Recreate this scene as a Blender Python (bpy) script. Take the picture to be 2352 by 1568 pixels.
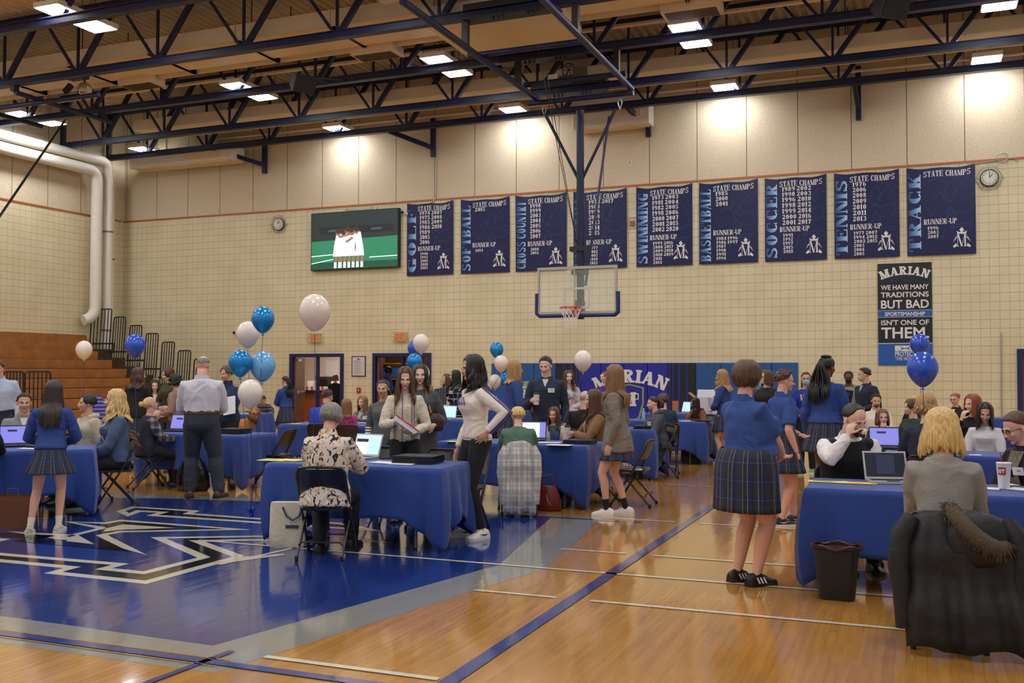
import bpy, bmesh, math, random
import numpy as np
from mathutils import Vector as V, Matrix

for o in list(bpy.data.objects): bpy.data.objects.remove(o)
scene = bpy.context.scene
COL = scene.collection
R = math.radians
rnd = random.Random(7)

# ---------------------------------------------------------------- camera, world, exposure
EYE = V((0.0, 0.0, 1.64))
YAW, PITCH, ROLL, FPX = R(22.046), R(1.747), R(0.064), 2273.6
cam_d = bpy.data.cameras.new('camera')
cam = bpy.data.objects.new('camera', cam_d)
COL.objects.link(cam)
cam.location = EYE
c_f = V((-math.sin(YAW)*math.cos(PITCH), math.cos(YAW)*math.cos(PITCH), math.sin(PITCH)))
c_r = V((math.cos(YAW), math.sin(YAW), 0))
c_u = c_r.cross(c_f)
c_r, c_u = c_r*math.cos(ROLL)+c_u*math.sin(ROLL), c_u*math.cos(ROLL)-c_r*math.sin(ROLL)
cam.rotation_euler = Matrix((c_r, c_u, -c_f)).transposed().to_euler()
cam_d.sensor_width = 36.0
cam_d.lens = 36.0*FPX/2352
cam_d.clip_end = 200
scene.camera = cam

world = bpy.data.worlds.new('ambient_fill')  # even ambient fill, standing in for light from the unbuilt sides of the room
scene.world = world
world.use_nodes = True
world.node_tree.nodes['Background'].inputs[0].default_value = (0.96, 0.97, 1.0, 1)
world.node_tree.nodes['Background'].inputs[1].default_value = 0.36
vs = scene.view_settings
vs.view_transform = 'Standard'
vs.look = 'None'
vs.gamma = 1.0
vs.use_curve_mapping = False
vs.exposure = 0.40
LAMP_POWER = 40.0
cy = scene.cycles
cy.max_bounces = 6
cy.diffuse_bounces = 3
cy.glossy_bounces = 3
cy.transmission_bounces = 4
cy.transparent_max_bounces = 6
cy.caustics_reflective = False
cy.caustics_refractive = False
cy.sample_clamp_indirect = 4.0
cy.use_denoising = True

# ---------------------------------------------------------------- pixel rays of the calibrated view
def ray(px, py): return c_f*FPX + c_r*(px-1176) - c_u*(py-784)
def at_z(px, py, z=0.0):
    d = ray(px, py); return EYE + d*((z-EYE.z)/d.z)
def at_y(px, py, y):
    d = ray(px, py); return EYE + d*(y/d.y)
def at_x(px, py, x):
    d = ray(px, py); return EYE + d*(x/d.x)

# ---------------------------------------------------------------- object helpers
def tag(o, label=None, cat=None, group=None, kind=None):
    if label: o['label'] = label
    if cat: o['category'] = cat
    if group: o['group'] = group
    if kind: o['kind'] = kind
    return o
def thing(name, label, cat, loc=(0, 0, 0), rz=0.0, group=None):
    o = bpy.data.objects.new(name, None)
    COL.objects.link(o)
    o.location = loc
    o.rotation_euler = (0, 0, rz)
    o.empty_display_size = 0.1
    return tag(o, label, cat, group)
def copy_tree(o, parent=None):
    c = o.copy(); COL.objects.link(c)
    if parent is not None: c.parent = parent
    for ch in list(o.children): copy_tree(ch, c)
    return c

class MB:
    """Collects shapes and links them as one mesh object."""
    def __init__(s): s.v = []; s.f = []; s.m = []; s.uv = {}
    def add(s, verts, faces, mi=0):
        b = len(s.v)
        s.v.extend([tuple(p) for p in verts])
        for f in faces:
            s.f.append(tuple(i+b for i in f)); s.m.append(mi)
        return s
    def box(s, c, d, mi=0, rz=0.0, mat=None):
        x, y, z = d[0]/2, d[1]/2, d[2]/2
        P = [V((i*x, j*y, k*z)) for k in (-1, 1) for j in (-1, 1) for i in (-1, 1)]
        if mat is not None: P = [mat @ p for p in P]
        elif rz:
            cs, sn = math.cos(rz), math.sin(rz)
            P = [V((p.x*cs-p.y*sn, p.x*sn+p.y*cs, p.z)) for p in P]
        c = V(c)
        return s.add([p+c for p in P], [(0, 2, 3, 1), (4, 5, 7, 6), (0, 1, 5, 4), (2, 6, 7, 3), (0, 4, 6, 2), (1, 3, 7, 5)], mi)
    def bar(s, a, b, w, h, mi=0, up=(0, 0, 1)):
        """rectangular bar from a to b, w across, h along up"""
        a, b = V(a), V(b); d = (b-a)
        L = d.length
        if L < 1e-6: return s
        d /= L; u = V(up)
        if abs(d.dot(u)) > .98: u = V((0, 1, 0))
        r = d.cross(u).normalized(); u = r.cross(d)
        M = Matrix((r, d, u)).transposed()
        return s.box((a+b)/2, (w, L, h), mi, mat=M)
    def tube(s, pts, rad, seg=10, mi=0, flat=1.0, closed=False, caps=True, nrm=None):
        pts = [V(p) for p in pts]; n = len(pts)
        if not hasattr(rad, '__len__'): rad = [rad]*n
        rings = []
        ref = V(nrm) if nrm is not None else None
        prev = None
        for i, p in enumerate(pts):
            if closed: t = pts[(i+1) % n]-pts[i-1]
            elif i == 0: t = pts[1]-p
            elif i == n-1: t = p-pts[i-1]
            else: t = (pts[i+1]-p).normalized()+(p-pts[i-1]).normalized()
            if t.length < 1e-9: t = V((0, 0, 1))
            t.normalize()
            if prev is None:
                u = ref if ref is not None else (V((0, 0, 1)) if abs(t.z) < .9 else V((0, 1, 0)))
            else: u = prev
            u = u-t*u.dot(t)
            if u.length < 1e-6: u = t.orthogonal()
            u.normalize(); prev = u
            w = t.cross(u)
            rr = rad[i]
            rings.append([p+u*(math.cos(2*math.pi*k/seg)*rr*flat)+w*(math.sin(2*math.pi*k/seg)*rr) for k in range(seg)])
        return s.loft(rings, mi, caps and not closed, closed)
    def loft(s, rings, mi=0, caps=True, closed=False):
        n = len(rings); k = len(rings[0]); F = []
        for i in range(n if closed else n-1):
            j = (i+1) % n
            for a in range(k):
                b = (a+1) % k
                F.append((i*k+a, i*k+b, j*k+b, j*k+a))
        if caps:
            F.append(tuple(range(k-1, -1, -1)))
            F.append(tuple((n-1)*k+a for a in range(k)))
        return s.add([p for r in rings for p in r], F, mi)
    def lathe(s, prof, c=(0, 0, 0), seg=20, mi=0, caps=True):
        c = V(c)
        return s.loft([[c+V((r*math.cos(2*math.pi*k/seg), r*math.sin(2*math.pi*k/seg), z)) for k in range(seg)] for r, z in prof], mi, caps)
    def cyl(s, a, b, r, seg=12, mi=0): return s.tube([a, b], r, seg, mi)
    def ell(s, c, r, M=None, mi=0, nu=14, nv=8):
        c = V(c); P = []; F = []
        for i in range(1, nv):
            t = math.pi*i/nv
            for k in range(nu):
                a = 2*math.pi*k/nu
                P.append(V((r[0]*math.sin(t)*math.cos(a), r[1]*math.sin(t)*math.sin(a), r[2]*math.cos(t))))
        P += [V((0, 0, r[2])), V((0, 0, -r[2]))]
        for i in range(nv-2):
            for k in range(nu):
                F.append((i*nu+k, (i+1)*nu+k, (i+1)*nu+(k+1) % nu, i*nu+(k+1) % nu))
        t, b = len(P)-2, len(P)-1
        for k in range(nu):
            F.append((t, k, (k+1) % nu)); F.append((b, (nv-2)*nu+(k+1) % nu, (nv-2)*nu+k))
        if M is not None: P = [M @ p for p in P]
        return s.add([p+c for p in P], F, mi)
    def poly(s, pts, mi=0, h=0.0):
        """flat polygon (kept planar); h > 0 extrudes along its normal"""
        pts = [V(p) for p in pts]; n = len(pts)
        if not h: return s.add(pts, [tuple(range(n))], mi)
        nn = V((0, 0, 0))
        for i in range(n): nn += pts[i].cross(pts[(i+1) % n])
        nn.normalize()
        q = [p+nn*h for p in pts]
        return s.add(pts+q, [tuple(range(n-1, -1, -1)), tuple(range(n, 2*n))]+[(i, (i+1) % n, n+(i+1) % n, n+i) for i in range(n)], mi)
    def build(s, name, mats, parent=None, loc=None, rz=0.0, smooth=True, sharp=38):
        me = bpy.data.meshes.new(name)
        me.from_pydata(s.v, [], s.f)
        if not isinstance(mats, (list, tuple)): mats = [mats]
        for m in mats: me.materials.append(m)
        if any(s.m): me.polygons.foreach_set('material_index', s.m)
        if smooth:
            me.polygons.foreach_set('use_smooth', [True]*len(me.polygons))
            me.set_sharp_from_angle(angle=R(sharp))
        me.update()
        o = bpy.data.objects.new(name, me)
        COL.objects.link(o)
        if parent is not None: o.parent = parent
        if loc is not None: o.location = loc
        if rz: o.rotation_euler = (0, 0, rz)
        return o

# ---------------------------------------------------------------- materials
def lin(c):
    def f(u):
        u /= 255.0
        return u/12.92 if u <= .04045 else ((u+.055)/1.055)**2.4
    return (f(c[0]), f(c[1]), f(c[2]), 1.0)
MATS = {}
def nodes_of(m): return m.node_tree.nodes, m.node_tree.links
def mat(name, rgb, rough=.6, metal=0.0, bump=0.0, bscale=60.0, coat=0.0, emit=0.0, spec=.5, vary=0.0, vscale=6.0, sheen=0.0, alpha=1.0, trans=0.0):
    if name in MATS: return MATS[name]
    m = bpy.data.materials.new(name); m.use_nodes = True
    nt, lk = nodes_of(m); b = nt['Principled BSDF']
    c = lin(rgb)
    b.inputs['Base Color'].default_value = c
    b.inputs['Roughness'].default_value = rough
    b.inputs['Metallic'].default_value = metal
    b.inputs['Specular IOR Level'].default_value = spec
    if coat: b.inputs['Coat Weight'].default_value = coat; b.inputs['Coat Roughness'].default_value = .08
    if sheen: b.inputs['Sheen Weight'].default_value = sheen
    if trans: b.inputs['Transmission Weight'].default_value = trans
    if alpha < 1: b.inputs['Alpha'].default_value = alpha
    if emit:
        b.inputs['Emission Color'].default_value = c; b.inputs['Emission Strength'].default_value = emit
    if bump or vary:
        tc = nt.new('ShaderNodeTexCoord')
    if bump:
        n = nt.new('ShaderNodeTexNoise'); n.inputs['Scale'].default_value = bscale; n.inputs['Detail'].default_value = 3
        bp = nt.new('ShaderNodeBump'); bp.inputs['Strength'].default_value = bump; bp.inputs['Distance'].default_value = .02
        lk.new(tc.outputs['Object'], n.inputs['Vector']); lk.new(n.outputs['Fac'], bp.inputs['Height']); lk.new(bp.outputs['Normal'], b.inputs['Normal'])
    if vary:
        n = nt.new('ShaderNodeTexNoise'); n.inputs['Scale'].default_value = vscale; n.inputs['Detail'].default_value = 4
        r = nt.new('ShaderNodeMapRange'); r.inputs[1].default_value = .3; r.inputs[2].default_value = .7
        r.inputs[3].default_value = 1-vary; r.inputs[4].default_value = 1+vary
        mx = nt.new('ShaderNodeMix'); mx.data_type = 'RGBA'; mx.blend_type = 'MULTIPLY'; mx.inputs[0].default_value = 1
        mx.inputs[6].default_value = c
        lk.new(tc.outputs['Object'], n.inputs['Vector']); lk.new(n.outputs['Fac'], r.inputs[0]); lk.new(r.outputs[0], mx.inputs[7]); lk.new(mx.outputs[2], b.inputs['Base Color'])
    MATS[name] = m
    return m
def ramp(nt, stops, const=False):
    r = nt.new('ShaderNodeValToRGB'); e = r.color_ramp
    if const: e.interpolation = 'CONSTANT'
    while len(e.elements) < len(stops): e.elements.new(.5)
    for q, (p, c) in zip(e.elements, stops): q.position = p; q.color = c
    return r
def math_n(nt, lk, op, a, b=None, c=None):
    n = nt.new('ShaderNodeMath'); n.operation = op
    for i, x in enumerate((a, b, c)):
        if x is None: continue
        if isinstance(x, (int, float)): n.inputs[i].default_value = x
        else: lk.new(x, n.inputs[i])
    return n.outputs[0]
def mixc(nt, lk, f, a, b, mode='MIX'):
    n = nt.new('ShaderNodeMix'); n.data_type = 'RGBA'; n.blend_type = mode
    for i, x in ((0, f), (6, a), (7, b)):
        if isinstance(x, (int, float)) or isinstance(x, tuple): n.inputs[i].default_value = x
        else: lk.new(x, n.inputs[i])
    return n.outputs[2]
def xyz(nt, lk, kind='Object'):
    tc = nt.new('ShaderNodeTexCoord'); sp = nt.new('ShaderNodeSeparateXYZ')
    lk.new(tc.outputs[kind], sp.inputs[0]); return tc.outputs[kind], sp.outputs
# ================================================================ large structure
YB, XL, ZTRIM, ZDECK = 25.15, -23.9, 6.50, 10.05
T8 = 0.2032

def grid_mat(name, axis, off):
    m = bpy.data.materials.new(name); m.use_nodes = True
    nt, lk = nodes_of(m); b = nt['Principled BSDF']
    vec, o = xyz(nt, lk)
    u = math_n(nt, lk, 'FRACT', math_n(nt, lk, 'MULTIPLY_ADD', o[axis], 1/T8, off))
    v = math_n(nt, lk, 'FRACT', math_n(nt, lk, 'MULTIPLY', o[2], 1/T8))
    ju = math_n(nt, lk, 'LESS_THAN', u, .048)
    jv = math_n(nt, lk, 'LESS_THAN', v, .055)
    j = math_n(nt, lk, 'MAXIMUM', math_n(nt, lk, 'MULTIPLY', ju, .8), jv)
    n = nt.new('ShaderNodeTexNoise'); n.inputs['Scale'].default_value = 1.3; n.inputs['Detail'].default_value = 3
    lk.new(vec, n.inputs['Vector'])
    r = ramp(nt, [(.3, lin((216, 203, 163))), (.7, lin((228, 216, 180)))])
    lk.new(n.outputs['Fac'], r.inputs[0])
    lk.new(mixc(nt, lk, j, r.outputs[0], lin((176, 161, 112))), b.inputs['Base Color'])
    bp = nt.new('ShaderNodeBump'); bp.inputs['Strength'].default_value = .4; bp.inputs['Distance'].default_value = .006; bp.invert = True
    lk.new(j, bp.inputs['Height']); lk.new(bp.outputs[0], b.inputs['Normal'])
    b.inputs['Roughness'].default_value = .45
    return m
X0 = at_y(1497.5, 750, YB).x
M_tileB = grid_mat('glazed_block_back', 0, -X0/T8+.03)
M_tileL = grid_mat('glazed_block_side', 1, 0.3)

def panel_mat(name, axis, x0, pitch):
    m = bpy.data.materials.new(name); m.use_nodes = True
    nt, lk = nodes_of(m); b = nt['Principled BSDF']
    vec, o = xyz(nt, lk)
    u = math_n(nt, lk, 'FRACT', math_n(nt, lk, 'MULTIPLY_ADD', o[axis], 1/pitch, -x0/pitch+.008))
    j = math_n(nt, lk, 'LESS_THAN', u, .016)
    n = nt.new('ShaderNodeTexNoise'); n.inputs['Scale'].default_value = 34; n.inputs['Detail'].default_value = 5
    lk.new(vec, n.inputs['Vector'])
    r = ramp(nt, [(.3, lin((200, 183, 152))), (.7, lin((224, 208, 178)))])
    lk.new(n.outputs['Fac'], r.inputs[0])
    lk.new(mixc(nt, lk, j, r.outputs[0], lin((112, 96, 72))), b.inputs['Base Color'])
    bp = nt.new('ShaderNodeBump'); bp.inputs['Strength'].default_value = .25; bp.inputs['Distance'].default_value = .01
    lk.new(n.outputs['Fac'], bp.inputs['Height']); lk.new(bp.outputs[0], b.inputs['Normal'])
    b.inputs['Roughness'].default_value = .9
    return m
M_panB = panel_mat('acoustic_panel_back', 0, -22.55, 1.2485)
M_panL = panel_mat('acoustic_panel_side', 1, 20.79, 1.27)

# ---- floor: boards plus painted court in one mesh
def floor_paint(name, rgb=None):
    m = bpy.data.materials.new(name); m.use_nodes = True
    nt, lk = nodes_of(m); b = nt['Principled BSDF']
    vec, o = xyz(nt, lk)
    mp = nt.new('ShaderNodeMapping'); mp.inputs['Rotation'].default_value = (0, 0, R(90)); lk.new(vec, mp.inputs[0])
    br = nt.new('ShaderNodeTexBrick'); lk.new(mp.outputs[0], br.inputs['Vector'])
    br.inputs['Scale'].default_value = 1.0; br.inputs['Brick Width'].default_value = 1.1; br.inputs['Row Height'].default_value = .057
    br.inputs['Mortar Size'].default_value = .0008; br.inputs['Mortar Smooth'].default_value = .3; br.offset = .37
    ns = nt.new('ShaderNodeTexNoise'); ns.inputs['Scale'].default_value = 3.0; ns.inputs['Detail'].default_value = 5
    ms = nt.new('ShaderNodeMapping'); ms.inputs['Scale'].default_value = (9, .6, 1); lk.new(vec, ms.inputs[0]); lk.new(ms.outputs[0], ns.inputs['Vector'])
    if rgb is None:
        br.inputs['Color1'].default_value = lin((196, 143, 70)); br.inputs['Color2'].default_value = lin((186, 132, 60)); br.inputs['Mortar'].default_value = lin((168, 116, 52))
        r = ramp(nt, [(.3, (.86, .84, .81, 1)), (.7, (1.06, 1.06, 1.05, 1))]); lk.new(ns.outputs['Fac'], r.inputs[0])
        lk.new(mixc(nt, lk, 1.0, br.outputs[0], r.outputs[0], 'MULTIPLY'), b.inputs['Base Color'])
    else:
        c = lin(rgb); d = tuple(x*.93 for x in c[:3])+(1,)
        br.inputs['Color1'].default_value = c; br.inputs['Color2'].default_value = d; br.inputs['Mortar'].default_value = d
        lk.new(br.outputs[0], b.inputs['Base Color'])
    # each board is set a hair out of level, so reflections break into upright streaks
    nz = nt.new('ShaderNodeTexNoise'); nz.inputs['Scale'].default_value = 1.0; nz.inputs['Detail'].default_value = 2
    m2 = nt.new('ShaderNodeMapping'); m2.inputs['Scale'].default_value = (7, 1.2, 1); lk.new(vec, m2.inputs[0]); lk.new(m2.outputs[0], nz.inputs['Vector'])
    bp = nt.new('ShaderNodeBump'); bp.inputs['Strength'].default_value = .16; bp.inputs['Distance'].default_value = .012
    lk.new(nz.outputs['Fac'], bp.inputs['Height']); lk.new(bp.outputs[0], b.inputs['Normal'])
    b.inputs['Roughness'].default_value = .12
    b.inputs['Specular IOR Level'].default_value = .6
    b.inputs['Coat Weight'].default_value = .6; b.inputs['Coat Roughness'].default_value = .085; b.inputs['Coat IOR'].default_value = 1.65; lk.new(bp.outputs[0], b.inputs['Coat Normal'])
    return m
FL = [floor_paint('maple_boards'), floor_paint('court_blue', (34, 58, 128)), floor_paint('court_grey', (150, 150, 142)),
      floor_paint('court_white', (232, 226, 204)), floor_paint('court_black', (14, 14, 20)), floor_paint('court_line_blue', (42, 64, 136)), floor_paint('court_gold', (196, 128, 50))]
fm = MB()
fm.poly([(-26, -4, 0), (14, -4, 0), (14, 32, 0), (-26, 32, 0)], 0)
def paint(pts, mi, lay): fm.poly([(p[0], p[1], .0008*lay) for p in pts], mi)
CYL = 7.81
near_g = [(-2.86, CYL), (-3.54, 4.43), (-5.14, 4.43), (-11.9, 4.75), (-12.8, CYL)]
far_g = [(-12.2, 9.8), (-9.6, 10.45), (-8.12, 10.73), (-5.5, 10.82), (-3.26, 10.76)]
paint((near_g+far_g)[::-1], 2, 1)
near_b = [(-3.28, CYL), (-3.90, 4.87), (-5.73, 4.92), (-11.6, 5.2), (-12.3, CYL)]
far_b = [(-11.8, 9.45), (-9.39, 10.08), (-8.76, 10.27), (-7.8, 10.41), (-5.6, 10.5), (-3.80, 10.58)]
paint((near_b+far_b)[::-1], 1, 2)
def fpx(L, z=(0, 1080, 3.675)): return [at_z(z[0]+x/z[2], z[1]+y/z[2]).to_2d() for x, y in L]
def offset(poly, w):
    n = len(poly); out = []
    a = sum(poly[i].x*poly[(i+1) % n].y-poly[(i+1) % n].x*poly[i].y for i in range(n))
    s = 1 if a > 0 else -1
    for i in range(n):
        p, c, q = poly[i-1], poly[i], poly[(i+1) % n]
        d1 = (c-p).normalized(); d2 = (q-c).normalized()
        n1 = V((d1.y, -d1.x))*s; n2 = V((d2.y, -d2.x))*s
        bis = n1+n2
        k = bis.length_squared/2
        out.append(c+bis*(w/max(k, .18)))
    return out
def tess(pts, mi, lay):
    from mathutils.geometry import tessellate_polygon
    P = [V((p[0], p[1], .0008*lay)) for p in pts]
    T = tessellate_polygon([P])
    fm.add(P, [t if (P[t[1]]-P[t[0]]).cross(P[t[2]]-P[t[0]]).z > 0 else t[::-1] for t in T], mi)
K1 = [(-300, 690), (0, 720), (940, 800), (795, 838), (1220, 880), (1780, 735), (1405, 577), (2125, 566), (2800, 560), (3150, 600), (2700, 585), (2125, 580), (1590, 592), (1960, 730), (1225, 930), (525, 858), (690, 815), (0, 750), (-300, 722)]
K2 = [(-300, 515), (0, 528), (480, 552), (318, 586), (800, 627), (657, 550), (900, 490), (880, 478), (620, 440), (890, 455), (1020, 432), (1915, 497), (1000, 512), (805, 549), (1090, 687), (105, 598), (225, 572), (0, 556), (-300, 540)]
K3 = [(1060, 345), (1140, 318), (1600, 348), (1535, 370), (2125, 413), (2850, 455), (3100, 500), (2700, 470), (2125, 430), (1335, 377), (1430, 352), (1150, 337), (1090, 362)]
for i, k in enumerate((K1, K2, K3)):
    k = fpx(k)
    tess(offset(k, .10), 3, 3+i*.4); tess(k, 4, 5)
tess(fpx([(900, 490), (1040, 458), (1480, 487), (1010, 505), (870, 520)]), 3, 5.5)
tess(fpx([(657, 548), (800, 627), (560, 600), (590, 565)]), 3, 5.5)
tess(fpx([(2090, 728), (2400, 706), (2400, 716), (1800, 800), (1760, 800)]), 3, 4.6)
def line(x0, y0, x1, y1, w, mi, lay=6):
    a, b = V((x0, y0)), V((x1, y1)); d = (b-a).normalized(); n = V((-d.y, d.x))*w/2
    paint([a-n, b-n, b+n, a+n], mi, lay)
line(-2.29, 2.5, -2.29, 12.6, .10, 5)
line(-3.3, CYL, 9, CYL, .05, 3)
line(-6.3, CYL, -3.3, CYL, .05, 3, 5.8)
for y, xa in ((8.71, -3.04), (6.83, -3.07), (10.74, -3.25)):
    line(xa, y, -2.42, y, .05, 3); line(-2.16, y, 9, y, .05, 3)
line(-3.47, 4.79, -2.36, 4.79, .05, 3)
line(-2.1, 4.79, 9, 4.79, .05, 3)
line(-9, 4.585, 9, 4.585, .075, 5, 7); line(-9, 4.645, -3.6, 4.645, .014, 6, 7); line(-9, 4.525, -3.6, 4.525, .014, 6, 7)
a, b = at_z(330, 1572), at_z(533, 1496); line(a.x, a.y, b.x, b.y, .05, 5, 7)
line(-5.47, 6.90, -5.27, 8.32, .05, 3, 5.8)
a, b = at_z(1150, 1181), at_z(1560, 1189); line(a.x, a.y, b.x-.3, a.y, .05, 5, 7)
line(-3.8, 14.3, -0.4, 14.0, .05, 3); line(-0.4, 14.0, 6, 15.6, .05, 3)
for i in range(20):
    t0, t1 = 2*math.pi*i/20, 2*math.pi*(i+1)/20
    c = V((-4.3, 19.6))
    paint([c+V((math.cos(t0), math.sin(t0)))*.55, c+V((math.cos(t1), math.sin(t1)))*.55, c+V((math.cos(t1), math.sin(t1)))*.42, c+V((math.cos(t0), math.sin(t0)))*.42][::1], 3, 6)
fl_o = fm.build('floor', FL, smooth=False)
tag(fl_o, kind='structure')
# ---- walls
DOORS = [(-17.39, -15.52), (-14.53, -12.65), (2.19, 4.05)]
DH = 2.17
w = MB(); x = XL-.3
for a, b in DOORS+[(12, 12)]:
    w.box(((x+a)/2, YB+.12, DH/2), (a-x, .24, DH), 0); x = b
w.box(((XL-.3+12)/2, YB+.12, (DH+ZTRIM)/2), (12-XL+.3, .24, ZTRIM-DH), 0)
w.box(((XL-.3+12)/2, YB+.12, (ZTRIM+10.3)/2), (12-XL+.3, .24, 10.3-ZTRIM), 1)
tag(w.build('wall_back', [M_tileB, M_panB], smooth=False), kind='structure')
w = MB()
w.box((XL-.12, 9, ZTRIM/2), (.24, 33, ZTRIM), 0)
w.box((XL-.12, 9, (ZTRIM+10.3)/2), (.24, 33, 10.3-ZTRIM), 1)
tag(w.build('wall_left', [M_tileL, M_panL], smooth=False), kind='structure')
M_trim = mat('orange_trim', (176, 98, 46), .5)
tag(MB().box(((XL+12)/2, YB-.012, ZTRIM+.02), (12-XL, .024, .05)).build('trim_1', M_trim), kind='structure')
tag(MB().box((XL+.012, 9, ZTRIM+.02), (.024, 32, .05)).build('trim_2', M_trim), kind='structure')
M_base = mat('rubber_base', (38, 40, 48), .5)
bb = MB(); x = XL
for a, b in DOORS+[(12, 12)]: bb.box(((x+a)/2, YB-.006, .06), (a-x, .012, .12)); x = b
tag(bb.build('baseboard_back', M_base), kind='structure')
# ---- corrugated roof deck, ribs running away from the court
M_deck = mat('painted_deck', (234, 214, 176), .7, vary=.05, vscale=2)
prof = []; x = XL-.3; p = .22
while x < 12.5:
    prof += [(x, 0), (x+.07, 0), (x+.11, .075), (x+.18, .075)]; x += p
cd = MB(); P = [(a, -4, ZDECK+b) for a, b in prof]+[(a, YB+.2, ZDECK+b) for a, b in prof]; n = len(prof)
cd.add(P, [(i+1, i, n+i, n+i+1) for i in range(n-1)])
tag(cd.build('ceiling', M_deck, smooth=False), kind='structure')

# ---- rooms behind the doorways
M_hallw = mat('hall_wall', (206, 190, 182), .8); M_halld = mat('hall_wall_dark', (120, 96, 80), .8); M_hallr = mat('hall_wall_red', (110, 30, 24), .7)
M_hallc = mat('hall_ceiling', (225, 220, 210), .8)
Y0, Y1 = YB+.24, YB+4.5
def hall(i, m, xa, xb, bars, cx0, cx1):
    h = MB(); h.box(((xa+xb)/2, Y1+.05, 1.4), (xb-xa, .1, 2.8))
    for a, b in bars: h.bar((a[0], a[1], 1.4), (b[0], b[1], 1.4), .05, 2.8)
    tag(h.build('wall_hall_%d' % i, m, smooth=False), kind='structure')
    tag(MB().box(((cx0+cx1)/2, (Y0+Y1)/2, 2.85), (cx1-cx0, Y1-Y0, .1)).build('ceiling_hall_%d' % i, M_hallc), kind='structure')
hall(1, M_hallw, -21.6, -17.70, [((-21.6, Y0), (-21.6, Y1)), ((-15.08, Y0), (-17.68, Y1))], -21.6, -16.4)
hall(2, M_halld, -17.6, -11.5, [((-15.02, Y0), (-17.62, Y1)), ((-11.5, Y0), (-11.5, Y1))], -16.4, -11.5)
hall(3, M_hallr, 1.4, 6.5, [((1.4, Y0), (1.4, Y1)), ((6.5, Y0), (6.5, Y1))], 1.4, 6.5)
M_navy = mat('navy_door_paint', (22, 30, 84), .4); M_wood = mat('door_wood', (112, 66, 36), .45, vary=.15, vscale=9); M_chrome = mat('satin_steel', (170, 172, 175), .3, 1.0)
for i, (a, b) in enumerate(DOORS):
    d = thing('door_%d' % (i+1), None, None, ((a+b)/2, YB, 0)); d['kind'] = 'structure'
    hw = (b-a)/2; f = MB(); fw = .10
    f.box((-hw+fw/2, .06, DH/2), (fw, .24, DH)); f.box((hw-fw/2, .06, DH/2), (fw, .24, DH)); f.box((0, .06, DH-fw/2), (2*hw-2*fw, .24, fw))
    f.build('door_frame', M_navy, d)
    MB().box((.0, .06, (DH-fw)/2), (.06, .12, DH-fw)).build('mullion', M_navy, d)
    lf = MB().box((0, .43, 1.03), (.05, .86, 2.06)).build('door_leaf', M_wood, d, loc=(-hw+fw+.03, .06, 0), rz=R(16 if i == 0 else 22))
    hb = MB(); hb.box((.05, .45, 1.02), (.05, .62, .05)); hb.box((.05, .12, 1.02), (.07, .08, .1)); hb.build('push_bar', M_chrome, lf)
    if i == 0: MB().box((.06, .2, 1.98), (.06, .24, .07)).build('door_closer', M_chrome, lf)
    if i == 1: MB().box((0, .43, 1.03), (.05, .86, 2.06)).build('door_leaf', M_wood, d, loc=(hw-fw-.03, .06, 0), rz=R(30))
def hall_fill_lamp(x, y, w, d, e, lab):  # unseen lamps added to brighten the rooms behind the doorways
    t = thing('hall_fill_light', lab, 'ceiling light', (x, y, 2.78))
    MB().box((0, 0, 0), (w+.06, d+.06, .04)).build('frame', M_hallc, t)
    MB().box((0, 0, -.025), (w, d, .01)).build('diffuser', mat('hall_fill_glow', (255, 244, 225), .5, emit=e), t)
hall_fill_lamp(-17.8, 27.6, 1.2, .6, 26, 'added unseen lamp lighting the room with the counter behind the doorway')
hall_fill_lamp(-14.6, 27.2, .6, .6, 14, 'added unseen lamp lighting the hall behind the balloon doorway')
hall_fill_lamp(3.3, 27.0, .6, .3, 20, 'added unseen lamp lighting the red hall beyond the far doorway')
# ================================================================ roof trusses, lamps, ducts, hung equipment
M_steel = mat('navy_steel', (20, 26, 60), .45, spec=.4)
M_black = mat('black_steel', (20, 20, 24), .5)
M_duct = mat('painted_duct', (226, 208, 174), .6, vary=.04, vscale=1.5)
M_white = mat('painted_white', (232, 226, 212), .5)
ZC = 8.44
NODE0, NP = -3.84-2.29*9, 2.29
TRUSS_Y = [14.3, 17.02, 19.72, 22.42, 24.25]
TL = ['highest in view, crossing the top edge by the corner lamps', 'running in front of the long oval duct', 'with lamp pairs and a loudspeaker just behind it',
      'running in front of the long box duct', 'beside the banner wall, level with the wall brackets']
zt = ZC+1.4
brace_v = MB().bar((0, 0, 0), (0, 0, 1.4), .05, .05)
brace_l = MB().bar((-.06, 0, 0), (-NP/2+.05, 0, 1.4), .055, .055, up=(0, 1, 0))
brace_r = MB().bar((.06, 0, 0), (NP/2-.05, 0, 1.4), .10, .10, up=(0, 1, 0))
protos = None
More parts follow.
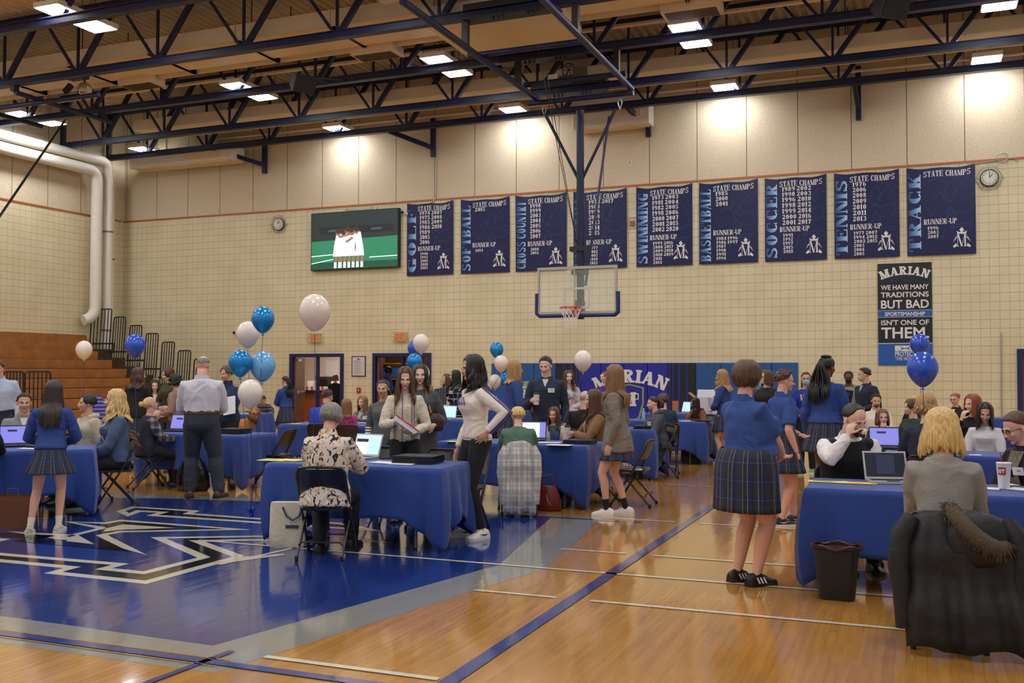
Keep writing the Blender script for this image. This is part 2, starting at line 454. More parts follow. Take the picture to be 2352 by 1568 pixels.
for ti, y in enumerate(TRUSS_Y):
    t = thing('roof_truss', 'long navy steel roof truss '+TL[ti], 'roof truss', (0, y, 0), group='roof trusses')
    x0, x1 = XL+.15, 11.8
    c = MB(); xm, L = (x0+x1)/2, x1-x0
    c.box((xm, 0, ZC+.05), (L, .20, .02)); c.box((xm, -.045, ZC-.02), (L, .05, .13)); c.box((xm, .045, ZC-.02), (L, .05, .13)); c.box((xm, 0, ZC-.085), (L, .17, .02))
    c.build('bottom_chord', M_steel, t, smooth=False)
    c = MB(); c.box((xm, 0, zt+.07), (L, .20, .03)); c.box((xm, -.05, zt), (L, .05, .13)); c.box((xm, .05, zt), (L, .05, .13)); c.build('top_chord', M_steel, t, smooth=False)
    c = MB(); c.box((x0+.05, 0, (ZC+zt)/2), (.12, .12, zt-ZC)); c.build('end_post', M_steel, t, smooth=False)
    k = 0
    while NODE0+NP*k < x1:
        x = NODE0+NP*k
        if protos is None: protos = [m.build('web_brace', M_steel, None, smooth=False) for m in (brace_v, brace_l, brace_r)]; use = protos
        else: use = [q.copy() for q in protos]; [COL.objects.link(q) for q in use]
        for q in use: q.parent = t; q.location = (x, 0, ZC+.02)
        k += 1
# ---- lamps
M_lamp = mat('lamp_lens', (247, 250, 255), .5, emit=LAMP_POWER)
hp = MB(); hp.box((0, 0, .06), (.62, .74, .10)); hp.box((0, 0, .14), (.2, .5, .06))
lp = MB(); lp.box((0, 0, .004), (.56, .68, .012))
wires = MB(); [wires.tube([(sx*.25, sy*.3, .1), (sx*.25, sy*.3, 1.47)], .006, 5) for sx in (-1, 1) for sy in (-1, 1)]
first = None
XS = [(-22.45, 'first'), (-15.32, 'second'), (-9.84, 'third'), (-4.22, 'fourth'), (1.6, 'fifth'), (7.3, 'sixth')]
ROWS = [(24.42, 'row along the banner wall'), (20.72, 'behind the third truss, farther row'), (19.88, 'behind the third truss, closer row'), (15.2, 'behind the highest truss, farther row'), (14.38, 'behind the highest truss, closer row')]
extra = [9.7, 8.9, 4.2, 3.4, -1.5]
for yy, rn in ROWS+[(q, None) for q in extra]:
    for xx, xn in XS:
        if rn is None and xx > 7: continue
        lab = 'bright square ceiling lamp, %s from the bleacher wall, %s' % (xn, rn) if rn else 'square ceiling lamp over the near part of the court'
        if first is None:
            t = thing('high_bay_light', lab, 'ceiling light', (xx, yy, 8.62), group='high bay ceiling lamps'); first = t
            hp.build('housing', M_white, t, smooth=False); lp.build('lens', M_lamp, t, smooth=False); wires.build('hanging_wire', M_black, t)
        else:
            t = copy_tree(first); t['label'] = lab; t.location = (xx, yy, 8.62)
        if rn is None: t['group'] = 'lamps over the near court'
# ---- ducts
def rduct(name, lab, xa, xb, ya, yb, za, zb, rad, seams, seg=6):
    ring = []
    for cx, cz, a0 in ((yb-rad, zb-rad, 0), (ya+rad, zb-rad, 90), (ya+rad, za+rad, 180), (yb-rad, za+rad, 270)):
        for i in range(seg+1):
            a = R(a0+90*i/seg); ring.append((cx+rad*math.cos(a), cz+rad*math.sin(a)))
    t = thing(name, lab, 'air duct', (0, 0, 0))
    MB().loft([[(x, p, q) for p, q in ring] for x in (xa, xb)]).build('duct_body', M_duct, t)
    x = xa+.6; cy0, cz0 = (ya+yb)/2, (za+zb)/2
    while x < xb:
        MB().loft([[(x+dx, cy0+(p-cy0)*1.012, cz0+(q-cz0)*1.012) for p, q in ring] for dx in (0, .05)]).build('seam_flange', M_duct, t); x += seams
    x = xa+1
    while x < xb-.1:
        for yy in (ya+.1, yb-.1): MB().tube([(x, yy, zb-.1), (x, yy, ZDECK+.03)], .012, 5).build('hanger_rod', M_black, t)
        x += seams*2
    return t
z1 = at_y(0, 147, 17.5).z; z0 = at_y(300, 190, 19.1).z
rduct('oval_duct', 'long rounded cream air duct behind the second truss, with louvred outlets beneath', XL+.1, 11, 17.45, 19.1, z0, z1, .33, 2.4)
q0 = at_y(312, 278, 22.85); q1 = at_y(480, 310, 24.0)
rduct('box_duct', 'long square cream air duct between the fourth truss and the banner wall', q0.x, 11, 22.75, 23.95, q1.z, q0.z, .03, 1.9)
a, b = at_y(835, 0, 15.3), at_y(1215, 0, 15.3)
zq = at_z(870, 46, 8.75).z
rduct('branch_duct', 'wide flat cream duct box at the top edge above the nearer trusses', a.x-.4, b.x+.2, 15.55, 16.75, 8.78, 9.5, .03, 2.6)
a, b = at_y(1030, 100, 18.4), at_y(1300, 80, 18.4)
rduct('branch_duct', 'short cream duct box crossing over the basketball frame pipes', a.x, b.x, 17.2, 19.4, z0-.36, z0-.004, .03, 1.4)
M_louvre = mat('louvre_dark', (92, 82, 66), .7)
for (px, py, w, lab) in ((325, 190, 1.0, 'white louvred air outlet box under the oval duct by the mirror ball'), (866, 120, 1.05, 'white louvred air outlet box under the middle of the oval duct'), (1590, 22, 1.15, 'white louvred air outlet box under the far end of the oval duct')):
    p = at_z(px, py, z0-.05)
    t = thing('air_outlet', lab, 'air vent', (p.x, min(max(p.y, 17.6), 19.2), z0-.02), group='duct outlets')
    MB().box((0, 0, -.02), (w, .55, .2)).build('outlet_box', M_duct, t)
    g = MB(); [g.box((0, -.2+.05*i, -.13), (w*.88, .02, .02)) for i in range(9)]; g.build('louvre', M_louvre, t)
# wall units and boxes below the wall truss
def unit(lab, pa, pb, y0, y1, name='air_unit'):
    a, b = at_y(*pa, y0), at_y(*pb, y0)
    t = thing(name, lab, 'air unit', ((a.x+b.x)/2, (y0+y1)/2, b.z))
    w, h, d = b.x-a.x, a.z-b.z, y1-y0
    MB().box((0, 0, h/2), (w, d, h)).build('casing', M_white, t, smooth=False)
    l = MB(); l.box((0, 0, -.015), (w*.9, d*.8, .03)); l.box((w*.22, -d/2-.01, h*.5), (w*.35, .02, h*.5)); l.build('panel_lip', M_duct, t, smooth=False)
    MB().tube([(-w*.2, 0, h), (-w*.2, 0, ZDECK-b.z)], .03, 6).build('hanger_rod', M_white, t)
unit('white ceiling air unit in the corner beside the drain pipes', (298, 356), (530, 364), 24.3, 24.95)
unit('large white air unit on the wall behind the basketball post', (1317, 232), (1490, 280), 24.55, 25.1)
# cream sprinkler pipe
def pipe(name, lab, pts, r, m, cat='pipe', seg=10):
    return tag(MB().tube(pts, r, seg).build(name, m), lab, cat)
pipe('sprinkler_pipe', 'thin cream pipe running behind the third truss under the deck', [(XL+.2, 20.9, 9.25), (11.5, 20.9, 9.25)], .05, M_duct)
pipe('sprinkler_pipe', 'thin cream pipe running just above the wall truss', [(-20.5, 24.65, 8.78), (11.5, 24.65, 8.78)], .04, M_duct)
# ---- drain pipes in the corner
def pipe_run(lab, pts, r, straps):
    t = thing('drain_pipe', lab, 'pipe', (0, 0, 0), group='corner drain pipes')
    P = []
    pts = [V(p) for p in pts]
    for i, p in enumerate(pts):
        if 0 < i < len(pts)-1:
            a = (pts[i-1]-p).normalized()*r*2.2; b = (pts[i+1]-p).normalized()*r*2.2
            for k in range(6):
                s = k/5; P.append(p+a*(1-s)**2+b*s**2)
        else: P.append(p)
    MB().tube(P, r, 18).build('pipe_body', M_white, t)
    s = MB()
    for z in straps: s.lathe([(r+.015, z), (r+.015, z+.05)], (pts[-1].x, pts[-1].y, 0), 14)
    s.build('pipe_strap', mat('strap_grey', (120, 118, 110), .4, .6), t)
x = XL+.42
v1 = at_x(222, 500, x); v2 = at_x(248, 500, x)
pipe_run('thick white drain pipe along the side wall, dropping beside the corner', [(x, 2, 8.22), (x, v2.y, 8.22), (x, v2.y, 2.2)], .15, (6.0, 2.9))
pipe_run('thick white drain pipe ending in a round elbow just above the bleacher rails', [(x, 2, 7.86), (x, v1.y, 7.86), (x, v1.y, 3.3), (x-.12, v1.y-.35, 3.2)], .17, ())
v3 = at_x(263, 500, XL+.2)
pipe_run('thin white conduit beside the drain pipes in the corner', [(XL+.11, v3.y, 8.1), (XL+.11, v3.y, 3.2)], .075, (5.2,))
# ---- wall brackets
for (px, pt, pb, dx, dy, lab) in ((608, 333, 398, 492, 330, 'by the corner air unit'), (995, 288, 360, 893, 284, 'above the screen and golf banner'), (1489, 240, 314, 1440, 232, 'beside the basketball post'), (1971, 172, 276, 1962, 150, 'above the tennis banner')):
    a, b = at_y(px, pt, 25.05), at_y(px, pb, 25.05); c = at_y(dx, dy, 24.3)
    t = thing('truss_bracket', 'navy steel wall bracket with a slanted strut '+lab, 'bracket', (a.x, 25.05, b.z), group='wall brackets')
    MB().box((0, 0, (a.z-b.z)/2+.1), (.12, .12, a.z-b.z+.2)).build('post', M_steel, t, smooth=False)
    MB().bar((0, -.02, .25), (c.x-a.x, c.y-25.05, ZC-b.z-.05), .09, .12).build('strut', M_steel, t, smooth=False)
# ---- basketball backstop
M_glass = mat('board_glass', (232, 246, 232), .03, alpha=.13, spec=.5)
M_alu = mat('board_frame', (176, 172, 158), .45, .5); M_navyp = mat('navy_padding', (28, 44, 104), .5); M_red = mat('rim_red', (196, 34, 26), .4); M_net = mat('net_white', (236, 232, 222), .8)
BY = 20.55
bl, br_ = at_y(1235, 615, BY), at_y(1418, 608, BY)
bx = (bl.x+br_.x)/2
bz0 = at_y(1326, 723, BY).z; bz1 = at_y(1326, 611.5, BY).z
bk = thing('basketball_backstop', 'basketball hoop with glass backboard hung on navy pipes from the ceiling', 'basketball hoop', (bx, BY, 0))
hw, fh = .915, .05
def L(p): return V(p)-V((bx, BY, 0))
MB().box((0, 0, (bz0+bz1)/2), (2*hw-.06, .014, bz1-bz0-.06)).build('backboard_glass', M_glass, bk, smooth=False)
f = MB(); f.box((0, 0, bz1-.03), (2*hw, .06, .06)); f.box((0, 0, bz0+.04), (2*hw, .06, .06)); f.box((-hw+.024, 0, (bz0+bz1)/2), (.05, .052, bz1-bz0-.02)); f.box((hw-.024, 0, (bz0+bz1)/2), (.05, .052, bz1-bz0-.02)); f.box((-.06, .02, (bz0+bz1)/2), (.03, .03, bz1-bz0-.08))
f.build('backboard_frame', M_alu, bk, smooth=False)
s = MB(); cz = bz0+.37; [s.box(c, d) for c, d in (((0, -.012, cz+.21), (.61, .008, .05)), ((0, -.012, cz-.21), (.61, .008, .05)), ((-.28, -.012, cz), (.05, .006, .37)), ((.28, -.012, cz), (.05, .006, .37)))]
s.build('target_square', mat('target_white', (206, 204, 196), .6), bk, smooth=False)
s = MB(); zz = bz0-.01
s.tube([(-hw-.01, 0, zz+.50), (-hw-.015, 0, zz+.06), (-hw+.06, 0, zz), (hw-.06, 0, zz), (hw+.015, 0, zz+.06), (hw+.01, 0, zz+.50)], .05, 10)
s.build('edge_padding', M_navyp, bk)
rz_ = at_y(1310, 706, BY-.42).z
rm = MB(); rm.tube([(.235*math.cos(2*math.pi*i/28), -.42+.235*math.sin(2*math.pi*i/28), rz_) for i in range(28)], .011, 8, closed=True)
rm.box((0, -.1, rz_-.05), (.16, .2, .03)); rm.box((0, -.02, rz_-.08), (.14, .03, .22)); rm.bar((0, -.03, rz_-.17), (0, -.18, rz_-.03), .12, .02)
rim = rm.build('rim', M_red, bk)
nt_ = MB(); N = 12
def npt(k, r, z): a = 2*math.pi*k/N; return (r*math.cos(a), -.42+r*math.sin(a), z)
lv = [(0, .235), (.10, .205), (.18, .165), (.25, .14), (.32, .128), (.39, .125), (.44, .13)]
for i in range(len(lv)-1):
    for k in range(N):
        o = .5*(i % 2)
        for sgn in (-.5, .5): nt_.tube([npt(k+o, lv[i][1], rz_-lv[i][0]), npt(k+o+sgn, lv[i+1][1], rz_-lv[i+1][0])], .0045, 4, caps=False)
nt_.build('net', M_net, rim)
PY = BY+.25
pz1 = at_y(1332, 254, PY).z; pxx = at_y(1333, 500, PY).x
MB().cyl(L((pxx, PY, bz0-.08)), L((pxx, PY, pz1)), .085, 18).build('post', M_steel, bk)
for c_, d_ in (((pxx, PY-.1, bz1-.12), (.3, .2, .1)), ((pxx, PY-.08, bz0+.2), (.2, .2, .25)), ((pxx, PY, at_y(1335, 572, PY).z), (.42, .26, .1))): MB().box(L(c_), d_).build('mount_plate', M_black, bk, smooth=False)
def ppipe(name, a, b, r): MB().cyl(L(a), L(b), r, 12).build(name, M_steel, bk)
hk1, hk2 = at_y(1250, 250, PY), at_y(1424, 235, PY); vj = at_y(1333, 420, PY)
ppipe('brace_pipe', at_y(1252, 262, PY), vj, .035); ppipe('brace_pipe', at_y(1414, 250, PY), vj, .035)
ca, cb = at_y(1215, 238, PY), at_y(1455, 213, PY); ZP = (ca.z+cb.z)/2
ppipe('cross_pipe', (ca.x, PY, ZP), (cb.x, PY, ZP), .06)
ya = 16.6
for (pn, pf) in (((1010, 60), (1230, 225)), ((1275, 25), (1448, 197))):
    e = at_y(*pf, PY); ppipe('support_pipe', (e.x, 14.5, ZP+.12), (e.x, PY+.1, ZP+.12), .065)
    for yy in TRUSS_Y[:3]: MB().box(L((e.x, yy, (ZP+.15+ZC-.08)/2)), (.12, .12, ZC-ZP-.2)).build('hanger_clamp', M_black, bk, smooth=False)
for (pa, pb, dz) in (((1073, 127), (1348, 96), .25), ((1204, 195), (1438, 169), .25)):
    a = at_z(*pa, ZP+dz); b = at_z(*pb, ZP+dz); ppipe('cross_pipe', (a.x, (a.y+b.y)/2, ZP+dz), (b.x, (a.y+b.y)/2, ZP+dz), .06)
ppipe('back_strut', at_y(1399, 268, 22.3), at_y(1345, 655, PY+.12), .03)
for hk in (hk1, hk2): MB().tube([L(hk)+V((0, 0, .12)), L(hk)+V((.05, 0, 0)), L(hk)+V((0, 0, -.16)), L(hk)+V((-.05, 0, 0))], .014, 6, closed=True).build('hook', M_alu, bk)
for i, (px, py) in enumerate(((1226, 80), (1236, 82))):
    MB().tube([L(at_y(px+10, py+35, PY-1.5)), L(at_y(1326, 565, PY-.05))], .008, 5).build('hoist_cable', M_black, bk)
for tx, yy in ((-6.9, TRUSS_Y[1]), (-7.3, TRUSS_Y[2]), (-7.6, TRUSS_Y[3])):
    pl = MB(); pl.box(L((tx, yy, ZC-.12)), (1.9, .34, .03)); pl.box(L((tx, yy, ZC+.1)), (1.9, .3, .12))
    for i in range(3):
        for s in (-.35, .35): pl.cyl(L((tx+s+.1*i, yy-.08, ZC-.2)), L((tx+s+.1*i, yy-.08, ZC-.1)), .03, 8)
    pl.build('clamp_plate', M_black, bk)
wc = at_y(1320, 172, PY-.3)
t = thing('hoist_winch', 'small dark hoist motor with a spoked wheel on the basketball frame', 'winch', wc)
MB().tube([(-.14+.15*math.cos(2*math.pi*i/20), 0, .12+.15*math.sin(2*math.pi*i/20)) for i in range(20)], .014, 6, closed=True).build('pulley_rim', M_black, t)
sp = MB(); [sp.bar((-.14, 0, .12), (-.14+.14*math.cos(math.pi*i/3), 0, .12+.14*math.sin(math.pi*i/3)), .025, .015) for i in range(6)]; sp.build('spoke', M_black, t)
m = MB(); m.box((.14, .05, .02), (.34, .2, .26)); m.cyl((-.35, .05, -.06), (-.1, .05, -.06), .09, 14); m.build('gear_case', mat('gear_case', (88, 74, 52), .6), t)
MB().box((-.5, .05, -.02), (.22, .16, .16)).build('control_box', M_duct, t)
# folded side backstop over the bleachers
t = thing('folded_backstop', 'dark folded pipe frame hanging under the trusses above the bleachers', 'basketball frame', (0, 0, 0))
for a, b in (((35, 212), (235, 282)), ((-60, 246), (78, 292))):
    p, q = at_z(*a, 8.2), at_z(*b, 8.2); MB().cyl((p.x, p.y, 8.2), (p.x, q.y, 8.2), .06, 10).build('support_pipe', M_steel, t)
p = at_z(60, 232, 8.2); MB().cyl((p.x-3, p.y, 8.12), (p.x+2.3, p.y, 8.12), .06, 10).build('cross_pipe', M_steel, t)
for yy in (17.02, 19.72): MB().box((at_z(35, 212, 8.2).x, yy, 8.3), (.14, .14, .16)).build('hanger_clamp', M_black, t)
MB().tube([at_y(148, 278, 19.5), at_y(-20, 525, 16.0)], .028, 8).build('guy_cable', M_black, t)
p = at_y(195, 205, 17.9)
t = thing('mirror_ball', 'small silvery mirror ball hanging below the second truss', 'mirror ball', p)
MB().ell((0, 0, 0), (.17, .17, .17), nu=14, nv=9).build('ball', mat('mirror_facets', (190, 180, 160), .25, .8, bump=.6, bscale=40), t, sharp=5)
MB().tube([(0, 0, .16), (0, -.1, .45), (0, -.6, .62)], .02, 8).build('hanger', M_steel, t)
m = MB(); m.cyl((-.62, 0, .0), (-.44, 0, .14), .08, 10); m.box((-.2, 0, .3), (.5, .16, .1)); m.build('spot_lamp', M_steel, t)
# ---- loudspeakers
def speaker(lab, px, py, y, s, rz, tilt):
    p = at_y(px, py, y); t = thing('loudspeaker', lab, 'loudspeaker', p, R(rz), 'hanging loudspeakers')
    Mx = Matrix.Rotation(R(tilt), 3, 'X')
    MB().loft([[Mx @ V((x*s*a, yy*s, z*s*b)) for x, z in ((-1, -1), (1, -1), (1, 1), (-1, 1))] for yy, a, b in ((-.36, .40, .30), (-.30, .42, .32), (.34, .26, .22))]).build('cabinet', mat('speaker_black', (18, 18, 18), .6), t, smooth=False)
    MB().loft([[Mx @ V((x*s*.37, yy*s, z*s*.27)) for x, z in ((-1, -1), (1, -1), (1, 1), (-1, 1))] for yy in (-.375, -.36)]).build('grille', mat('speaker_grille', (30, 30, 30), .9), t, smooth=False)
    iv = Matrix.Rotation(-R(rz), 3, 'Z')
    for q in (-.12, .12): MB().tube([(q*s, .05, .2*s), iv @ V((q*2, 19.66-y, 8.40-p.z))], .018, 6).build('hanger_rod', M_black, t)
speaker('black loudspeaker hanging beside the lamps of the third truss, above the screen', 692, 188, 18.2, .62, 62, 28)
speaker('black loudspeaker at the top edge, hanging above the tennis banner', 2040, 12, 18.2, .66, 40, 25)
# ================================================================ lettering
class Font:
    """Serif letters as flat polygons: thick stems T, thin strokes t, serif reach s. Height 1."""
    def __init__(s, T=.24, t=.07, sr=.07, cw=.62): s.T, s.t, s.s, s.cw = T, t, sr, cw
    def rect(s, x0, x1, y0, y1): return [(x0, y0), (x1, y0), (x1, y1), (x0, y1)]
    def stem(s, x, w=None, y0=0, y1=1, top=True, bot=True):
        w = s.T if w is None else w; r = [s.rect(x, x+w, y0, y1)]
        if bot: r.append(s.rect(x-s.s, x+w+s.s, y0, y0+s.t))
        if top: r.append(s.rect(x-s.s, x+w+s.s, y1-s.t, y1))
        return r
    def diag(s, x0, y0, x1, y1, w): return [(x0-w/2, y0), (x0+w/2, y0), (x1+w/2, y1), (x1-w/2, y1)]
    def ring(s, cx, cy, rx, ry, a0=0, a1=360, tx=None, ty=None, n=14):
        tx = s.T if tx is None else tx; ty = s.t if ty is None else ty; out = []
        p = lambda a, i: (cx+(rx-(tx if i else 0))*math.cos(R(a)), cy+(ry-(ty if i else 0))*math.sin(R(a)))
        n = max(4, int(n*abs(a1-a0)/180))
        for k in range(n):
            a, b = a0+(a1-a0)*k/n, a0+(a1-a0)*(k+1)/n
            out.append([p(a, 0), p(b, 0), p(b, 1), p(a, 1)])
        return out
    def glyph(s, c):
        T, t, S, w = s.T, s.t, s.s, s.cw
        x = S; r = []; half = w/2+S
        O = lambda cx=half, rx=w/2, a0=0, a1=360: s.ring(cx, .5, rx, .5, a0, a1)
        if c == ' ': return .3, []
        if c == "'": return .18, [s.rect(.04, .14, .65, 1)]
        if c == '.': return .26, [s.rect(.04, .04+T*.8, 0, .18)]
        if c == '-': return .36, [s.rect(.04, .32, .33, .33+max(t*1.6, .1))]
        if c == 'I': return T+2*S+.03, s.stem(x)
        if c in 'EFL':
            r = s.stem(x)
            if c != 'L': r += [s.rect(x, x+w, 1-t, 1), s.rect(x+w-t*.9, x+w, .72, 1), s.rect(x, x+w*.7, .5, .5+t), s.rect(x+w*.7-t, x+w*.7, .38, .66)]
            if c != 'F': r += [s.rect(x, x+w, 0, t), s.rect(x+w-t*.9, x+w, 0, .3)]
        elif c == 'T': r = s.stem(half-T/2, top=False)+[s.rect(x, x+w, 1-t, 1), s.rect(x, x+t*.9, .68, 1), s.rect(x+w-t*.9, x+w, .68, 1)]
        elif c == 'H': r = s.stem(x)+s.stem(x+w-T)+[s.rect(x, x+w, .5-t/2, .5+t/2)]
        elif c == 'N':
            q = max(t, .05); r = s.stem(x, q)+s.stem(x+w-q, q, bot=False)+[s.diag(x+T/2, 1, x+w-T/2, 0, T)]
        elif c == 'M':
            w2 = w*1.35; q = max(t, .05); r = s.stem(x, q)+s.stem(x+w2-T, T)+[s.diag(x+T/2, 1, x+w2*.5, 0, T), s.diag(x+w2*.5, 0, x+w2-T*.7, 1, q)]; return w2+2*S+.03, r
        elif c == 'A': q = max(t, .05); r = [s.diag(x+.04, 0, half-T*.1, 1, q), s.diag(x+w-T/2, 0, half, 1, T), s.rect(x+w*.22, x+w*.75, .27, .27+t), s.rect(x-S, x+.12, 0, t), s.rect(x+w-T-S, x+w+S, 0, t)]
        elif c == 'V': q = max(t, .05); r = [s.diag(x+T/2, 1, half, 0, T), s.diag(half, 0, x+w-.04, 1, q), s.rect(x-S, x+T+S, 1-t, 1), s.rect(x+w-.12, x+w+S, 1-t, 1)]
        elif c == 'W':
            w2 = w*1.45; q = max(t, .05)
            r = [s.diag(x+T/2, 1, x+w2*.3, 0, T), s.diag(x+w2*.3, 0, x+w2*.5, 1, q), s.diag(x+w2*.52, 1, x+w2*.74, 0, T), s.diag(x+w2*.74, 0, x+w2-.03, 1, q), s.rect(x-S, x+T+S, 1-t, 1), s.rect(x+w2-.14, x+w2+S, 1-t, 1)]; return w2+2*S+.03, r
        elif c == 'Y': q = max(t, .05); r = s.stem(half-T/2, y1=.5, top=False)+[s.diag(half-T*.1, .42, x+T/2, 1, T), s.diag(half+T*.2, .45, x+w-.04, 1, q), s.rect(x-S, x+T+S, 1-t, 1), s.rect(x+w-.14, x+w+S, 1-t, 1)]
        elif c == 'K': q = max(t, .05); r = s.stem(x)+[s.diag(x+T, .4, x+w-.05, 1, q), s.diag(x+T+.08, .55, x+w-T/2, 0, T), s.rect(x+w-.16, x+w+S, 1-t, 1), s.rect(x+w-T-S, x+w+S, 0, t)]
        elif c in 'PRB':
            r = s.stem(x)+s.ring(x+w*.45, .74, w*.52, .26, -90, 90)+[s.rect(x, x+w*.46, 1-t, 1), s.rect(x, x+w*.46, .48, .48+t)]
            if c == 'R': r += [s.diag(x+w*.5, .5, x+w-T/2, 0, T), s.rect(x+w-T-S*.4, x+w+S, 0, t)]
            if c == 'B': r += s.ring(x+w*.45, .26, w*.56, .26, -90, 90)+[s.rect(x, x+w*.46, 0, t)]
        elif c == 'D': r = s.stem(x)+s.ring(x+w*.4, .5, w*.6, .5, -90, 90)+[s.rect(x, x+w*.4, 0, t), s.rect(x, x+w*.4, 1-t, 1)]
        elif c == 'U': q = max(t, .05); r = s.stem(x, y0=.3, bot=False)+s.stem(x+w-q, q, y0=.3, bot=False)+s.ring(half, .32, w/2, .32, 180, 360)
        elif c in 'OQ0': r = O()+([s.diag(x+w*.55, .25, x+w*.98, -.08, T*.7)] if c == 'Q' else [])
        elif c == 'C': r = O(a0=45, a1=315)+[s.rect(x+w*.84, x+w*.94, .64, 1), s.rect(x+w*.84, x+w*.94, 0, .3)]
        elif c == 'G': r = O(a0=50, a1=310)+[s.rect(x+w*.84, x+w*.94, .68, 1), s.rect(x+w-T, x+w, 0, .42), s.rect(x+w-T-S*1.5, x+w+S, .42-t, .42)]
        elif c in 'S':
            m = (T+t)*.5; r = s.ring(half, .74, w/2*.94, .26, 20, 270, m*1.1, m*.8)+s.ring(half, .27, w/2, .27, -160, 90, m*1.1, m*.8)+[s.rect(x+w*.82, x+w*.94, .72, 1), s.rect(x, x+w*.12, 0, .3)]
        elif c == '1': return T+.26, [s.rect(.12, .12+T, 0, 1), s.rect(.02, T+.22, 0, t), [(0, .72), (.12, .72), (.12+T*.5, 1), (.12, 1)]]
        elif c == '2': m = (T+t)*.55; r = s.ring(half, .7, w/2, .3, -10, 170, m*1.2, m*.8)+[s.diag(x+m*.6, .1, x+w-m*.7, .64, m*1.1), s.rect(x, x+w, 0, m), s.rect(x+w-.1, x+w, 0, .28)]
        elif c == '3': m = (T+t)*.5; r = s.ring(half, .74, w/2*.92, .26, -90, 160, m*1.2, m*.8)+s.ring(half, .27, w/2, .27, -160, 90, m*1.2, m*.8)
        elif c == '4': r = s.stem(x+w*.5, top=False)+[s.diag(x+.05, .3, x+w*.6, 1, .1), s.rect(x, x+w, .24, .24+max(t, .1))]
        elif c == '5': m = (T+t)*.5; r = [s.rect(x+.04, x+w*.92, 1-m, 1), s.rect(x+.04, x+.12, .5, 1)]+s.ring(half, .31, w/2, .31, -160, 130, m*1.2, m*.8)
        elif c in '69':
            r = s.ring(half, .31, w/2, .31, 0, 360, T*.9)+s.ring(half, .5, w/2, .5, 60, 200, T*.9)
            if c == '9': r = [[(2*half-px, 1-py) for px, py in q] for q in r]
        elif c == '7': m = (T+t)*.5; r = [s.rect(x, x+w, 1-m*1.1, 1), s.diag(x+w*.4, 0, x+w-T*.4, 1, T*.9), s.rect(x, x+.08, .7, 1)]
        elif c == '8': m = (T+t)*.55; r = s.ring(half, .74, w/2*.9, .26, 0, 360, m*1.1, m*.7)+s.ring(half, .27, w/2, .27, 0, 360, m*1.1, m*.7)
        return w+2*S+.03, r
    def text(s, txt, mb, o, ux, uy, width=None, height=1.0, mi=0, lift=0.0, align='l', arc=None):
        """lay the text out from origin o along ux, uy"""
        gl = [s.glyph(c) for c in txt]; tw = sum(g[0] for g in gl)
        sx = (width/tw) if width else height
        o, ux, uy = V(o), V(ux), V(uy); nn = ux.cross(uy)
        x = {'l': 0, 'c': -tw*sx/2, 'r': -tw*sx}[align]
        for g, polys in gl:
            for pi, p in enumerate(polys):
                area = sum(p[i][0]*p[(i+1) % len(p)][1]-p[(i+1) % len(p)][0]*p[i][1] for i in range(len(p)))
                if area < 0: p = p[::-1]
                if arc:
                    cx = x+g*sx/2; rad, = arc; a = cx/rad
                    P = [(rad*math.sin(a)+((q[0]-g/2)*sx)*math.cos(a)+q[1]*height*math.sin(a), rad*(math.cos(a)-1)-((q[0]-g/2)*sx)*math.sin(a)+q[1]*height*math.cos(a)) for q in p]
                else: P = [(x+q[0]*sx, q[1]*height) for q in p]
                mb.poly([o+ux*a+uy*b+nn*(lift+.0007*(pi % 7)) for a, b in P], mi)
            x += g*sx
FAT = Font(); HEAD = Font(.17, .06, .05, .52); SLAB = Font(.24, .16, .08, .66); SANS = Font(.20, .17, 0, .56)
UX, UZ = V((1, 0, 0)), V((0, 0, 1))
M_ink = mat('ink_white', (228, 226, 220), .7)
# ================================================================ banners
def banner_mat():
    m = mat('banner_vinyl', (20, 24, 74), .45, spec=.35); nt, lk = nodes_of(m)
    return m
M_ban = banner_mat()
M_grad = bpy.data.materials.new('gradient_ink'); M_grad.use_nodes = True
nt, lk = nodes_of(M_grad); v_, o_ = xyz(nt, lk, 'Generated'); r_ = ramp(nt, [(0, lin((40, 62, 128))), (.5, lin((96, 150, 205))), (1, lin((176, 210, 236)))]); lk.new(o_[0], r_.inputs[0]); lk.new(r_.outputs[0], nt['Principled BSDF'].inputs['Base Color']); nt['Principled BSDF'].inputs['Roughness'].default_value = .5
M_sketch = mat('banner_sketch', (62, 78, 132), .5)
BANS = [('GOLF', ['1974 2007', '1975 2008', '1985 2009', '1986 2010', '1989', '2005', '2006'], ['1990', '1992', '2000', '2001', '2015']),
 ('SOFTBALL', ['2015'], ['2014']), ('CROSS COUNTRY', '1998 1999 2003 2004 2005 2006 2007'.split(), ['2000', '2002']),
 ('VOLLEYBALL', ['1972 2017', '1983', '1999', '2009', '2013', '2014', '2015'], '1977 2002 2005 2010 2012'.split()),
 ('SWIMMING', ['1973 2003', '1981 2004', '1982 2005', '1998 2006', '2000 2007', '2001 2015', '2002 2020'], ['1999 2016', '2008 2017', '2009 2018', '2010 2019', '2011', '2014']),
 ('BASKETBALL', ['1985', '2000', '2001'], ['1984 1996', '1986 1997', '1987', '1990', '1991', '1994']),
 ('SOCCER', ['1989 2002', '1990 2003', '1996 2010', '1998 2012', '1999 2014', '2000 2016', '2001 2017'], ['1991', '1992', '1997', '2015', '2018']),
 ('TENNIS', ['1976', '2006', '2008', '2009', '2010', '2011', '2013'], ['1977 2007', '1994 2012', '2002 2015', '2003', '2004', '2005']),
 ('TRACK', [], ['1996', '2003', '2007'])]
LEFT = [-13.42, -11.71, -10.06, -8.39, -6.66, -5.02, -3.38, -1.73, -.09]
RUN_Y = {0: .335, 1: .345, 2: .325, 3: .305, 4: .325, 5: .345, 6: .345, 7: .33, 8: .345}
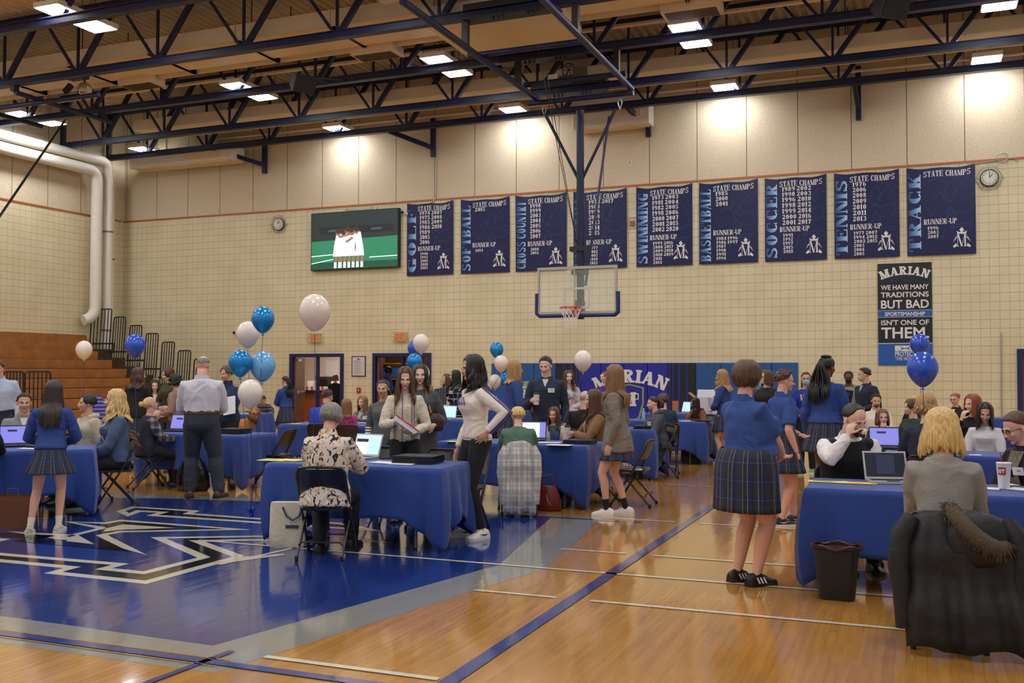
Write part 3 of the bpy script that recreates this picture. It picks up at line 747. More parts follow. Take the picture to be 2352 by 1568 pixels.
def sag(u, v, W): return -.05*(1-v)*0+(.055*math.sin(math.pi*u)+.02*math.sin(3.1*math.pi*u))*max(0, (v-.72)/.28)
for bi, (nm, ch, ru) in enumerate(BANS):
    W, Hb = 1.47, 2.09; x0 = LEFT[bi]; zb = 4.375
    t = thing('banner', 'navy hanging banner listing years, with %s up its side' % nm, 'banner', (x0+W/2, YB-.05, zb), group='championship banners')
    # slightly rippled cloth whose top edge sags between its corner ties
    nx, ny = 24, 26; P = []; F = []
    def off(u, v): return .012*math.sin(9*u+bi)*(v**2)+.02*math.sin(2.2*math.pi*u+bi*.7)*v*v+.015*math.sin(math.pi*u)*(1-v)
    for j in range(ny+1):
        for i in range(nx+1):
            u, v = i/nx, j/ny
            P.append((W*(u-.5), -off(u, v), Hb*v-sag(u, v, W)))
    for j in range(ny):
        for i in range(nx): a = j*(nx+1)+i; F.append((a, a+1, a+nx+2, a+nx+1))
    m = MB(); m.add(P, F); n0 = len(P); m.add([(x, y+.008, z) for x, y, z in P], [f[::-1] for f in F])
    m.build('banner_cloth', M_ban, t)
    def warp(mb):
        q = []
        for x, y, z in mb.v:
            u, v = x/W+.5, z/Hb; q.append((x, -off(u, v)-.007, z-sag(u, v, W)))
        mb.v = q; return mb
    m = MB(); FAT.text(nm, m, (-W/2+.30, 0, .06), UZ, -UX, Hb-.19, .27); warp(m).build('title_lettering', M_grad, t, smooth=False)
    m = MB(); HEAD.text('STATE CHAMPS', m, (-W/2+.36, 0, Hb*.895), UX, UZ, 1.02, .145)
    yy = Hb*.895-.125
    for l in ch: FAT.text(l, m, (-W/2+.42, 0, yy), UX, UZ, .70 if ' ' in l else .32, .112); yy -= .142
    yr = Hb*RUN_Y[bi]; HEAD.text('RUNNER-UP', m, (-W/2+.36, 0, yr), UX, UZ, .72, .125); yy = yr-.125
    for l in ru: FAT.text(l, m, (-W/2+.44, 0, yy), UX, UZ, .54 if ' ' in l else .245, .078); yy -= .10
    warp(m).build('year_lettering', M_ink, t, smooth=False)
    m = MB(); cx, cz = W/2-.30, .17
    Mf = Font(.17, .05, .09, .7); Mf.text('M', m, (cx, 0, cz+.01), UX, UZ, .22, .28, align='c')
    for s in (-1, 1):
        m.poly([(cx+s*.10, 0, cz+.02), (cx+s*.17, 0, cz-.02), (cx+s*.19, 0, cz+.02), (cx+s*.12, 0, cz+.09)][::s])
        for k in (0, 1): m.poly([(cx+s*(.07+.01*k), 0, cz+.26-.03*k), (cx+s*.13, 0, cz+.21-.03*k), (cx+s*.19, 0, cz+.12-.02*k), (cx+s*.13, 0, cz+.23-.03*k)][::s])
        m.poly([(cx, 0, cz+.30), (cx+s*.09, 0, cz+.30), (cx+s*.11, 0, cz+.37), (cx+s*.05, 0, cz+.34), (cx, 0, cz+.345)][::s])
    m.poly([(cx-.018, 0, cz+.345), (cx+.018, 0, cz+.345), (cx+.05, 0, cz+.40), (cx, 0, cz+.455), (cx-.05, 0, cz+.40)])
    warp(m).build('crest', M_ink, t, smooth=False)
    # faint line drawing of a horse and rider
    m = MB()
    def sk(pts, r=.0035): m.tube([(x, 0, z) for x, z in pts], r, 4)
    for pts in ([(-.25, 1.75), (0, 1.86), (.3, 1.86), (.42, 1.8)], [(.05, 1.3), (.12, 1.62), (.25, 1.72), (.33, 1.5), (.25, 1.3), (.1, 1.2)], [(-.2, 1.3), (0, 1.45), (.12, 1.3), (.3, 1.2), (.62, 1.3), (.66, 1.05), (.5, .95), (.3, .98), (.1, .85), (-.1, .7), (-.2, .6)], [(.25, 1.4), (.55, 1.78), (.68, 1.7), (.5, 1.5)], [(.2, 1.1), (.32, .95), (.3, .8), (.2, .72), (.12, .9), (.2, 1.1)], [(-.3, 1.1), (-.2, .95), (0, 1.0)], [(.2, .68), (.66, .72)], [(.15, .62), (.6, .65)], [(.3, .52), (.6, .56)], [(.08, .6), (.02, .35)]): sk(pts)
    q = []
    for x, y, z in m.v:
        u, v = min(max(x/W+.5, 0), 1), z/Hb; q.append((x, -off(u, v)-.002+y*.3, z-sag(u, v, W)))
    m.v = q; m.build('line_drawing', M_sketch, t, smooth=False)
# ---- tall sportsmanship banner
def bfont(parent, name, txt, x, z, w, h, m, d=-.012, bold=.02, rz=0.0):
    cu = bpy.data.curves.new(name, 'FONT'); cu.body = txt; cu.size = 1.0; cu.offset = bold; cu.align_x = 'CENTER'; cu.extrude = .002
    tmp = bpy.data.objects.new('tmp', cu); COL.objects.link(tmp)
    me = bpy.data.meshes.new_from_object(tmp.evaluated_get(bpy.context.evaluated_depsgraph_get()))
    bpy.data.objects.remove(tmp); bpy.data.curves.remove(cu)
    n = len(me.vertices); c = np.empty(n*3, np.float32); me.vertices.foreach_get('co', c); c = c.reshape(-1, 3)
    mn, mx = c.min(0), c.max(0)
    sx = w/(mx[0]-mn[0]); sz = h/(mx[1]-mn[1])
    q = np.empty_like(c); q[:, 0] = (c[:, 0]-(mn[0]+mx[0])/2)*sx+x; q[:, 2] = (c[:, 1]-mn[1])*sz+z; q[:, 1] = d-c[:, 2]
    me.vertices.foreach_set('co', q.ravel()); me.materials.clear(); me.materials.append(m); me.update()
    o = bpy.data.objects.new(name, me); COL.objects.link(o); o.parent = parent
    return o
M_vblk = mat('vinyl_black', (18, 18, 22), .45); M_vblu = mat('vinyl_blue', (32, 88, 168), .45); M_dblu = mat('ink_blue', (20, 52, 108), .6)
vz0, vz1 = 1.80, 4.22; VH = vz1-vz0
t = thing('sportsmanship_banner', 'tall black and blue banner about traditions and sportsmanship below the tennis banner', 'banner', (-.165, YB-.02, vz0))
MB().box((0, 0, VH/2), (1.19, .012, VH)).build('banner_cloth', M_vblk, t, smooth=False)
m = MB(); m.box((0, -.002, .255), (1.19, .012, .51)); m.build('blue_panel', M_vblu, t, smooth=False); MB().box((0, -.002, VH*.505), (1.19, .012, .15)).build('blue_band', M_vblu, t, smooth=False)
m = MB(); m.box((0, -.004, .52), (1.19, .012, .015)); m.box((0, -.004, VH*.505+.08), (1.19, .012, .008)); m.box((0, -.004, VH*.505-.08), (1.19, .012, .008)); m.build('band_edge', M_ink, t, smooth=False)
m = MB(); SLAB.text('MARIAN', m, (0, -.012, VH*.885), UX, UZ, 1.06, .20, align='c', arc=(1.25,)); m.build('school_lettering', M_ink, t, smooth=False)
for txt, z, w_, h_ in (('WE HAVE MANY', .74, 1.05, .115), ('TRADITIONS', .665, 1.05, .125), ('BUT BAD', .556, 1.05, .20), ('SPORTSMANSHIP', .482, .88, .095), ("ISN'T ONE OF", .393, 1.05, .125), ('THEM.', .262, 1.05, .265)):
    bfont(t, 'slogan_lettering', txt, 0, VH*z, w_, h_, M_ink)
m = MB(); Font(.2, .14, .08, .6).text('C R U S A D E R S', m, (0, -.012, VH*.815), UX, UZ, .78, .055, align='c'); m.build('team_lettering', M_dblu, t, smooth=False)
MB().box((-.01, -.008, .40), (.43, .012, .13)).build('logo_plate', M_ink, t, smooth=False)
m = MB()
for s in (1, -1):
    for q in (1, -1): m.tube([(.035*q, -.016, .40), (.075*q, -.016, .40+s*.012), (.10*q, -.016, .40+s*.045)], .008, 5)
m.tube([(-.05, -.016, .40), (.05, -.016, .40)], .008, 5); m.build('logo_mark', M_dblu, t, smooth=False)
bfont(t, 'slogan_lettering', 'PROTECT', 0, .215, .45, .11, M_ink); bfont(t, 'slogan_lettering', 'THIS HOUSE', 0, .115, .45, .085, M_ink, bold=.005)
# ---- big screen with a huddle on a pitch
sc0, sc1 = at_y(716, 620, YB-.14), at_y(914, 483, YB-.14)
SW, SH = sc1.x-sc0.x, 1.66
t = thing('video_screen', 'large wall video screen showing players in white hugging on a pitch', 'screen', (sc0.x+SW/2, YB-.1, sc0.z))
MB().box((0, .02, SH/2), (SW+.05, .14, SH+.05)).build('screen_case', mat('screen_case', (20, 20, 22), .5), t, smooth=False)
def glow(n, c, e=1.0): return mat('screen_'+n, c, .4, emit=e*.62)
pic = MB(); SM = [glow('stand', (38, 52, 52), .5), glow('pitch', (42, 128, 92), .75), glow('pitch_dark', (22, 84, 62), .6), glow('white', (236, 240, 250), 1.0), glow('skin', (160, 112, 92), .7), glow('hair', (66, 50, 40), .5), glow('board', (30, 34, 44), .5), glow('stand_light', (76, 88, 84), .5)]
sx0, sy = -SW/2, -.056
def srect(x0, x1, z0, z1, mi, d): pic.poly([(sx0+SW*x0, sy-d, SH*z0), (sx0+SW*x1, sy-d, SH*z0), (sx0+SW*x1, sy-d, SH*z1), (sx0+SW*x0, sy-d, SH*z1)], mi)
def spoly(L, mi, d): pic.poly([(sx0+SW*x, sy-d, SH*(1-z)) for x, z in L][::-1], mi)
srect(0, 1, .45, 1, 0, 0); srect(0, 1, 0, .45, 1, 0); srect(0, 1, 0, .12, 2, .0005); spoly([(0, .5), (1, .46), (1, .56), (0, .6)], 1, .0006)
srect(.1, .95, .62, .75, 6, .0005); srect(.7, .82, .66, .70, 7, .001); srect(.2, .33, .66, .70, 7, .001)
spoly([(0, .755), (.28, .735), (.28, .75), (0, .77)], 3, .001); spoly([(.68, .81), (1, .80), (1, .815), (.68, .825)], 3, .001); spoly([(0, .885), (.26, .82), (.26, .835), (0, .90)], 3, .001)
for i, (x, h) in enumerate(((.30, .30), (.36, .29), (.41, .27), (.46, .30), (.56, .28))):
    d = .002+.0008*i; lean = .02 if i < 4 else -.03
    spoly([(x-.035, .62), (x+.05, .62), (x+.05+lean, .36), (x-.02+lean, .36)], 3, d)
    spoly([(x-.045, .78), (x+.06, .78), (x+.05, .60), (x-.03, .60)], 3, d+.0002)
    for k in (0, 1): spoly([(x-.03+.05*k, .90), (x-.005+.05*k, .90), (x+.01+.05*k, .76), (x-.02+.05*k, .76)], 4, d); spoly([(x-.032+.05*k, .985), (x+.0+.05*k, .985), (x+.0+.05*k, .885), (x-.03+.05*k, .885)], 3, d+.0003)
    spoly([(x+lean+.045*math.cos(a)*.75, h+.05+.07*math.sin(a)) for a in [R(30*q) for q in range(12)]][::-1], 5 if i % 2 else 4, d+.0004)
    spoly([(x+lean+.045*math.cos(a)*.75, h+.03+.05*math.sin(a)) for a in [R(30*q) for q in range(12)]][::-1], 5, d+.0005)
spoly([(.32, .42), (.50, .36), (.51, .395), (.33, .46)], 4, .008); spoly([(.40, .52), (.48, .44), (.5, .47), (.42, .55)], 4, .008)
pic.build('picture', SM, t, smooth=False)
m = MB(); m.bar((-SW*.12, 0, SH+.06), (SW*.2, 0, SH+.06), .03, .03); [m.box((x*SW, 0, SH+.05), (.03, .04, .1)) for x in (-.1, .2, .26)]; m.build('mount_rail', M_alu, t, smooth=False)
# ---- clocks with wire guards
for px, py, lab in ((641, 515, 'round wall clock in a wire guard beside the video screen'), (2272, 409, 'round wall clock in a wire guard beside the track banner')):
    p = at_y(px, py, YB-.03); t = thing('wall_clock', lab, 'clock', p, group='caged wall clocks')
    rot = Matrix.Rotation(R(90), 3, 'X')
    def disc(mb, r, y0, y1, n=28, mi=0): mb.loft([[V((r*math.cos(2*math.pi*k/n), y, r*math.sin(2*math.pi*k/n))) for k in range(n)] for y in (y0, y1)], mi)
    m = MB(); disc(m, .20, -.05, .02); m.build('clock_case', M_black, t)
    m = MB(); disc(m, .175, -.056, -.05); m.build('clock_face', mat('clock_face', (228, 226, 210), .5), t)
    m = MB(); m.bar((0, -.062, 0), (.07, -.062, .085), .014, .006, up=(0, 1, 0)); m.bar((0, -.064, 0), (.01, -.064, .13), .01, .006, up=(0, 1, 0))
    for k in range(12): a = R(30*k); m.box((.15*math.cos(a), -.058, .15*math.sin(a)), (.018, .004, .018))
    m.build('hands_and_marks', M_black, t, smooth=False)
    m = MB(); hexp = lambda r, y: [(r*math.cos(R(60*k)), y, r*math.sin(R(60*k))) for k in range(6)]
    for r, y in ((.30, .02), (.27, -.1), (.16, -.12)): m.tube(hexp(r, y), .005, 4, closed=True)
    for k in range(12):
        a = R(30*k); m.tube([(.28*math.cos(a), .02, .28*math.sin(a)), (.25*math.cos(a), -.1, .25*math.sin(a)), (.1*math.cos(a), -.12, .1*math.sin(a))], .004, 4)
    m.build('wire_guard', M_alu, t)
# ---- exit signs
for (x0, x1, lab) in ((-16.70, -16.26, 'EXIT sign in a wire guard above the doorway with the counter'), (-13.82, -13.40, 'EXIT sign in a wire guard above the doorway beside the cluster of three balloons')):
    t = thing('exit_sign', lab, 'exit sign', ((x0+x1)/2, YB-.05, 2.64), group='exit signs')
    MB().box((0, 0, 0), (.38, .09, .24)).build('sign_case', mat('sign_case', (206, 180, 122), .5), t, smooth=False)
    bfont(t, 'sign_lettering', 'EXIT', 0, -.075, .27, .15, mat('exit_red', (210, 40, 30), .5, emit=.5), d=-.048, bold=.02)
    m = MB(); [m.tube([(-.26, .04, z), (-.25, -.08, z), (.25, -.08, z), (.26, .04, z)], .006, 4) for z in (-.13, 0, .13)]; [m.tube([(x, -.08, -.13), (x, -.08, .13)], .006, 4) for x in (-.25, -.125, 0, .125, .25)]; m.build('wire_guard', mat('guard_wire', (190, 172, 130), .5), t)
# ---- framed notice, pull station, cameras, outlet, horn
p = at_y(824, 841, YB-.012)
t = thing('framed_notice', 'purple framed printed notice on the wall between the two doorways', 'notice', p)
MB().box((0, 0, 0), (.47, .02, .60)).build('frame', mat('frame_purple', (58, 40, 104), .5), t, smooth=False)
MB().box((0, -.008, 0), (.41, .012, .54)).build('sheet', mat('notice_paper', (214, 206, 206), .7), t, smooth=False)
m = MB()
for i in range(15):
    w_ = .32 if i else .28; q = rnd.uniform(.6, 1); m.box((-.16+w_*q/2, -.0155, .15-.026*i), (w_*q, .002, .007 if i else .014))
m.build('text_line', mat('notice_ink', (130, 122, 130), .8), t, smooth=False)
m = MB(); m.box((.0, -.0155, .21), (.09, .002, .035)); m.build('emblem', mat('emblem_red', (176, 44, 40), .6), t, smooth=False)
p = at_y(824, 896, YB-.02); t = thing('fire_alarm_pull', 'small red fire alarm pull box on the wall under the framed notice', 'fire alarm', p)
MB().box((0, 0, 0), (.115, .05, .15)).build('pull_case', mat('alarm_red', (176, 30, 30), .4), t, smooth=False)
m = MB(); m.box((0, -.028, .02), (.05, .01, .018)); m.box((0, -.028, -.01), (.016, .01, .05)); m.build('pull_handle', M_ink, t, smooth=False)
for px, py, y0, lab in ((540, 764, YB-.10, 'small white dome camera on the wall beside the balloons'), (926, 488, YB-.14, 'small white camera on the wall between the screen and the golf banner')):
    p = at_y(px, py, y0); t = thing('security_camera', lab, 'camera', p, group='wall cameras')
    m = MB(); m.tube([(0, -.02, 0), (.05, .06, -.01), (.06, .14, -.05)], [.055, .05, .05], 12); m.build('camera_body', M_white, t)
    MB().ell((-.005, -.04, 0), (.045, .045, .045), nu=12, nv=8).build('lens', M_black, t)
p = at_y(1447, 373, YB-.01); t = thing('wall_outlet', 'small white power outlet high on the beige panels beside the basketball post', 'outlet', p)
MB().box((0, 0, 0), (.07, .02, .11)).build('cover_plate', M_white, t, smooth=False); m = MB(); [m.box((0, -.011, z), (.03, .004, .03)) for z in (-.025, .025)]; m.build('socket', M_black, t, smooth=False)
p = at_y(1452, 513, YB-.03); t = thing('alarm_horn', 'small caged alarm horn between the volleyball and swimming banners', 'alarm horn', p)
MB().box((0, 0, 0), (.11, .06, .13)).build('horn_case', mat('horn_red', (150, 90, 76), .5), t, smooth=False)
m = MB(); [m.tube([(.17*math.cos(R(60*k)), .02, .17*math.sin(R(60*k))), (.08*math.cos(R(60*k)), -.06, .08*math.sin(R(60*k)))], .005, 4) for k in range(6)]; m.tube([(.17*math.cos(R(60*k)), .02, .17*math.sin(R(60*k))) for k in range(6)], .005, 4, closed=True); m.build('wire_guard', M_alu, t)
pc = at_y(1001, 362, YB-.03); pd = at_y(1001, 456, YB-.03)
pipe('wall_conduit', 'thin grey conduit down the panels from a bracket to the golf banner', [pc, pd, (pd.x-.1, pd.y, pd.z-.08), at_y(935, 484, YB-.03)], .018, M_alu, 'conduit', 6)
pc = at_y(2299, 763, YB-.02); pd = at_y(2301, 960, YB-.02)
pipe('wall_conduit', 'thin grey conduit on the tiles beside the far doorway', [pc, pd, (pd.x, pd.y, .15)], .016, M_alu, 'conduit', 6)
p = at_y(2302, 361, YB-.06); t = thing('cable_coil', 'coil of grey cable above the clock by the track banner', 'cable', p)
MB().tube([(.12*math.cos(R(18*k)), -.01, .1*math.sin(R(18*k))) for k in range(20)], .012, 6, closed=True).build('coil', M_alu, t); MB().tube([(-.6, .02, -.10), (-.1, .02, -.06), (.25, .02, -.03), (.3, .02, -.12)], .012, 5).build('loose_cable', M_alu, t)
# ---- wall pads
PW = .6285; M_teal = mat('pad_teal', (30, 84, 146), .5); M_royal = mat('pad_royal', (28, 36, 152), .5); M_padb = mat('pad_black', (18, 18, 24), .5)
def pad_shape(mb, x, mi=0, z0=.10, z1=1.875, w=PW): 
    r = .018; mb.loft([[(x+w/2*sx-(e if sx > 0 else -e), y, zz) for sx, zz in ((-1, z0+e), (1, z0+e), (1, z1-e), (-1, z1-e))] for y, e in ((YB-.005, .004), (YB-.045, .004), (YB-.058, .015))], mi)
xs = [-10.78+PW*(i+.5) for i in range(13)]
side = ['first', 'second', 'third', 'fourth']
for i in list(range(3))+list(range(9, 13)):
    m = MB(); pad_shape(m, xs[i]); q = i < 3
    tag(m.build('wall_pad', M_teal), 'teal wall pad, %s from the %s' % (side[i if q else i-9], 'cream doorway wall beside the mural' if q else 'black striped end of the mural by the masked girl'), 'wall pad', 'teal wall pads')
t = thing('wall_mural_pad', 'royal blue padded wall mural with an arched school name and shield', 'wall pad', (0, 0, 0))
for i in range(3, 9): m = MB(); pad_shape(m, xs[i]); m.build('pad', M_royal, t)
m = MB(); ex0, ex1 = xs[3]-PW/2, xs[8]+PW/2
for s, ex in ((1, ex0), (-1, ex1)):
    for a, b in ((.0, .21), (.24, .40), (.46, .56), (.60, .66), (.70, .73)): m.box((ex+s*(a+b)/2, YB-.06, .99), (b-a, .006, 1.74))
m.build('black_stripe', M_padb, t, smooth=False)
m = MB(); S1 = Font(.28, .16, .08, .74)
cxm = at_y(1447, 860, YB-.07)
arcR = 2.02
S1.text('MARIAN', m, (cxm.x, YB-.065, 1.36), UX, UZ, 1.93, .34, align='c', arc=(2.0,)); m.build('school_lettering', M_ink, t, smooth=False)
m = MB(); M_gry = mat('shield_grey', (128, 140, 132), .6)
cx = cxm.x-.02
def shield(s, y, mi): m.poly([(cx+s*x, y, 1.0+s*z) for x, z in ((0, -.92), (.3, -.62), (.42, -.2), (.42, .26), (0, .36), (-.42, .26), (-.42, -.2), (-.3, -.62))], mi)
shield(.98, YB-.0625, 1); shield(.93, YB-.063, 0); shield(.80, YB-.0635, 1); shield(.77, YB-.064, 2)
m.box((cx, YB-.066, 1.0), (.5, .004, .16), 3); m.box((cx, YB-.068, 1.0), (.45, .004, .11), 1); S1.text('M', m, (cx, YB-.072, .75), UX, UZ, .4, .36, align='c', mi=3)
m.build('shield_emblem', [M_gry, M_padb, M_royal, M_ink], t, smooth=False)
# ================================================================ bleachers
M_bwood = mat('bleacher_wood', (166, 106, 54), .4, vary=.2, vscale=3); M_gapshade = mat('bleacher_shadow_gap', (54, 34, 20), .6); M_brown = mat('bleacher_brown', (72, 56, 44), .6)
bt = thing('bleacher', 'brown wooden pull-out bleacher rows along the side wall', 'bleacher', (0, 0, 0))
BR, BD = .262, .55
def brow(k): return -23.72+BD*k, 2.74-BR*k
for k in range(10):
    x, z = brow(k); ye = 22.75 if k > 1 else 23.4-.3*k
    m = MB(); m.box((x+.05, (4+ye)/2, z-.117), (.04, ye-4, .234)); xa = max(XL+.02, x-.30); m.box(((xa+x+.06)/2, (4+ye)/2, z+.0), (x+.06-xa, ye-4, .03)); m.build('seat_board', M_bwood, bt, smooth=False)
    m = MB(); xa = max(XL+.02, x-.5); m.box(((xa+x+.1)/2, (4+ye)/2, z-.27), (x+.1-xa, ye-4, .02)); m.box((x-.02, (4+ye)/2, z-.22), (.04, ye-4, .10)); m.build('foot_board', M_gapshade, bt, smooth=False)  # dark colour paints the shade of the gap between rows onto this board
    if k > 0: m = MB(); m.box((x-.1, 22.77+.5, z-.3), (.5, 1.0, .28)); m.build('aisle_step', M_brown, bt, smooth=False)
def rail(name, lab, o, ux, w, h, n, group, lean=V((0, 0, 0)), r=.018):
    t = thing(name, lab, 'railing', o, group=group)
    ux = V(ux); up = V((0, 0, 1))+lean
    q = .07
    P = [ux*0, up*(h-q)]+[ux*(q-q*math.cos(R(a)))+up*(h-q+q*math.sin(R(a))) for a in (20, 45, 70)]+[ux*q+up*h, ux*(w-q)+up*h]+[ux*(w-q+q*math.sin(R(a)))+up*(h-q+q*math.cos(R(a))) for a in (20, 45, 70)]+[ux*w+up*(h-q), ux*w]
    MB().tube(P, r*1.15, 8).build('rail_frame', M_rail, t)
    b = MB(); [b.tube([ux*(w*(i+1)/(n+1)), ux*(w*(i+1)/(n+1))+up*h], r*.9, 6) for i in range(n)]; b.build('bar', M_rail, t)
    return t
M_rail = mat('rail_brown_black', (40, 30, 26), .5)
order = ['topmost', 'second', 'third', 'fourth', 'fifth', 'sixth', 'seventh', 'eighth']
xr = [at_y(p, 728, 23.7).x for p in (206, 257, 294, 331, 368, 405, 442)]
zr = [at_y(250, y, 23.7).z for y in (709.5, 728.5, 748.5, 767.5, 787, 806.5, 825.5)]
for k in range(7):
    w_ = .80 if k == 0 else .46
    t = rail('bleacher_rail', 'black barred end rail of the bleacher, %s going down the steps' % order[k], (xr[k], 23.7, zr[k]-1.35), UX, w_, 1.35, 5 if k == 0 else 4, 'bleacher end rails', V((.07, 0, 0)), .017)
    MB().bar((-.05, 0, .28), (w_+.2, 0, .28), .03, .05).build('foot_rail', M_rail, t, smooth=False); MB().bar((w_+.18, 0, -.02), (w_+.2, 0, .28), .03, .04).build('foot_post', M_rail, t, smooth=False)
for i, (pa, pb) in enumerate(((8, 54), (58, 116))):
    a, b = at_x(pa, 853, -19.0), at_x(pb, 853, -19.0)
    rail('front_rail', 'black barred front rail of the bleacher, %s the corner' % ('farther from' if i == 0 else 'closer to'), (-19.0, a.y, 0), V((0, 1, 0)), b.y-a.y, a.z, 5, 'bleacher front rails')
# ================================================================ people
def ik(a, b, l1, l2, pole):
    """joint between a and b for two bones; returns (joint, end)"""
    d = b-a; L = d.length; mx = (l1+l2)*.995
    if L > mx: b = a+d*(mx/L); d = b-a; L = mx
    L = max(L, abs(l1-l2)*1.05)
    u = d.normalized(); p = V(pole); p = p-u*p.dot(u)
    if p.length < 1e-5: p = u.orthogonal()
    p.normalize()
    x = (l1*l1-l2*l2+L*L)/(2*L); h = math.sqrt(max(l1*l1-x*x, 1e-8))
    return a+u*x+p*h, b
ARM = { # wrist offset from the shoulder: out, forward, up (fractions of height); elbow pole; hand direction; palm normal; curl
 'down': ((.035, .02, -.305), (.3, -1, 0), (.0, .12, -1), (-1, 0, 0), .35),
 'fold': ((-.085, .125, -.20), (1, -.3, -.4), (-.8, .25, -.3), (0, -.3, 1), .5),
 'hip': ((.045, .03, -.225), (1, -.7, .15), (-.4, .55, -.7), (-1, -.2, 0), .3),
 'table': ((-.03, .205, -.165), (.6, -.6, -.6), (-.25, 1, -.05), (0, 0, -1), .35),
 'type': ((-.05, .20, -.17), (.7, -.5, -.6), (-.2, 1, -.1), (0, 0, -1), .55),
 'hold': ((-.02, .15, -.12), (.4, -.4, -.9), (-.45, .8, .15), (-.8, -.5, 0), .9),
 'chin': ((-.075, .115, .035), (.5, .4, -1), (-.3, -.1, .9), (-.2, -1, 0), .9),
 'eye': ((-.075, .12, .07), (.8, .5, -1), (-.35, -.2, .9), (-.6, -.6, .1), .95),
 'cross': ((-.13, .10, -.155), (1, -.2, -.5), (-1, .1, .1), (0, -1, 0), .4),
 'wave': ((-.01, .14, .02), (.5, -.2, -1), (.0, .1, 1), (0, 1, 0), .1),
 'back': ((-.02, -.07, -.27), (1, -.6, 0), (-.5, -.2, -.8), (0, 1, 0), .4),
 'side': ((.01, .12, -.19), (.5, -1, -.2), (-.2, 1, -.15), (-1, 0, 0), .5),
 'lap': ((-.06, .15, -.235), (1, -.5, -.2), (-.5, .8, -.1), (0, 0, -1), .4)}
TOR_F = [(-.075, .040, .040, -.004), (-.045, .080, .064, -.010), (-.01, .096, .072, -.014), (.035, .094, .068, -.010), (.075, .082, .058, -.004), (.105, .076, .054, .0), (.14, .079, .056, .003), (.18, .086, .064, .010), (.215, .092, .066, .012), (.240, .093, .058, .004), (.260, .078, .050, -.002), (.277, .060, .043, -.004), (.292, .048, .037, -.005), (.306, .037, .034, -.004), (.325, .032, .032, -.002), (.365, .029, .031, .008)]
TOR_M = [(-.075, .040, .042, -.002), (-.045, .078, .064, -.008), (-.01, .090, .070, -.010), (.035, .090, .068, -.004), (.075, .088, .065, .002), (.105, .088, .064, .004), (.14, .092, .064, .004), (.18, .100, .066, .004), (.215, .107, .067, .004), (.240, .106, .060, .0), (.260, .088, .053, -.003), (.277, .068, .046, -.005), (.292, .057, .041, -.005), (.306, .044, .038, -.004), (.325, .037, .036, -.002), (.365, .034, .035, .008)]
HEAD = [((0, -.06, .13), (.335, .42, .37)), ((0, .10, -.08), (.275, .29, .36)), ((0, .11, -.29), (.205, .23, .17)), ((0, .275, -.415), (.085, .08, .07)),
        ((0, .385, -.06), (.042, .07, .13)), ((0, .455, -.145), (.052, .06, .048)), ((.045, .41, -.16), (.034, .04, .03)), ((-.045, .41, -.16), (.034, .04, .03)),
        ((0, .335, .07), (.21, .065, .045)), ((.15, .26, -.13), (.10, .105, .10)), ((-.15, .26, -.13), (.10, .105, .10)), ((0, .37, -.262), (.082, .042, .024)), ((0, .362, -.302), (.072, .044, .028)),
        ((.345, -.03, -.05), (.03, .075, .12)), ((-.345, -.03, -.05), (.03, .075, .12))]
SKIN = {'fair': (230, 186, 164), 'tan': (212, 164, 134), 'pink': (226, 170, 150), 'olive': (196, 142, 108), 'brown': (116, 74, 52), 'leg': (220, 168, 142)}
HAIRC = {'dark': (44, 28, 20), 'black': (18, 15, 15), 'brown': (82, 54, 36), 'lbrown': (128, 92, 60), 'blonde': (214, 178, 112), 'dblonde': (170, 132, 82), 'grey': (128, 124, 116), 'white': (196, 192, 184), 'red': (140, 66, 32), 'auburn': (104, 56, 32)}
def hair_mat(k):
    n = 'hair_'+k
    if n in MATS: return MATS[n]
    m = mat(n, HAIRC[k], .42, spec=.5)
    nt, lk = nodes_of(m); b = nt['Principled BSDF']; vec, o = xyz(nt, lk)
    mp = nt.new('ShaderNodeMapping'); mp.inputs['Scale'].default_value = (90, 90, 5); lk.new(vec, mp.inputs[0])
    ns = nt.new('ShaderNodeTexNoise'); ns.inputs['Scale'].default_value = 1; ns.inputs['Detail'].default_value = 3; lk.new(mp.outputs[0], ns.inputs[0])
    c = lin(HAIRC[k]); r = ramp(nt, [(.3, tuple(x*.62 for x in c[:3])+(1,)), (.7, tuple(min(1, x*1.35) for x in c[:3])+(1,))]); lk.new(ns.outputs['Fac'], r.inputs[0]); lk.new(r.outputs[0], b.inputs['Base Color'])
    bp = nt.new('ShaderNodeBump'); bp.inputs['Strength'].default_value = .5; bp.inputs['Distance'].default_value = .01; lk.new(ns.outputs['Fac'], bp.inputs['Height']); lk.new(bp.outputs[0], b.inputs['Normal'])
    return m
def skin_mat(k):
    m = mat('skin_'+k, SKIN[k], .5, spec=.35)
    m.node_tree.nodes['Principled BSDF'].inputs['Subsurface Weight'].default_value = 0.0
    return m
M_lip = mat('lips', (186, 98, 90), .45); M_eyew = mat('eye_white', (232, 228, 222), .25); M_iris = mat('eye_iris', (46, 32, 26), .2); M_lash = mat('eyelid_dark', (70, 46, 38), .6)
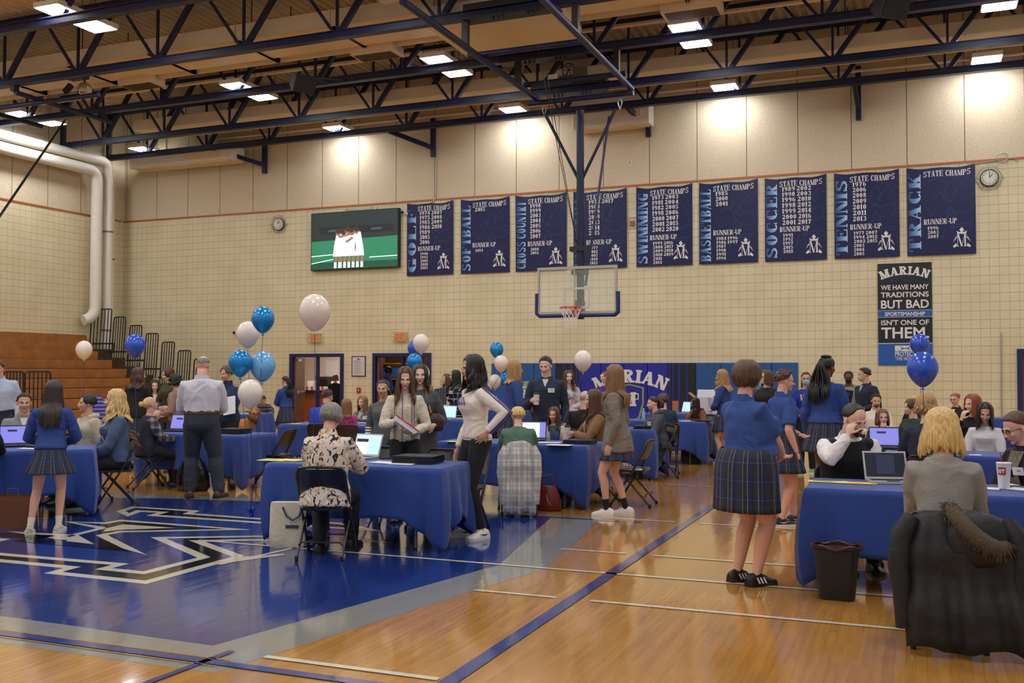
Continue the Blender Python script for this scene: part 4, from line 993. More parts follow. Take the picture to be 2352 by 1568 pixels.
# ---- cloth patterns
def pat(name, fn, rough=.85, bump=.3, bscale=26):
    if name in MATS: return MATS[name]
    m = mat(name, (128, 128, 128), rough, bump=bump, bscale=bscale); nt, lk = nodes_of(m)
    lk.new(fn(nt, lk), nt['Principled BSDF'].inputs['Base Color']); return m
def stripes(nt, lk, x, period, lo, hi, ph=0.0):
    u = math_n(nt, lk, 'FRACT', math_n(nt, lk, 'MULTIPLY_ADD', x, 1/period, ph))
    return math_n(nt, lk, 'MULTIPLY', math_n(nt, lk, 'GREATER_THAN', u, lo), math_n(nt, lk, 'LESS_THAN', u, hi))
def plaid(base, bands, kind='UV', axes=(0, 1)):
    def fn(nt, lk):
        v, o = xyz(nt, lk, kind); c = lin(base)
        for ax, per, lo, hi, col, f, ph in bands:
            s = stripes(nt, lk, o[axes[ax]] if ax < 2 else o[2], per, lo, hi, ph)
            c = mixc(nt, lk, math_n(nt, lk, 'MULTIPLY', s, f), c, lin(col))
        return c
    return fn
M_skirt = pat('school_plaid', plaid((24, 38, 78), [(1, .16, .0, .42, (44, 48, 58), .75, 0), (0, .155, .0, .36, (44, 46, 52), .8, 0), (0, .155, .60, .655, (176, 170, 150), .55, 0), (0, .155, .30, .345, (150, 146, 126), .5, 0), (1, .16, .66, .70, (140, 136, 120), .22, 0), (0, .155, .62, .80, (18, 30, 62), .6, 0)]), bump=.1, bscale=120)
M_check = pat('checked_shirt', plaid((218, 216, 222), [(0, .022, .0, .22, (120, 128, 160), .55, 0), (1, .022, .0, .22, (150, 130, 140), .5, 0)], 'Object', (0, 2)), .8, .25, 14)
M_shacket = pat('pale_plaid', plaid((206, 202, 196), [(0, .12, .0, .4, (150, 150, 152), .6, 0), (1, .13, .0, .4, (150, 150, 152), .6, 0), (0, .12, .7, .76, (110, 110, 114), .5, 0), (1, .13, .7, .76, (110, 110, 114), .5, 0)], 'Object', (0, 2)), .9, .35, 14)
M_wind = pat('windowpane_navy', plaid((18, 22, 34), [(0, .11, .0, .07, (196, 198, 204), .85, 0), (1, .11, .0, .07, (196, 198, 204), .85, 0)], 'Object', (0, 2)), .9)
M_stripe = pat('black_white_stripes', plaid((226, 222, 214), [(1, .032, .0, .42, (24, 24, 30), 1, 0)], 'Object', (0, 2)), .8, .1)
M_sleevep = pat('dark_plaid_sleeve', plaid((70, 64, 76), [(0, .1, .0, .4, (150, 146, 148), .7, 0), (1, .1, .0, .4, (40, 36, 48), .7, 0), (1, .1, .6, .7, (190, 186, 186), .6, 0)], 'Object', (1, 2)), .9)
def _floral(nt, lk):
    v, o = xyz(nt, lk); mp = nt.new('ShaderNodeMapping'); mp.inputs['Scale'].default_value = (1, 1, .75); lk.new(v, mp.inputs[0])
    n1 = nt.new('ShaderNodeTexNoise'); n1.inputs['Scale'].default_value = 13; n1.inputs['Detail'].default_value = 1; lk.new(mp.outputs[0], n1.inputs[0])
    r1 = ramp(nt, [(0, lin((222, 208, 192))), (.52, lin((206, 172, 136))), (.60, lin((226, 214, 200)))], True); lk.new(n1.outputs['Fac'], r1.inputs[0])
    n2 = nt.new('ShaderNodeTexNoise'); n2.inputs['Scale'].default_value = 23; n2.inputs['Detail'].default_value = 1.5; n2.inputs['Distortion'].default_value = 1.2; lk.new(mp.outputs[0], n2.inputs[0])
    k = math_n(nt, lk, 'GREATER_THAN', n2.outputs['Fac'], .59)
    return mixc(nt, lk, k, r1.outputs[0], lin((26, 24, 36)))
M_floral = pat('floral_blouse', _floral, .7, .35, 9)
def _camo(nt, lk):
    v, o = xyz(nt, lk); n1 = nt.new('ShaderNodeTexNoise'); n1.inputs['Scale'].default_value = 14; n1.inputs['Detail'].default_value = 1; lk.new(v, n1.inputs[0])
    r1 = ramp(nt, [(0, lin((104, 106, 98))), (.46, lin((146, 148, 138))), (.56, lin((182, 182, 172)))], True); lk.new(n1.outputs['Fac'], r1.inputs[0]); return r1.outputs[0]
M_camo = pat('grey_camo', _camo, .85, .2)
def _knit(nt, lk):
    v, o = xyz(nt, lk); c = lin((222, 212, 190))
    for x, w_, col in ((-.10, .006, (70, 64, 110)), (-.085, .005, (190, 120, 110)), (-.07, .006, (60, 70, 100)), (.03, .007, (70, 60, 110)), (.115, .006, (60, 60, 90)), (.10, .005, (180, 120, 110)), (-.12, .004, (120, 140, 120))):
        d = math_n(nt, lk, 'LESS_THAN', math_n(nt, lk, 'ABSOLUTE', math_n(nt, lk, 'SUBTRACT', o[0], x)), w_); c = mixc(nt, lk, math_n(nt, lk, 'MULTIPLY', d, .75), c, lin(col))
    return c
M_knit = pat('cable_knit', _knit, .95, .9, 55)
def cloth(name, rgb, **k):
    kw = dict(rough=.85, bump=.35, bscale=11, vary=.06, vscale=5); kw.update(k)
    return mat('cloth_'+name, rgb, **kw)
POLO = cloth('polo_blue', (46, 76, 142)); SWB = cloth('sweater_blue', (40, 66, 132)); BLK = cloth('black', (22, 21, 24)); DENIM = cloth('denim', (70, 88, 118), bscale=30); NAVY = cloth('navy', (34, 44, 66)); GREY = cloth('grey', (96, 98, 98)); WHITE = cloth('white', (226, 216, 206)); CREAM = cloth('cream_fleece', (206, 192, 166), bump=.9, bscale=70)
M_sole = mat('shoe_sole_white', (226, 220, 210), .6); M_shoew = mat('shoe_white', (220, 214, 206), .5); M_shoeb = mat('shoe_black', (18, 18, 20), .45); M_shoebr = mat('shoe_brown', (72, 40, 26), .5)
REMESH = []
from mathutils import noise as mnoise
def folds(amp, fr=7.0):
    def fin(c, me):
        no = np.empty(len(c)*3, np.float32); me.vertices.foreach_get('normal', no); no = no.reshape(-1, 3)
        d = np.array([mnoise.noise((p[0]*fr, p[1]*fr, p[2]*fr*.75+3*mnoise.noise((p[0]*4, p[1]*4, p[2]*4)))) for p in c.tolist()], np.float32)
        d = 1-np.abs(d)*2.2
        return c+no*(d*amp)[:, None]
    return fin
def remeshed(mb, name, mats, parent, vox, smooth=3, fin=None):
    me = bpy.data.meshes.new(name); me.from_pydata(mb.v, [], mb.f); me.update()
    o = bpy.data.objects.new(name, me); COL.objects.link(o); o.parent = parent
    md = o.modifiers.new('r', 'REMESH'); md.mode = 'VOXEL'; md.voxel_size = vox
    if smooth: sm = o.modifiers.new('s', 'SMOOTH'); sm.iterations = smooth; sm.factor = .5
    REMESH.append((o, mats if isinstance(mats, list) else [mats], fin)); return o
def finish_remesh():
    dg = bpy.context.evaluated_depsgraph_get()
    for o, mats, fin in REMESH:
        me = bpy.data.meshes.new_from_object(o.evaluated_get(dg)); me.name = o.name
        o.modifiers.clear(); old = o.data; o.data = me; bpy.data.meshes.remove(old)
        me.materials.clear()
        for m in mats: me.materials.append(m)
        n = len(me.vertices)
        if fin:
            c = np.empty(n*3, np.float32); me.vertices.foreach_get('co', c); c = fin(c.reshape(-1, 3), me)
            me.vertices.foreach_set('co', np.ascontiguousarray(c, np.float32).ravel())
        me.polygons.foreach_set('use_smooth', [True]*len(me.polygons)); me.update()
    REMESH.clear()

def interp(tab, t):
    if t <= tab[0][0]: return tab[0][1:]
    for a, b in zip(tab, tab[1:]):
        if t <= b[0]:
            k = (t-a[0])/(b[0]-a[0]); return tuple(x+(y-x)*k for x, y in zip(a[1:], b[1:]))
    return tab[-1][1:]

def person(label, px, ytop, Y, face, S=None, sex='f', w=1.0, belly=0.0, bust=1.0, skin='fair', hair=('long', 'brown', .5), head=(0, 0, 0), lean=0.0, roll=0.0, seat=False,
           armL='down', armR='down', top=None, sleeve='long', hem=-.03, g=.010, bottom=('pants', None), shoes='black', feet=None, near=False, hk=1.0, extras=(), group=None, seat_z=.455, crouch=0.0, lw=None, flare=0.0, socks=None, knees=.26, category='person'):
    rn = random.Random(hash_str(label))
    f = sex == 'f'
    wtop = at_y(px, ytop, Y)
    Sx = S or 1.65
    TOR = TOR_F if f else TOR_M
    shw = (.092 if f else .108)*(.75+.25*w)
    def joints(S):
        J = {}
        zp = seat_z+.062*S if seat else .53*S-crouch
        P0 = V((0, 0, zp)); a = R(lean)
        U = V((math.sin(R(roll)), math.sin(a)*math.cos(R(roll)), math.cos(a)*math.cos(R(roll)))); Rv = V((1, 0, 0)); Rv = (Rv-U*Rv.dot(U)).normalized(); Fv = U.cross(Rv)
        J['P'], J['U'], J['R'], J['F'] = P0, U, Rv, Fv
        nb = P0+U*.306*S
        nt_ = nb+(U*.62+V((0, 0, .38))).normalized()*.05*S+Fv*.008*S
        hy, hp, hr = [R(q) for q in head]
        base = Matrix((Rv, Fv, U)).transposed()
        up_m = Matrix.Rotation(-a*.45, 3, 'X')
        H = up_m @ Matrix.Rotation(hy, 3, 'Z') @ Matrix.Rotation(-hp, 3, 'X') @ Matrix.Rotation(hr, 3, 'Y')
        hs = .134*S*hk
        J['H'], J['hs'] = H, hs; J['hc'] = nt_+H @ V((0, .09, .36))*hs; J['nb'] = nb
        J['top'] = J['hc']+H @ V((0, -.06, .5))*hs
        return J
    if S is None:
        for _ in range(6):
            J = joints(Sx); c = seat_z if seat else 0
            zt_ = J['hc'].z+.52*J['hs']+.006
            Sx *= max(.5, (wtop.z-c)/(zt_-c))
    S = Sx; J = joints(S)
    bear = math.atan2(-wtop.x, wtop.y); rz = R(face)+bear
    cs, sn = math.cos(rz), math.sin(rz)
    hx, hy_ = J['top'].x, J['top'].y
    root = V((wtop.x-(hx*cs-hy_*sn), wtop.y-(hx*sn+hy_*cs), 0))
    t = thing('person', label, category, root, rz, group)
    P0, U, Rv, Fv, H, hs, hc = [J[k] for k in ('P', 'U', 'R', 'F', 'H', 'hs', 'hc')]
    sk = skin_mat(skin)
    def tor(tt): return P0+U*(tt*S)
    def torso_rings(t0, t1, gi, n=None, wid=1.0, fl=0.0):
        gi0 = gi
        if t0 < -.08: ts0 = [t0, (t0-.075)/2]
        else: ts0 = [t0]
        ts = sorted(set(ts0+[t1]+[q[0] for q in TOR if t0 < q[0] < t1])); rings = []
        for tt in ts:
            rx, ry, yo = interp(TOR, max(tt, -.01) if t0 > -.074 or t0 < -.0751 else tt)
            gi = gi0+fl*max(0, .08-tt)/.15
            k = 1+(w-1)*(1 if tt < .16 else max(.0, 1-(tt-.16)/.17))
            by = belly*math.exp(-((tt-.08)/.07)**2); bu = (bust-1)*.05*math.exp(-((tt-.195)/.035)**2) if f else 0
            c = tor(tt)+Fv*((yo+by*.5+bu*.5)*S)
            a, b = (rx*k*S+gi)*wid, (ry*(.5+.5*k)+by*.5+bu*.5)*S+gi
            rings.append([c+Rv*(a*math.cos(2*math.pi*i/24))+Fv*(b*math.sin(2*math.pi*i/24)) for i in range(24)])
        return rings
    # ---- limbs
    B = MB()
    B.loft(torso_rings(-.075, .365, 0))
    arms = {}
    for s, spec in ((-1, armL), (1, armR)):
        if isinstance(spec, str): spec = ARM[spec]
        (o, fw_, up), pole, hd, pn, curl = spec
        sh = tor(.254)+Rv*(s*shw*S)
        wr = sh+V((s*(o+(.0 if fw_ > .08 else (w-1)*.03))*S, (fw_+(max(0, w-1)*.07+belly*.6 if fw_ > .08 else 0))*S, up*S))
        el, wr = ik(sh, wr, .172*S, .150*S, V((s*pole[0], pole[1], pole[2])))
        arms[s] = (sh, el, wr, V((s*hd[0], hd[1], hd[2])).normalized(), V((s*pn[0], pn[1], pn[2])), curl)
        ka = .62+.38*w
        def arm_pts(gi, frac, sh=sh, el=el, wr=wr):
            ms = [sh+(tor(.24)-sh)*.35, sh, sh+(el-sh)*.35, sh+(el-sh)*.75, el, el+(wr-el)*.3, el+(wr-el)*.7, wr]
            rs = [.033*S*ka, .0325*S*ka, .030*S*ka, .025*S*ka, .023*S*ka, .0235*S*ka, .018*S*ka, .0145*S]
            if frac < 1:
                if frac > .5: k = (frac-.5)/.5; e = el+(wr-el)*k; m2 = ms[:5]+([ms[5]] if k > .3 else [])+([ms[6]] if k > .7 else [])+[e]; rs = rs[:len(m2)-1]+[(.023-.0085*k)*S*ka]
                else: k = frac/.5; e = sh+(el-sh)*k; m2 = ms[:2]+([ms[2]] if k > .4 else [])+[e]; rs = rs[:len(m2)-1]+[.027*S*ka]
                ms = m2
            return ms, [q+gi for q in rs]
        arms[s] += (arm_pts,)
        m_, r_ = arm_pts(0, 1); B.tube(m_, r_, 12)
        # hand
        d, n_ = arms[s][3], arms[s][4]; n_ = (n_-d*n_.dot(d)).normalized(); th = d.cross(n_)*(-s)
        hl = S*(1.0 if near else 1.06)
        if near or True:
            Mh = Matrix((th, d, n_)).transposed()
            B.ell(wr+d*.028*hl, (.022*hl, .032*hl, .0105*hl), Mh, nu=10, nv=6)
            for i in range(4):
                q = 1.5-i; b0 = wr+d*((.050-.003*abs(q-.5))*hl)+th*(q*.0112*hl); L_ = (.040, .047, .044, .034)[i]*hl
                dd = (d+th*(q*.07)).normalized(); P_ = [b0-dd*.012*hl]; cur = b0; P_.append(cur)
                for j in range(3):
                    a = curl*(.55+.5*j)*1.25+rn.uniform(-.06, .06); v_ = (dd*math.cos(a)+n_*math.sin(a)); cur = cur+v_*(L_*(.42, .33, .25)[j]); P_.append(cur)
                B.tube(P_, [.0048*hl, .0050*hl, .0047*hl, .0043*hl, .0034*hl], 7)
            b0 = wr+d*.014*hl+th*.014*hl; v1 = (d*.55+th*.8+n_*.3).normalized(); v2 = (d*.85+th*.25+n_*(.25+.5*curl)).normalized()
            B.tube([b0, b0+v1*.022*hl, b0+v1*.022*hl+v2*.018*hl, b0+v1*.022*hl+v2*.032*hl], [.0075*hl, .0062*hl, .0053*hl, .0042*hl], 7)
    legs = {}
    hipw = .050*S*(.6+.4*w)
    fspec = feet or ((-.055, 0, 8), (.055, 0, 8))
    for s in (-1, 1):
        hp = P0+V((s*hipw, 0, -.012*S))
        if seat:
            kx, ky = s*.058*S*(.6+.4*w), knees*S
            fx, fy, fa = (feet[0 if s < 0 else 1] if feet else (s*.058, knees-.012, s*4))
            if feet is None or True: an = V((fx*S, fy*S, .042*S))
            pole = V((s*.12, .6, 1.0))
        else:
            fx, fy, fa = fspec[0 if s < 0 else 1]
            an = V((fx*S, fy*S, .042*S)); pole = V((s*.08, 1, 0))
        kn, an = ik(hp, an, .247*S, .245*S, pole)
        if not seat: an = V((an.x, an.y, max(an.z, .042*S)))
        fd = V((math.sin(R(fa)), math.cos(R(fa)), 0)) if abs(fa) != 999 else V((0, 1, 0))
        kw = (.55+.45*(lw or w))
        th_, sh_ = kn-hp, an-kn
        bk = (sh_.normalized().cross(V((1, 0, 0)))).normalized()
        if bk.y > 0 and not seat: bk = -bk
        if seat and bk.y > 0: bk = -bk
        def leg_pts(gi, frac=1.0, extra=0.0, hp=hp, kn=kn, an=an, th_=th_, sh_=sh_, bk=bk, kw=kw):
            ms = [hp, hp+th_*.3, hp+th_*.7, kn, kn+sh_*.28+bk*.008*S, kn+sh_*.6+bk*.004*S, an]
            rs = [.054*S*kw, .049*S*kw, .039*S*kw, .031*S*(.4+.6*kw), .031*S*(.35+.65*kw), .0245*S*(.35+.65*kw), .0175*S*(.7+.3*kw)]
            rs = [q+gi+extra*(i/6.0) for i, q in enumerate(rs)]
            if frac < 1: ms = ms[:6]+[kn+sh_*frac]; 
            return ms, rs
        legs[s] = (hp, kn, an, fd, leg_pts)
        m_, r_ = leg_pts(0); B.tube(m_, r_, 12)
        B.ell(an+fd*.035*S-V((0, 0, .022*S)), (.020*S, .06*S, .016*S), Matrix((V((fd.y, -fd.x, 0)), fd, V((0, 0, 1)))).transposed(), nu=8, nv=6)
    for c, r in HEAD: B.ell(hc+H @ V(c)*hs, tuple(q*hs for q in r), H, nu=16, nv=10)
    B.tube([tor(.29), hc+H @ V((0, -.08, -.2))*hs], [.034*S*(1 if f else 1.15), .031*S*(1 if f else 1.15)], 12)
    Hi = np.array(H); hcn = np.array(hc)
    def fin(c, me):
        q = (c-hcn) @ Hi/hs
        for s in (-1, 1):
            wgt = np.exp(-((q[:, 0]-s*.135)**2/.006+(q[:, 2]-.0)**2/.003))*(q[:, 1] > .1)
            q[:, 1] -= .035*wgt
        c2 = hcn+(q*hs) @ Hi.T
        nf = len(me.polygons); ce = np.empty(nf*3, np.float32); me.polygons.foreach_get('center', ce); e = (ce.reshape(-1, 3)-hcn) @ Hi/hs
        lip = ((e[:, 0]/.085)**2+((e[:, 2]+.283)/.042)**2 < 1) & (e[:, 1] > .25)
        me.polygons.foreach_set('material_index', lip.astype(np.int32))
        return c2
    remeshed(B, 'body', [sk, M_lip], t, .0052 if near else .0075, 2, fin)
    # ---- face details
    def hpt(x, y, z): return hc+H @ V((x, y, z))*hs
    for s in (-1, 1):
        e = MB(); e.ell(hpt(s*.132, .313, .0), (.053*hs, .043*hs, .021*hs), H, 0, 12, 8)
        e.ell(hpt(s*.130, .344, .001), (.023*hs, .0165*hs, .0205*hs), H, 1, 10, 6); e.tube([hpt(s*.078, .352, .004), hpt(s*.10, .360, .020), hpt(s*.135, .362, .026), hpt(s*.17, .346, .018), hpt(s*.19, .325, .002)], [.004*hs, .009*hs, .010*hs, .009*hs, .004*hs], 5, 2)
        e.build('eye', [M_eyew, M_iris, M_lash], t)
    st, hcx = hair[0], hair[1]
    hm = hair_mat(hcx)
    kb = .017 if not f else .012
    for s in (-1, 1):
        bm = MB(); bm.tube([hpt(s*.055, .383, .068), hpt(s*.12, .375, .088), hpt(s*.205, .315, .075)], [kb*hs*.8, kb*hs, kb*hs*.5], 6)
        bm.build('eyebrow', hair_mat('brown' if hcx in ('blonde', 'dblonde', 'white', 'grey', 'lbrown') else hcx), t)
    # ---- hair
    build_hair(t, hair, hm, hpt, H, hs, rn, tor, S, U, Rv, Fv, w, J)
    # ---- clothes
    if top:
        C = MB(); tp = .302
        C.loft(torso_rings(hem, tp, g, wid=1.0, fl=flare))
        fr = {'long': .97, 'short': .40, '34': .78, 'none': 0}[sleeve]
        for s in (-1, 1):
            sh, el = arms[s][0], arms[s][1]
            if fr:
                m_, r_ = arms[s][6](g*.8, fr); 
                if sleeve == 'short': r_[-1] += .008
                C.tube(m_, r_, 14)
            else: C.ell(sh-Rv*s*.012*S, (.04*S, .045*S, .04*S), nu=10, nv=6)
        remeshed(C, 'top' if sleeve != 'none' else 'vest', top, t, (.0085 if near else .011), 11, folds(.007 if near else .006))
        if hem < .02 and ('band' in extras):
            M2 = MB(); M2.loft(torso_rings(hem-.008, hem+.03, g*.5)); M2.build('hem_band', top, t)
    if 'collar' in extras or 'hood' in extras or 'fur' in extras or 'turtle' in extras:
        M2 = MB(); base = tor(.296); n = 20
        if 'turtle' in extras: M2.tube([tor(.295), tor(.345)+Fv*.004*S], [.042*S, .040*S], 16)
        elif 'collar' in extras:
            M2.loft([[base+Rv*(math.cos(2*math.pi*i/n)*a*S)+Fv*((math.sin(2*math.pi*i/n)*b-.002)*S)+U*(z*S+(.008*S if math.sin(2*math.pi*i/n) < 0 else -.008*S)) for i in range(n)] for a, b, z in ((.056, .046, -.004), (.052, .044, .012), (.043, .041, .030), (.039, .037, .028))], caps=False)
        else:
            r_ = .028*S if 'fur' in extras else .022*S
            M2.tube([base+Rv*(math.cos(R(q))*.062*S)+Fv*((math.sin(R(q))*.048-.01)*S)+U*((.012-.02*max(0, math.sin(R(q))))*S) for q in range(-220, 41, 20)], r_, 10)
        M2.build('collar' if 'fur' not in extras else 'fur_collar', extras_mat(extras, top), t)
    bk_, bm_ = bottom[0], bottom[1]
    if bk_ in ('pants', 'jeans'):
        C = MB(); gi = bottom[2] if len(bottom) > 2 else .012
        C.loft(torso_rings(-.075, .085, gi*.8))
        for s in (-1, 1):
            m_, r_ = legs[s][4](gi, 1.0, .012 if gi > .01 else 0); 
            if gi < .008: m_[-1] = m_[-2]+(m_[-1]-m_[-2])*.85
            C.tube(m_, r_, 14); C.ell(legs[s][0], (.052*S*w, .055*S, .05*S), nu=12, nv=8)
        remeshed(C, 'trousers', bm_ or BLK, t, .010 if near else .013, 3, folds(.005) if near else None)
        if 'belt' in extras: M2 = MB(); M2.loft(torso_rings(.062, .084, gi+.006)); M2.build('belt', M_shoebr, t)
    elif bk_ == 'skirt':
        hz = bottom[1]; ft = bottom[2] if len(bottom) > 2 else 1.0
        npl, N = 22, 176; rings = []; uv = []
        st0 = bottom[3] if len(bottom) > 3 else .085; ez = .022 if st0 > .08 else .006
        wx, wy, yo = interp(TOR, st0)
        top_c = tor(st0)+Fv*yo*S; zt0 = top_c.z; z1 = hz*S
        hipx, hipy, hyo = interp(TOR, -.01)
        for j in range(13):
            k = j/12; z = zt0+(z1-zt0)*k
            kk = min(1, k*3.2); kk = kk*(2-kk); rx = (wx+(hipx-wx)*kk)*w*S+ez+(.022-ez)*min(1, k*3)+max(0, k-.3)*.062*S*ft; ry = (wy+(hipy-wy)*kk)*(.5+.5*w)*S+ez+(.030-ez)*min(1, k*3)+max(0, k-.3)*.058*S*ft+belly*.25*S*(1-k*.3)
            ring = []
            for i in range(N):
                a = 2*math.pi*i/N; ph = (i*npl/N) % 1
                rr = 1+(.085*k+.012)*(ph if ph < .72 else (1-ph)/.28*.72)-.03*k+.022*k*math.sin(3*a+rn.random()*.02)
                ring.append(V((top_c.x+math.cos(a)*rx*rr, top_c.y+(hyo-yo)*S*kk*.5+math.sin(a)*ry*rr, z)))
            rings.append(ring)
        me = bpy.data.meshes.new('skirt'); vs_ = [tuple(p) for r in rings for p in r]; F = []; U_ = []
        for j in range(12):
            for i in range(N):
                i2 = (i+1) % N; F.append((j*N+i, (j+1)*N+i, (j+1)*N+i2, j*N+i2))
                for jj, ii in ((j, i), (j+1, i), (j+1, i+1), (j, i+1)): U_ += [ii/N*2.05, jj/12*.55]
        me.from_pydata(vs_, [], F); ul = me.uv_layers.new(name='uv'); ul.data.foreach_set('uv', U_); me.materials.append(M_skirt)
        me.polygons.foreach_set('use_smooth', [True]*len(F)); me.update(); so = bpy.data.objects.new('skirt', me); COL.objects.link(so); so.parent = t
        sd = so.modifiers.new('s', 'SOLIDIFY'); sd.thickness = .004
    # ---- shoes
    if shoes:
        col, solec = {'black': (M_shoeb, M_shoeb), 'white': (M_shoew, M_sole), 'blacksole': (M_shoeb, M_sole), 'brown': (M_shoebr, M_shoeb), 'leopard': (M_leo, M_sole), 'green': (mat('shoe_green', (96, 176, 120), .5), M_sole)}[shoes]
        for s in (-1, 1):
            hp, kn, an, fd, lp_ = legs[s]; rt = V((fd.y, -fd.x, 0)); o0 = V((an.x, an.y, 0)); M2 = MB(); Ms = MB(); rings = []; sr = []
            for y, wd, h in ((-.052, .016, .040), (-.045, .023, .050), (-.02, .027, .060), (.012, .0275, .060), (.04, .029, .043), (.07, .031, .033), (.092, .027, .027), (.104, .014, .020)):
                c = o0+fd*(y*S)
                rings.append([c+rt*(wd*S*math.cos(R(q)))+V((0, 0, .012*S+(h-.012)*S*math.sin(R(q)))) for q in range(0, 181, 20)])
                sr.append([c+rt*(wd*1.06*S*sg)+V((0, 0, z)) for sg, z in ((-1, 0), (1, 0), (1, .016*S), (-1, .016*S))])
            so = M2.loft(rings).build('shoe', col, t); Ms.loft(sr).build('sole', solec, so)
            M3 = MB(); [M3.box(o0+fd*(y*S)+V((0, 0, z*S)), (.024*S, .006, .006), mat=Matrix((rt, fd, V((0, 0, 1)))).transposed()) for y, z in ((.024, .054), (.036, .047), (.048, .042))]; M3.build('laces', M_sole if shoes in ('leopard', 'blacksole', 'white') else M_shoeb, so)
            if 'swoosh' in extras:
                M3 = MB(); 
                for sg in (-1, 1): M3.poly([o0+fd*(y*S)+rt*(sg*wd*S)+V((0, 0, z*S)) for y, z, wd in ((-.03, .033, .0285), (.0, .022, .0305), (.045, .036, .0295), (.0, .030, .030))][::sg])
                M3.build('side_mark', M_sole if shoes == 'blacksole' else M_shoeb, so, smooth=False)
            if 'stripes3' in extras:
                for sg in (-1, 1):
                    M3 = MB()
                    for q in (-.005, .012, .029): M3.poly([o0+fd*((y+q)*S)+rt*(sg*wd*S)+V((0, 0, z*S)) for y, z, wd in ((.0, .016, .0305), (.009, .016, .0305), (-.003, .042, .0262), (-.012, .042, .0262))][::sg])
                    M3.build('side_stripe', M_sole, so, smooth=False)
            if socks:
                M3 = MB(); q = (kn-an).normalized(); M3.tube([an-V((0, 0, .01*S)), an+q*.03*S, an+q*socks[1]*S], [.021*S, .0205*S, (.0215+.05*socks[1])*S], 12); M3.build('sock', socks[0], t)
    # ---- extras
    for ex in extras:
        if ex == 'glasses':
            M2 = MB()
            for s in (-1, 1):
                M2.tube([hpt(s*.135+.088*math.cos(R(q)), .395-.02*abs(math.cos(R(q)))*(1 if s*math.cos(R(q)) > 0 else 0), -.005+.068*math.sin(R(q))) for q in range(0, 360, 30)], .011*hs, 5, closed=True)
                M2.tube([hpt(s*.225, .37, .01), hpt(s*.33, .15, .01), hpt(s*.35, -.04, .0)], .010*hs, 5)
            M2.tube([hpt(-.05, .42, .0), hpt(.05, .42, .0)], .010*hs, 5); M2.build('glasses', mat('glasses_dark', (30, 24, 24), .3), t)
        elif ex in ('mask', 'maskblack'):
            M2 = MB(); rings = []
            for z, y0, w_ in ((-.07, .475, .20), (-.14, .50, .24), (-.26, .475, .25), (-.36, .43, .22), (-.44, .34, .16)):
                rings.append([hpt(w_*math.sin(R(q))*1.05, y0-(.30)*(1-math.cos(R(q)))-(.0 if abs(q) < 50 else .02), z) for q in range(-80, 81, 16)])
            n = len(rings[0]); F = [(j*n+i, j*n+i+1, (j+1)*n+i+1, (j+1)*n+i) for j in range(4) for i in range(n-1)]
            M2.add([p for r_ in rings for p in r_], F)
            mk = M2.build('face_mask', mat('mask_blue', (150, 190, 200), .8) if ex == 'mask' else mat('mask_black', (20, 20, 22), .8), t); sd = mk.modifiers.new('s', 'SOLIDIFY'); sd.thickness = .006
            M3 = MB()
            for s in (-1, 1): M3.tube([hpt(s*.25, .22, -.1), hpt(s*.34, -.02, .02), hpt(s*.35, -.06, -.1), hpt(s*.23, .2, -.36)], .008*hs, 4)
            M3.build('ear_loop', M_ink, mk)
        elif ex == 'tag':
            rx, ry, yo = interp(TOR, .21); c = tor(.21)+Rv*(-.05*S)+Fv*((yo+ry)*S+g+.008)
            nt2 = MB().box(c, (.095, .004, .062), mat=Matrix((Rv*.96-Fv*.25*-1, Fv, U)).transposed()).build('name_tag', M_ink, t, smooth=False)
            MB().box(c+Fv*.003+U*.004, (.06, .003, .008), mat=Matrix((Rv, Fv, U)).transposed()).build('tag_writing', mat('tag_ink', (120, 120, 130), .7), nt2, smooth=False)
        elif ex == 'beard':
            M2 = MB()
            for c, r in (((0, .12, -.33), (.215, .235, .155)), ((0, .29, -.43), (.10, .09, .08)), ((0, .395, -.225), (.10, .035, .022))): M2.ell(hpt(*c), tuple(q*hs*1.02 for q in r), H)
            M2.build('beard', hm, t)
        elif ex == 'headband':
            M2 = MB(); M2.tube([hpt(.36*math.cos(R(q)), .10, .12+.40*math.sin(R(q))) for q in range(-10, 191, 20)], .03*hs, 8); M2.build('headband', mat('headband_blue', (60, 60, 130), .7), t)
        elif isinstance(ex, tuple):
            k = ex[0]
            if k == 'vest':
                C = MB(); C.loft(torso_rings(ex[2], .300, g+.014)); C.ell(tor(.27)+Rv*shw*S*.8, (.035*S, .05*S, .035*S), nu=10, nv=6); C.ell(tor(.27)-Rv*shw*S*.8, (.035*S, .05*S, .035*S), nu=10, nv=6)
                remeshed(C, 'vest', ex[1], t, .011, 3)
            elif k == 'front':      # shirt showing in an open jacket
                M2 = MB(); rings = []
                tq = [q for q in (.296, .285, .27, .26, .24, .22, .17, .10, .04) if q >= (ex[3] if len(ex) > 3 else 0)]
                for tt in tq:
                    rx, ry, yo = interp(TOR, tt); hw_ = ex[2]*S*(1.15-(.5 if len(ex) < 4 else 1.1*.25/(.296-ex[3]))*(.296-tt)/.25)
                    rings.append([tor(tt)+Rv*x*hw_+Fv*((yo+ry*math.sqrt(max(.05, 1-(x*hw_/(rx*w*S+g))**2))+belly*.8*math.exp(-((tt-.08)/.07)**2)+((bust-1)*.05*math.exp(-((tt-.195)/.035)**2) if f else 0))*S+g+.012) for x in (-1, -.5, 0, .5, 1)])
                F = [(j*5+i, (j+1)*5+i, (j+1)*5+i+1, j*5+i+1) for j in range(len(rings)-1) for i in range(4)]
                M2.add([p for r_ in rings for p in r_], F); M2.build('shirt_front', ex[1], t)
            elif k == 'chest':      # print on the chest: list of text
                rx, ry, yo = interp(TOR, .20)
                M2 = MB(); FAT.text(ex[1], M2, (0, 0, 0), UX, UZ, ex[3]*S, ex[4]*S, align='c'); q = []
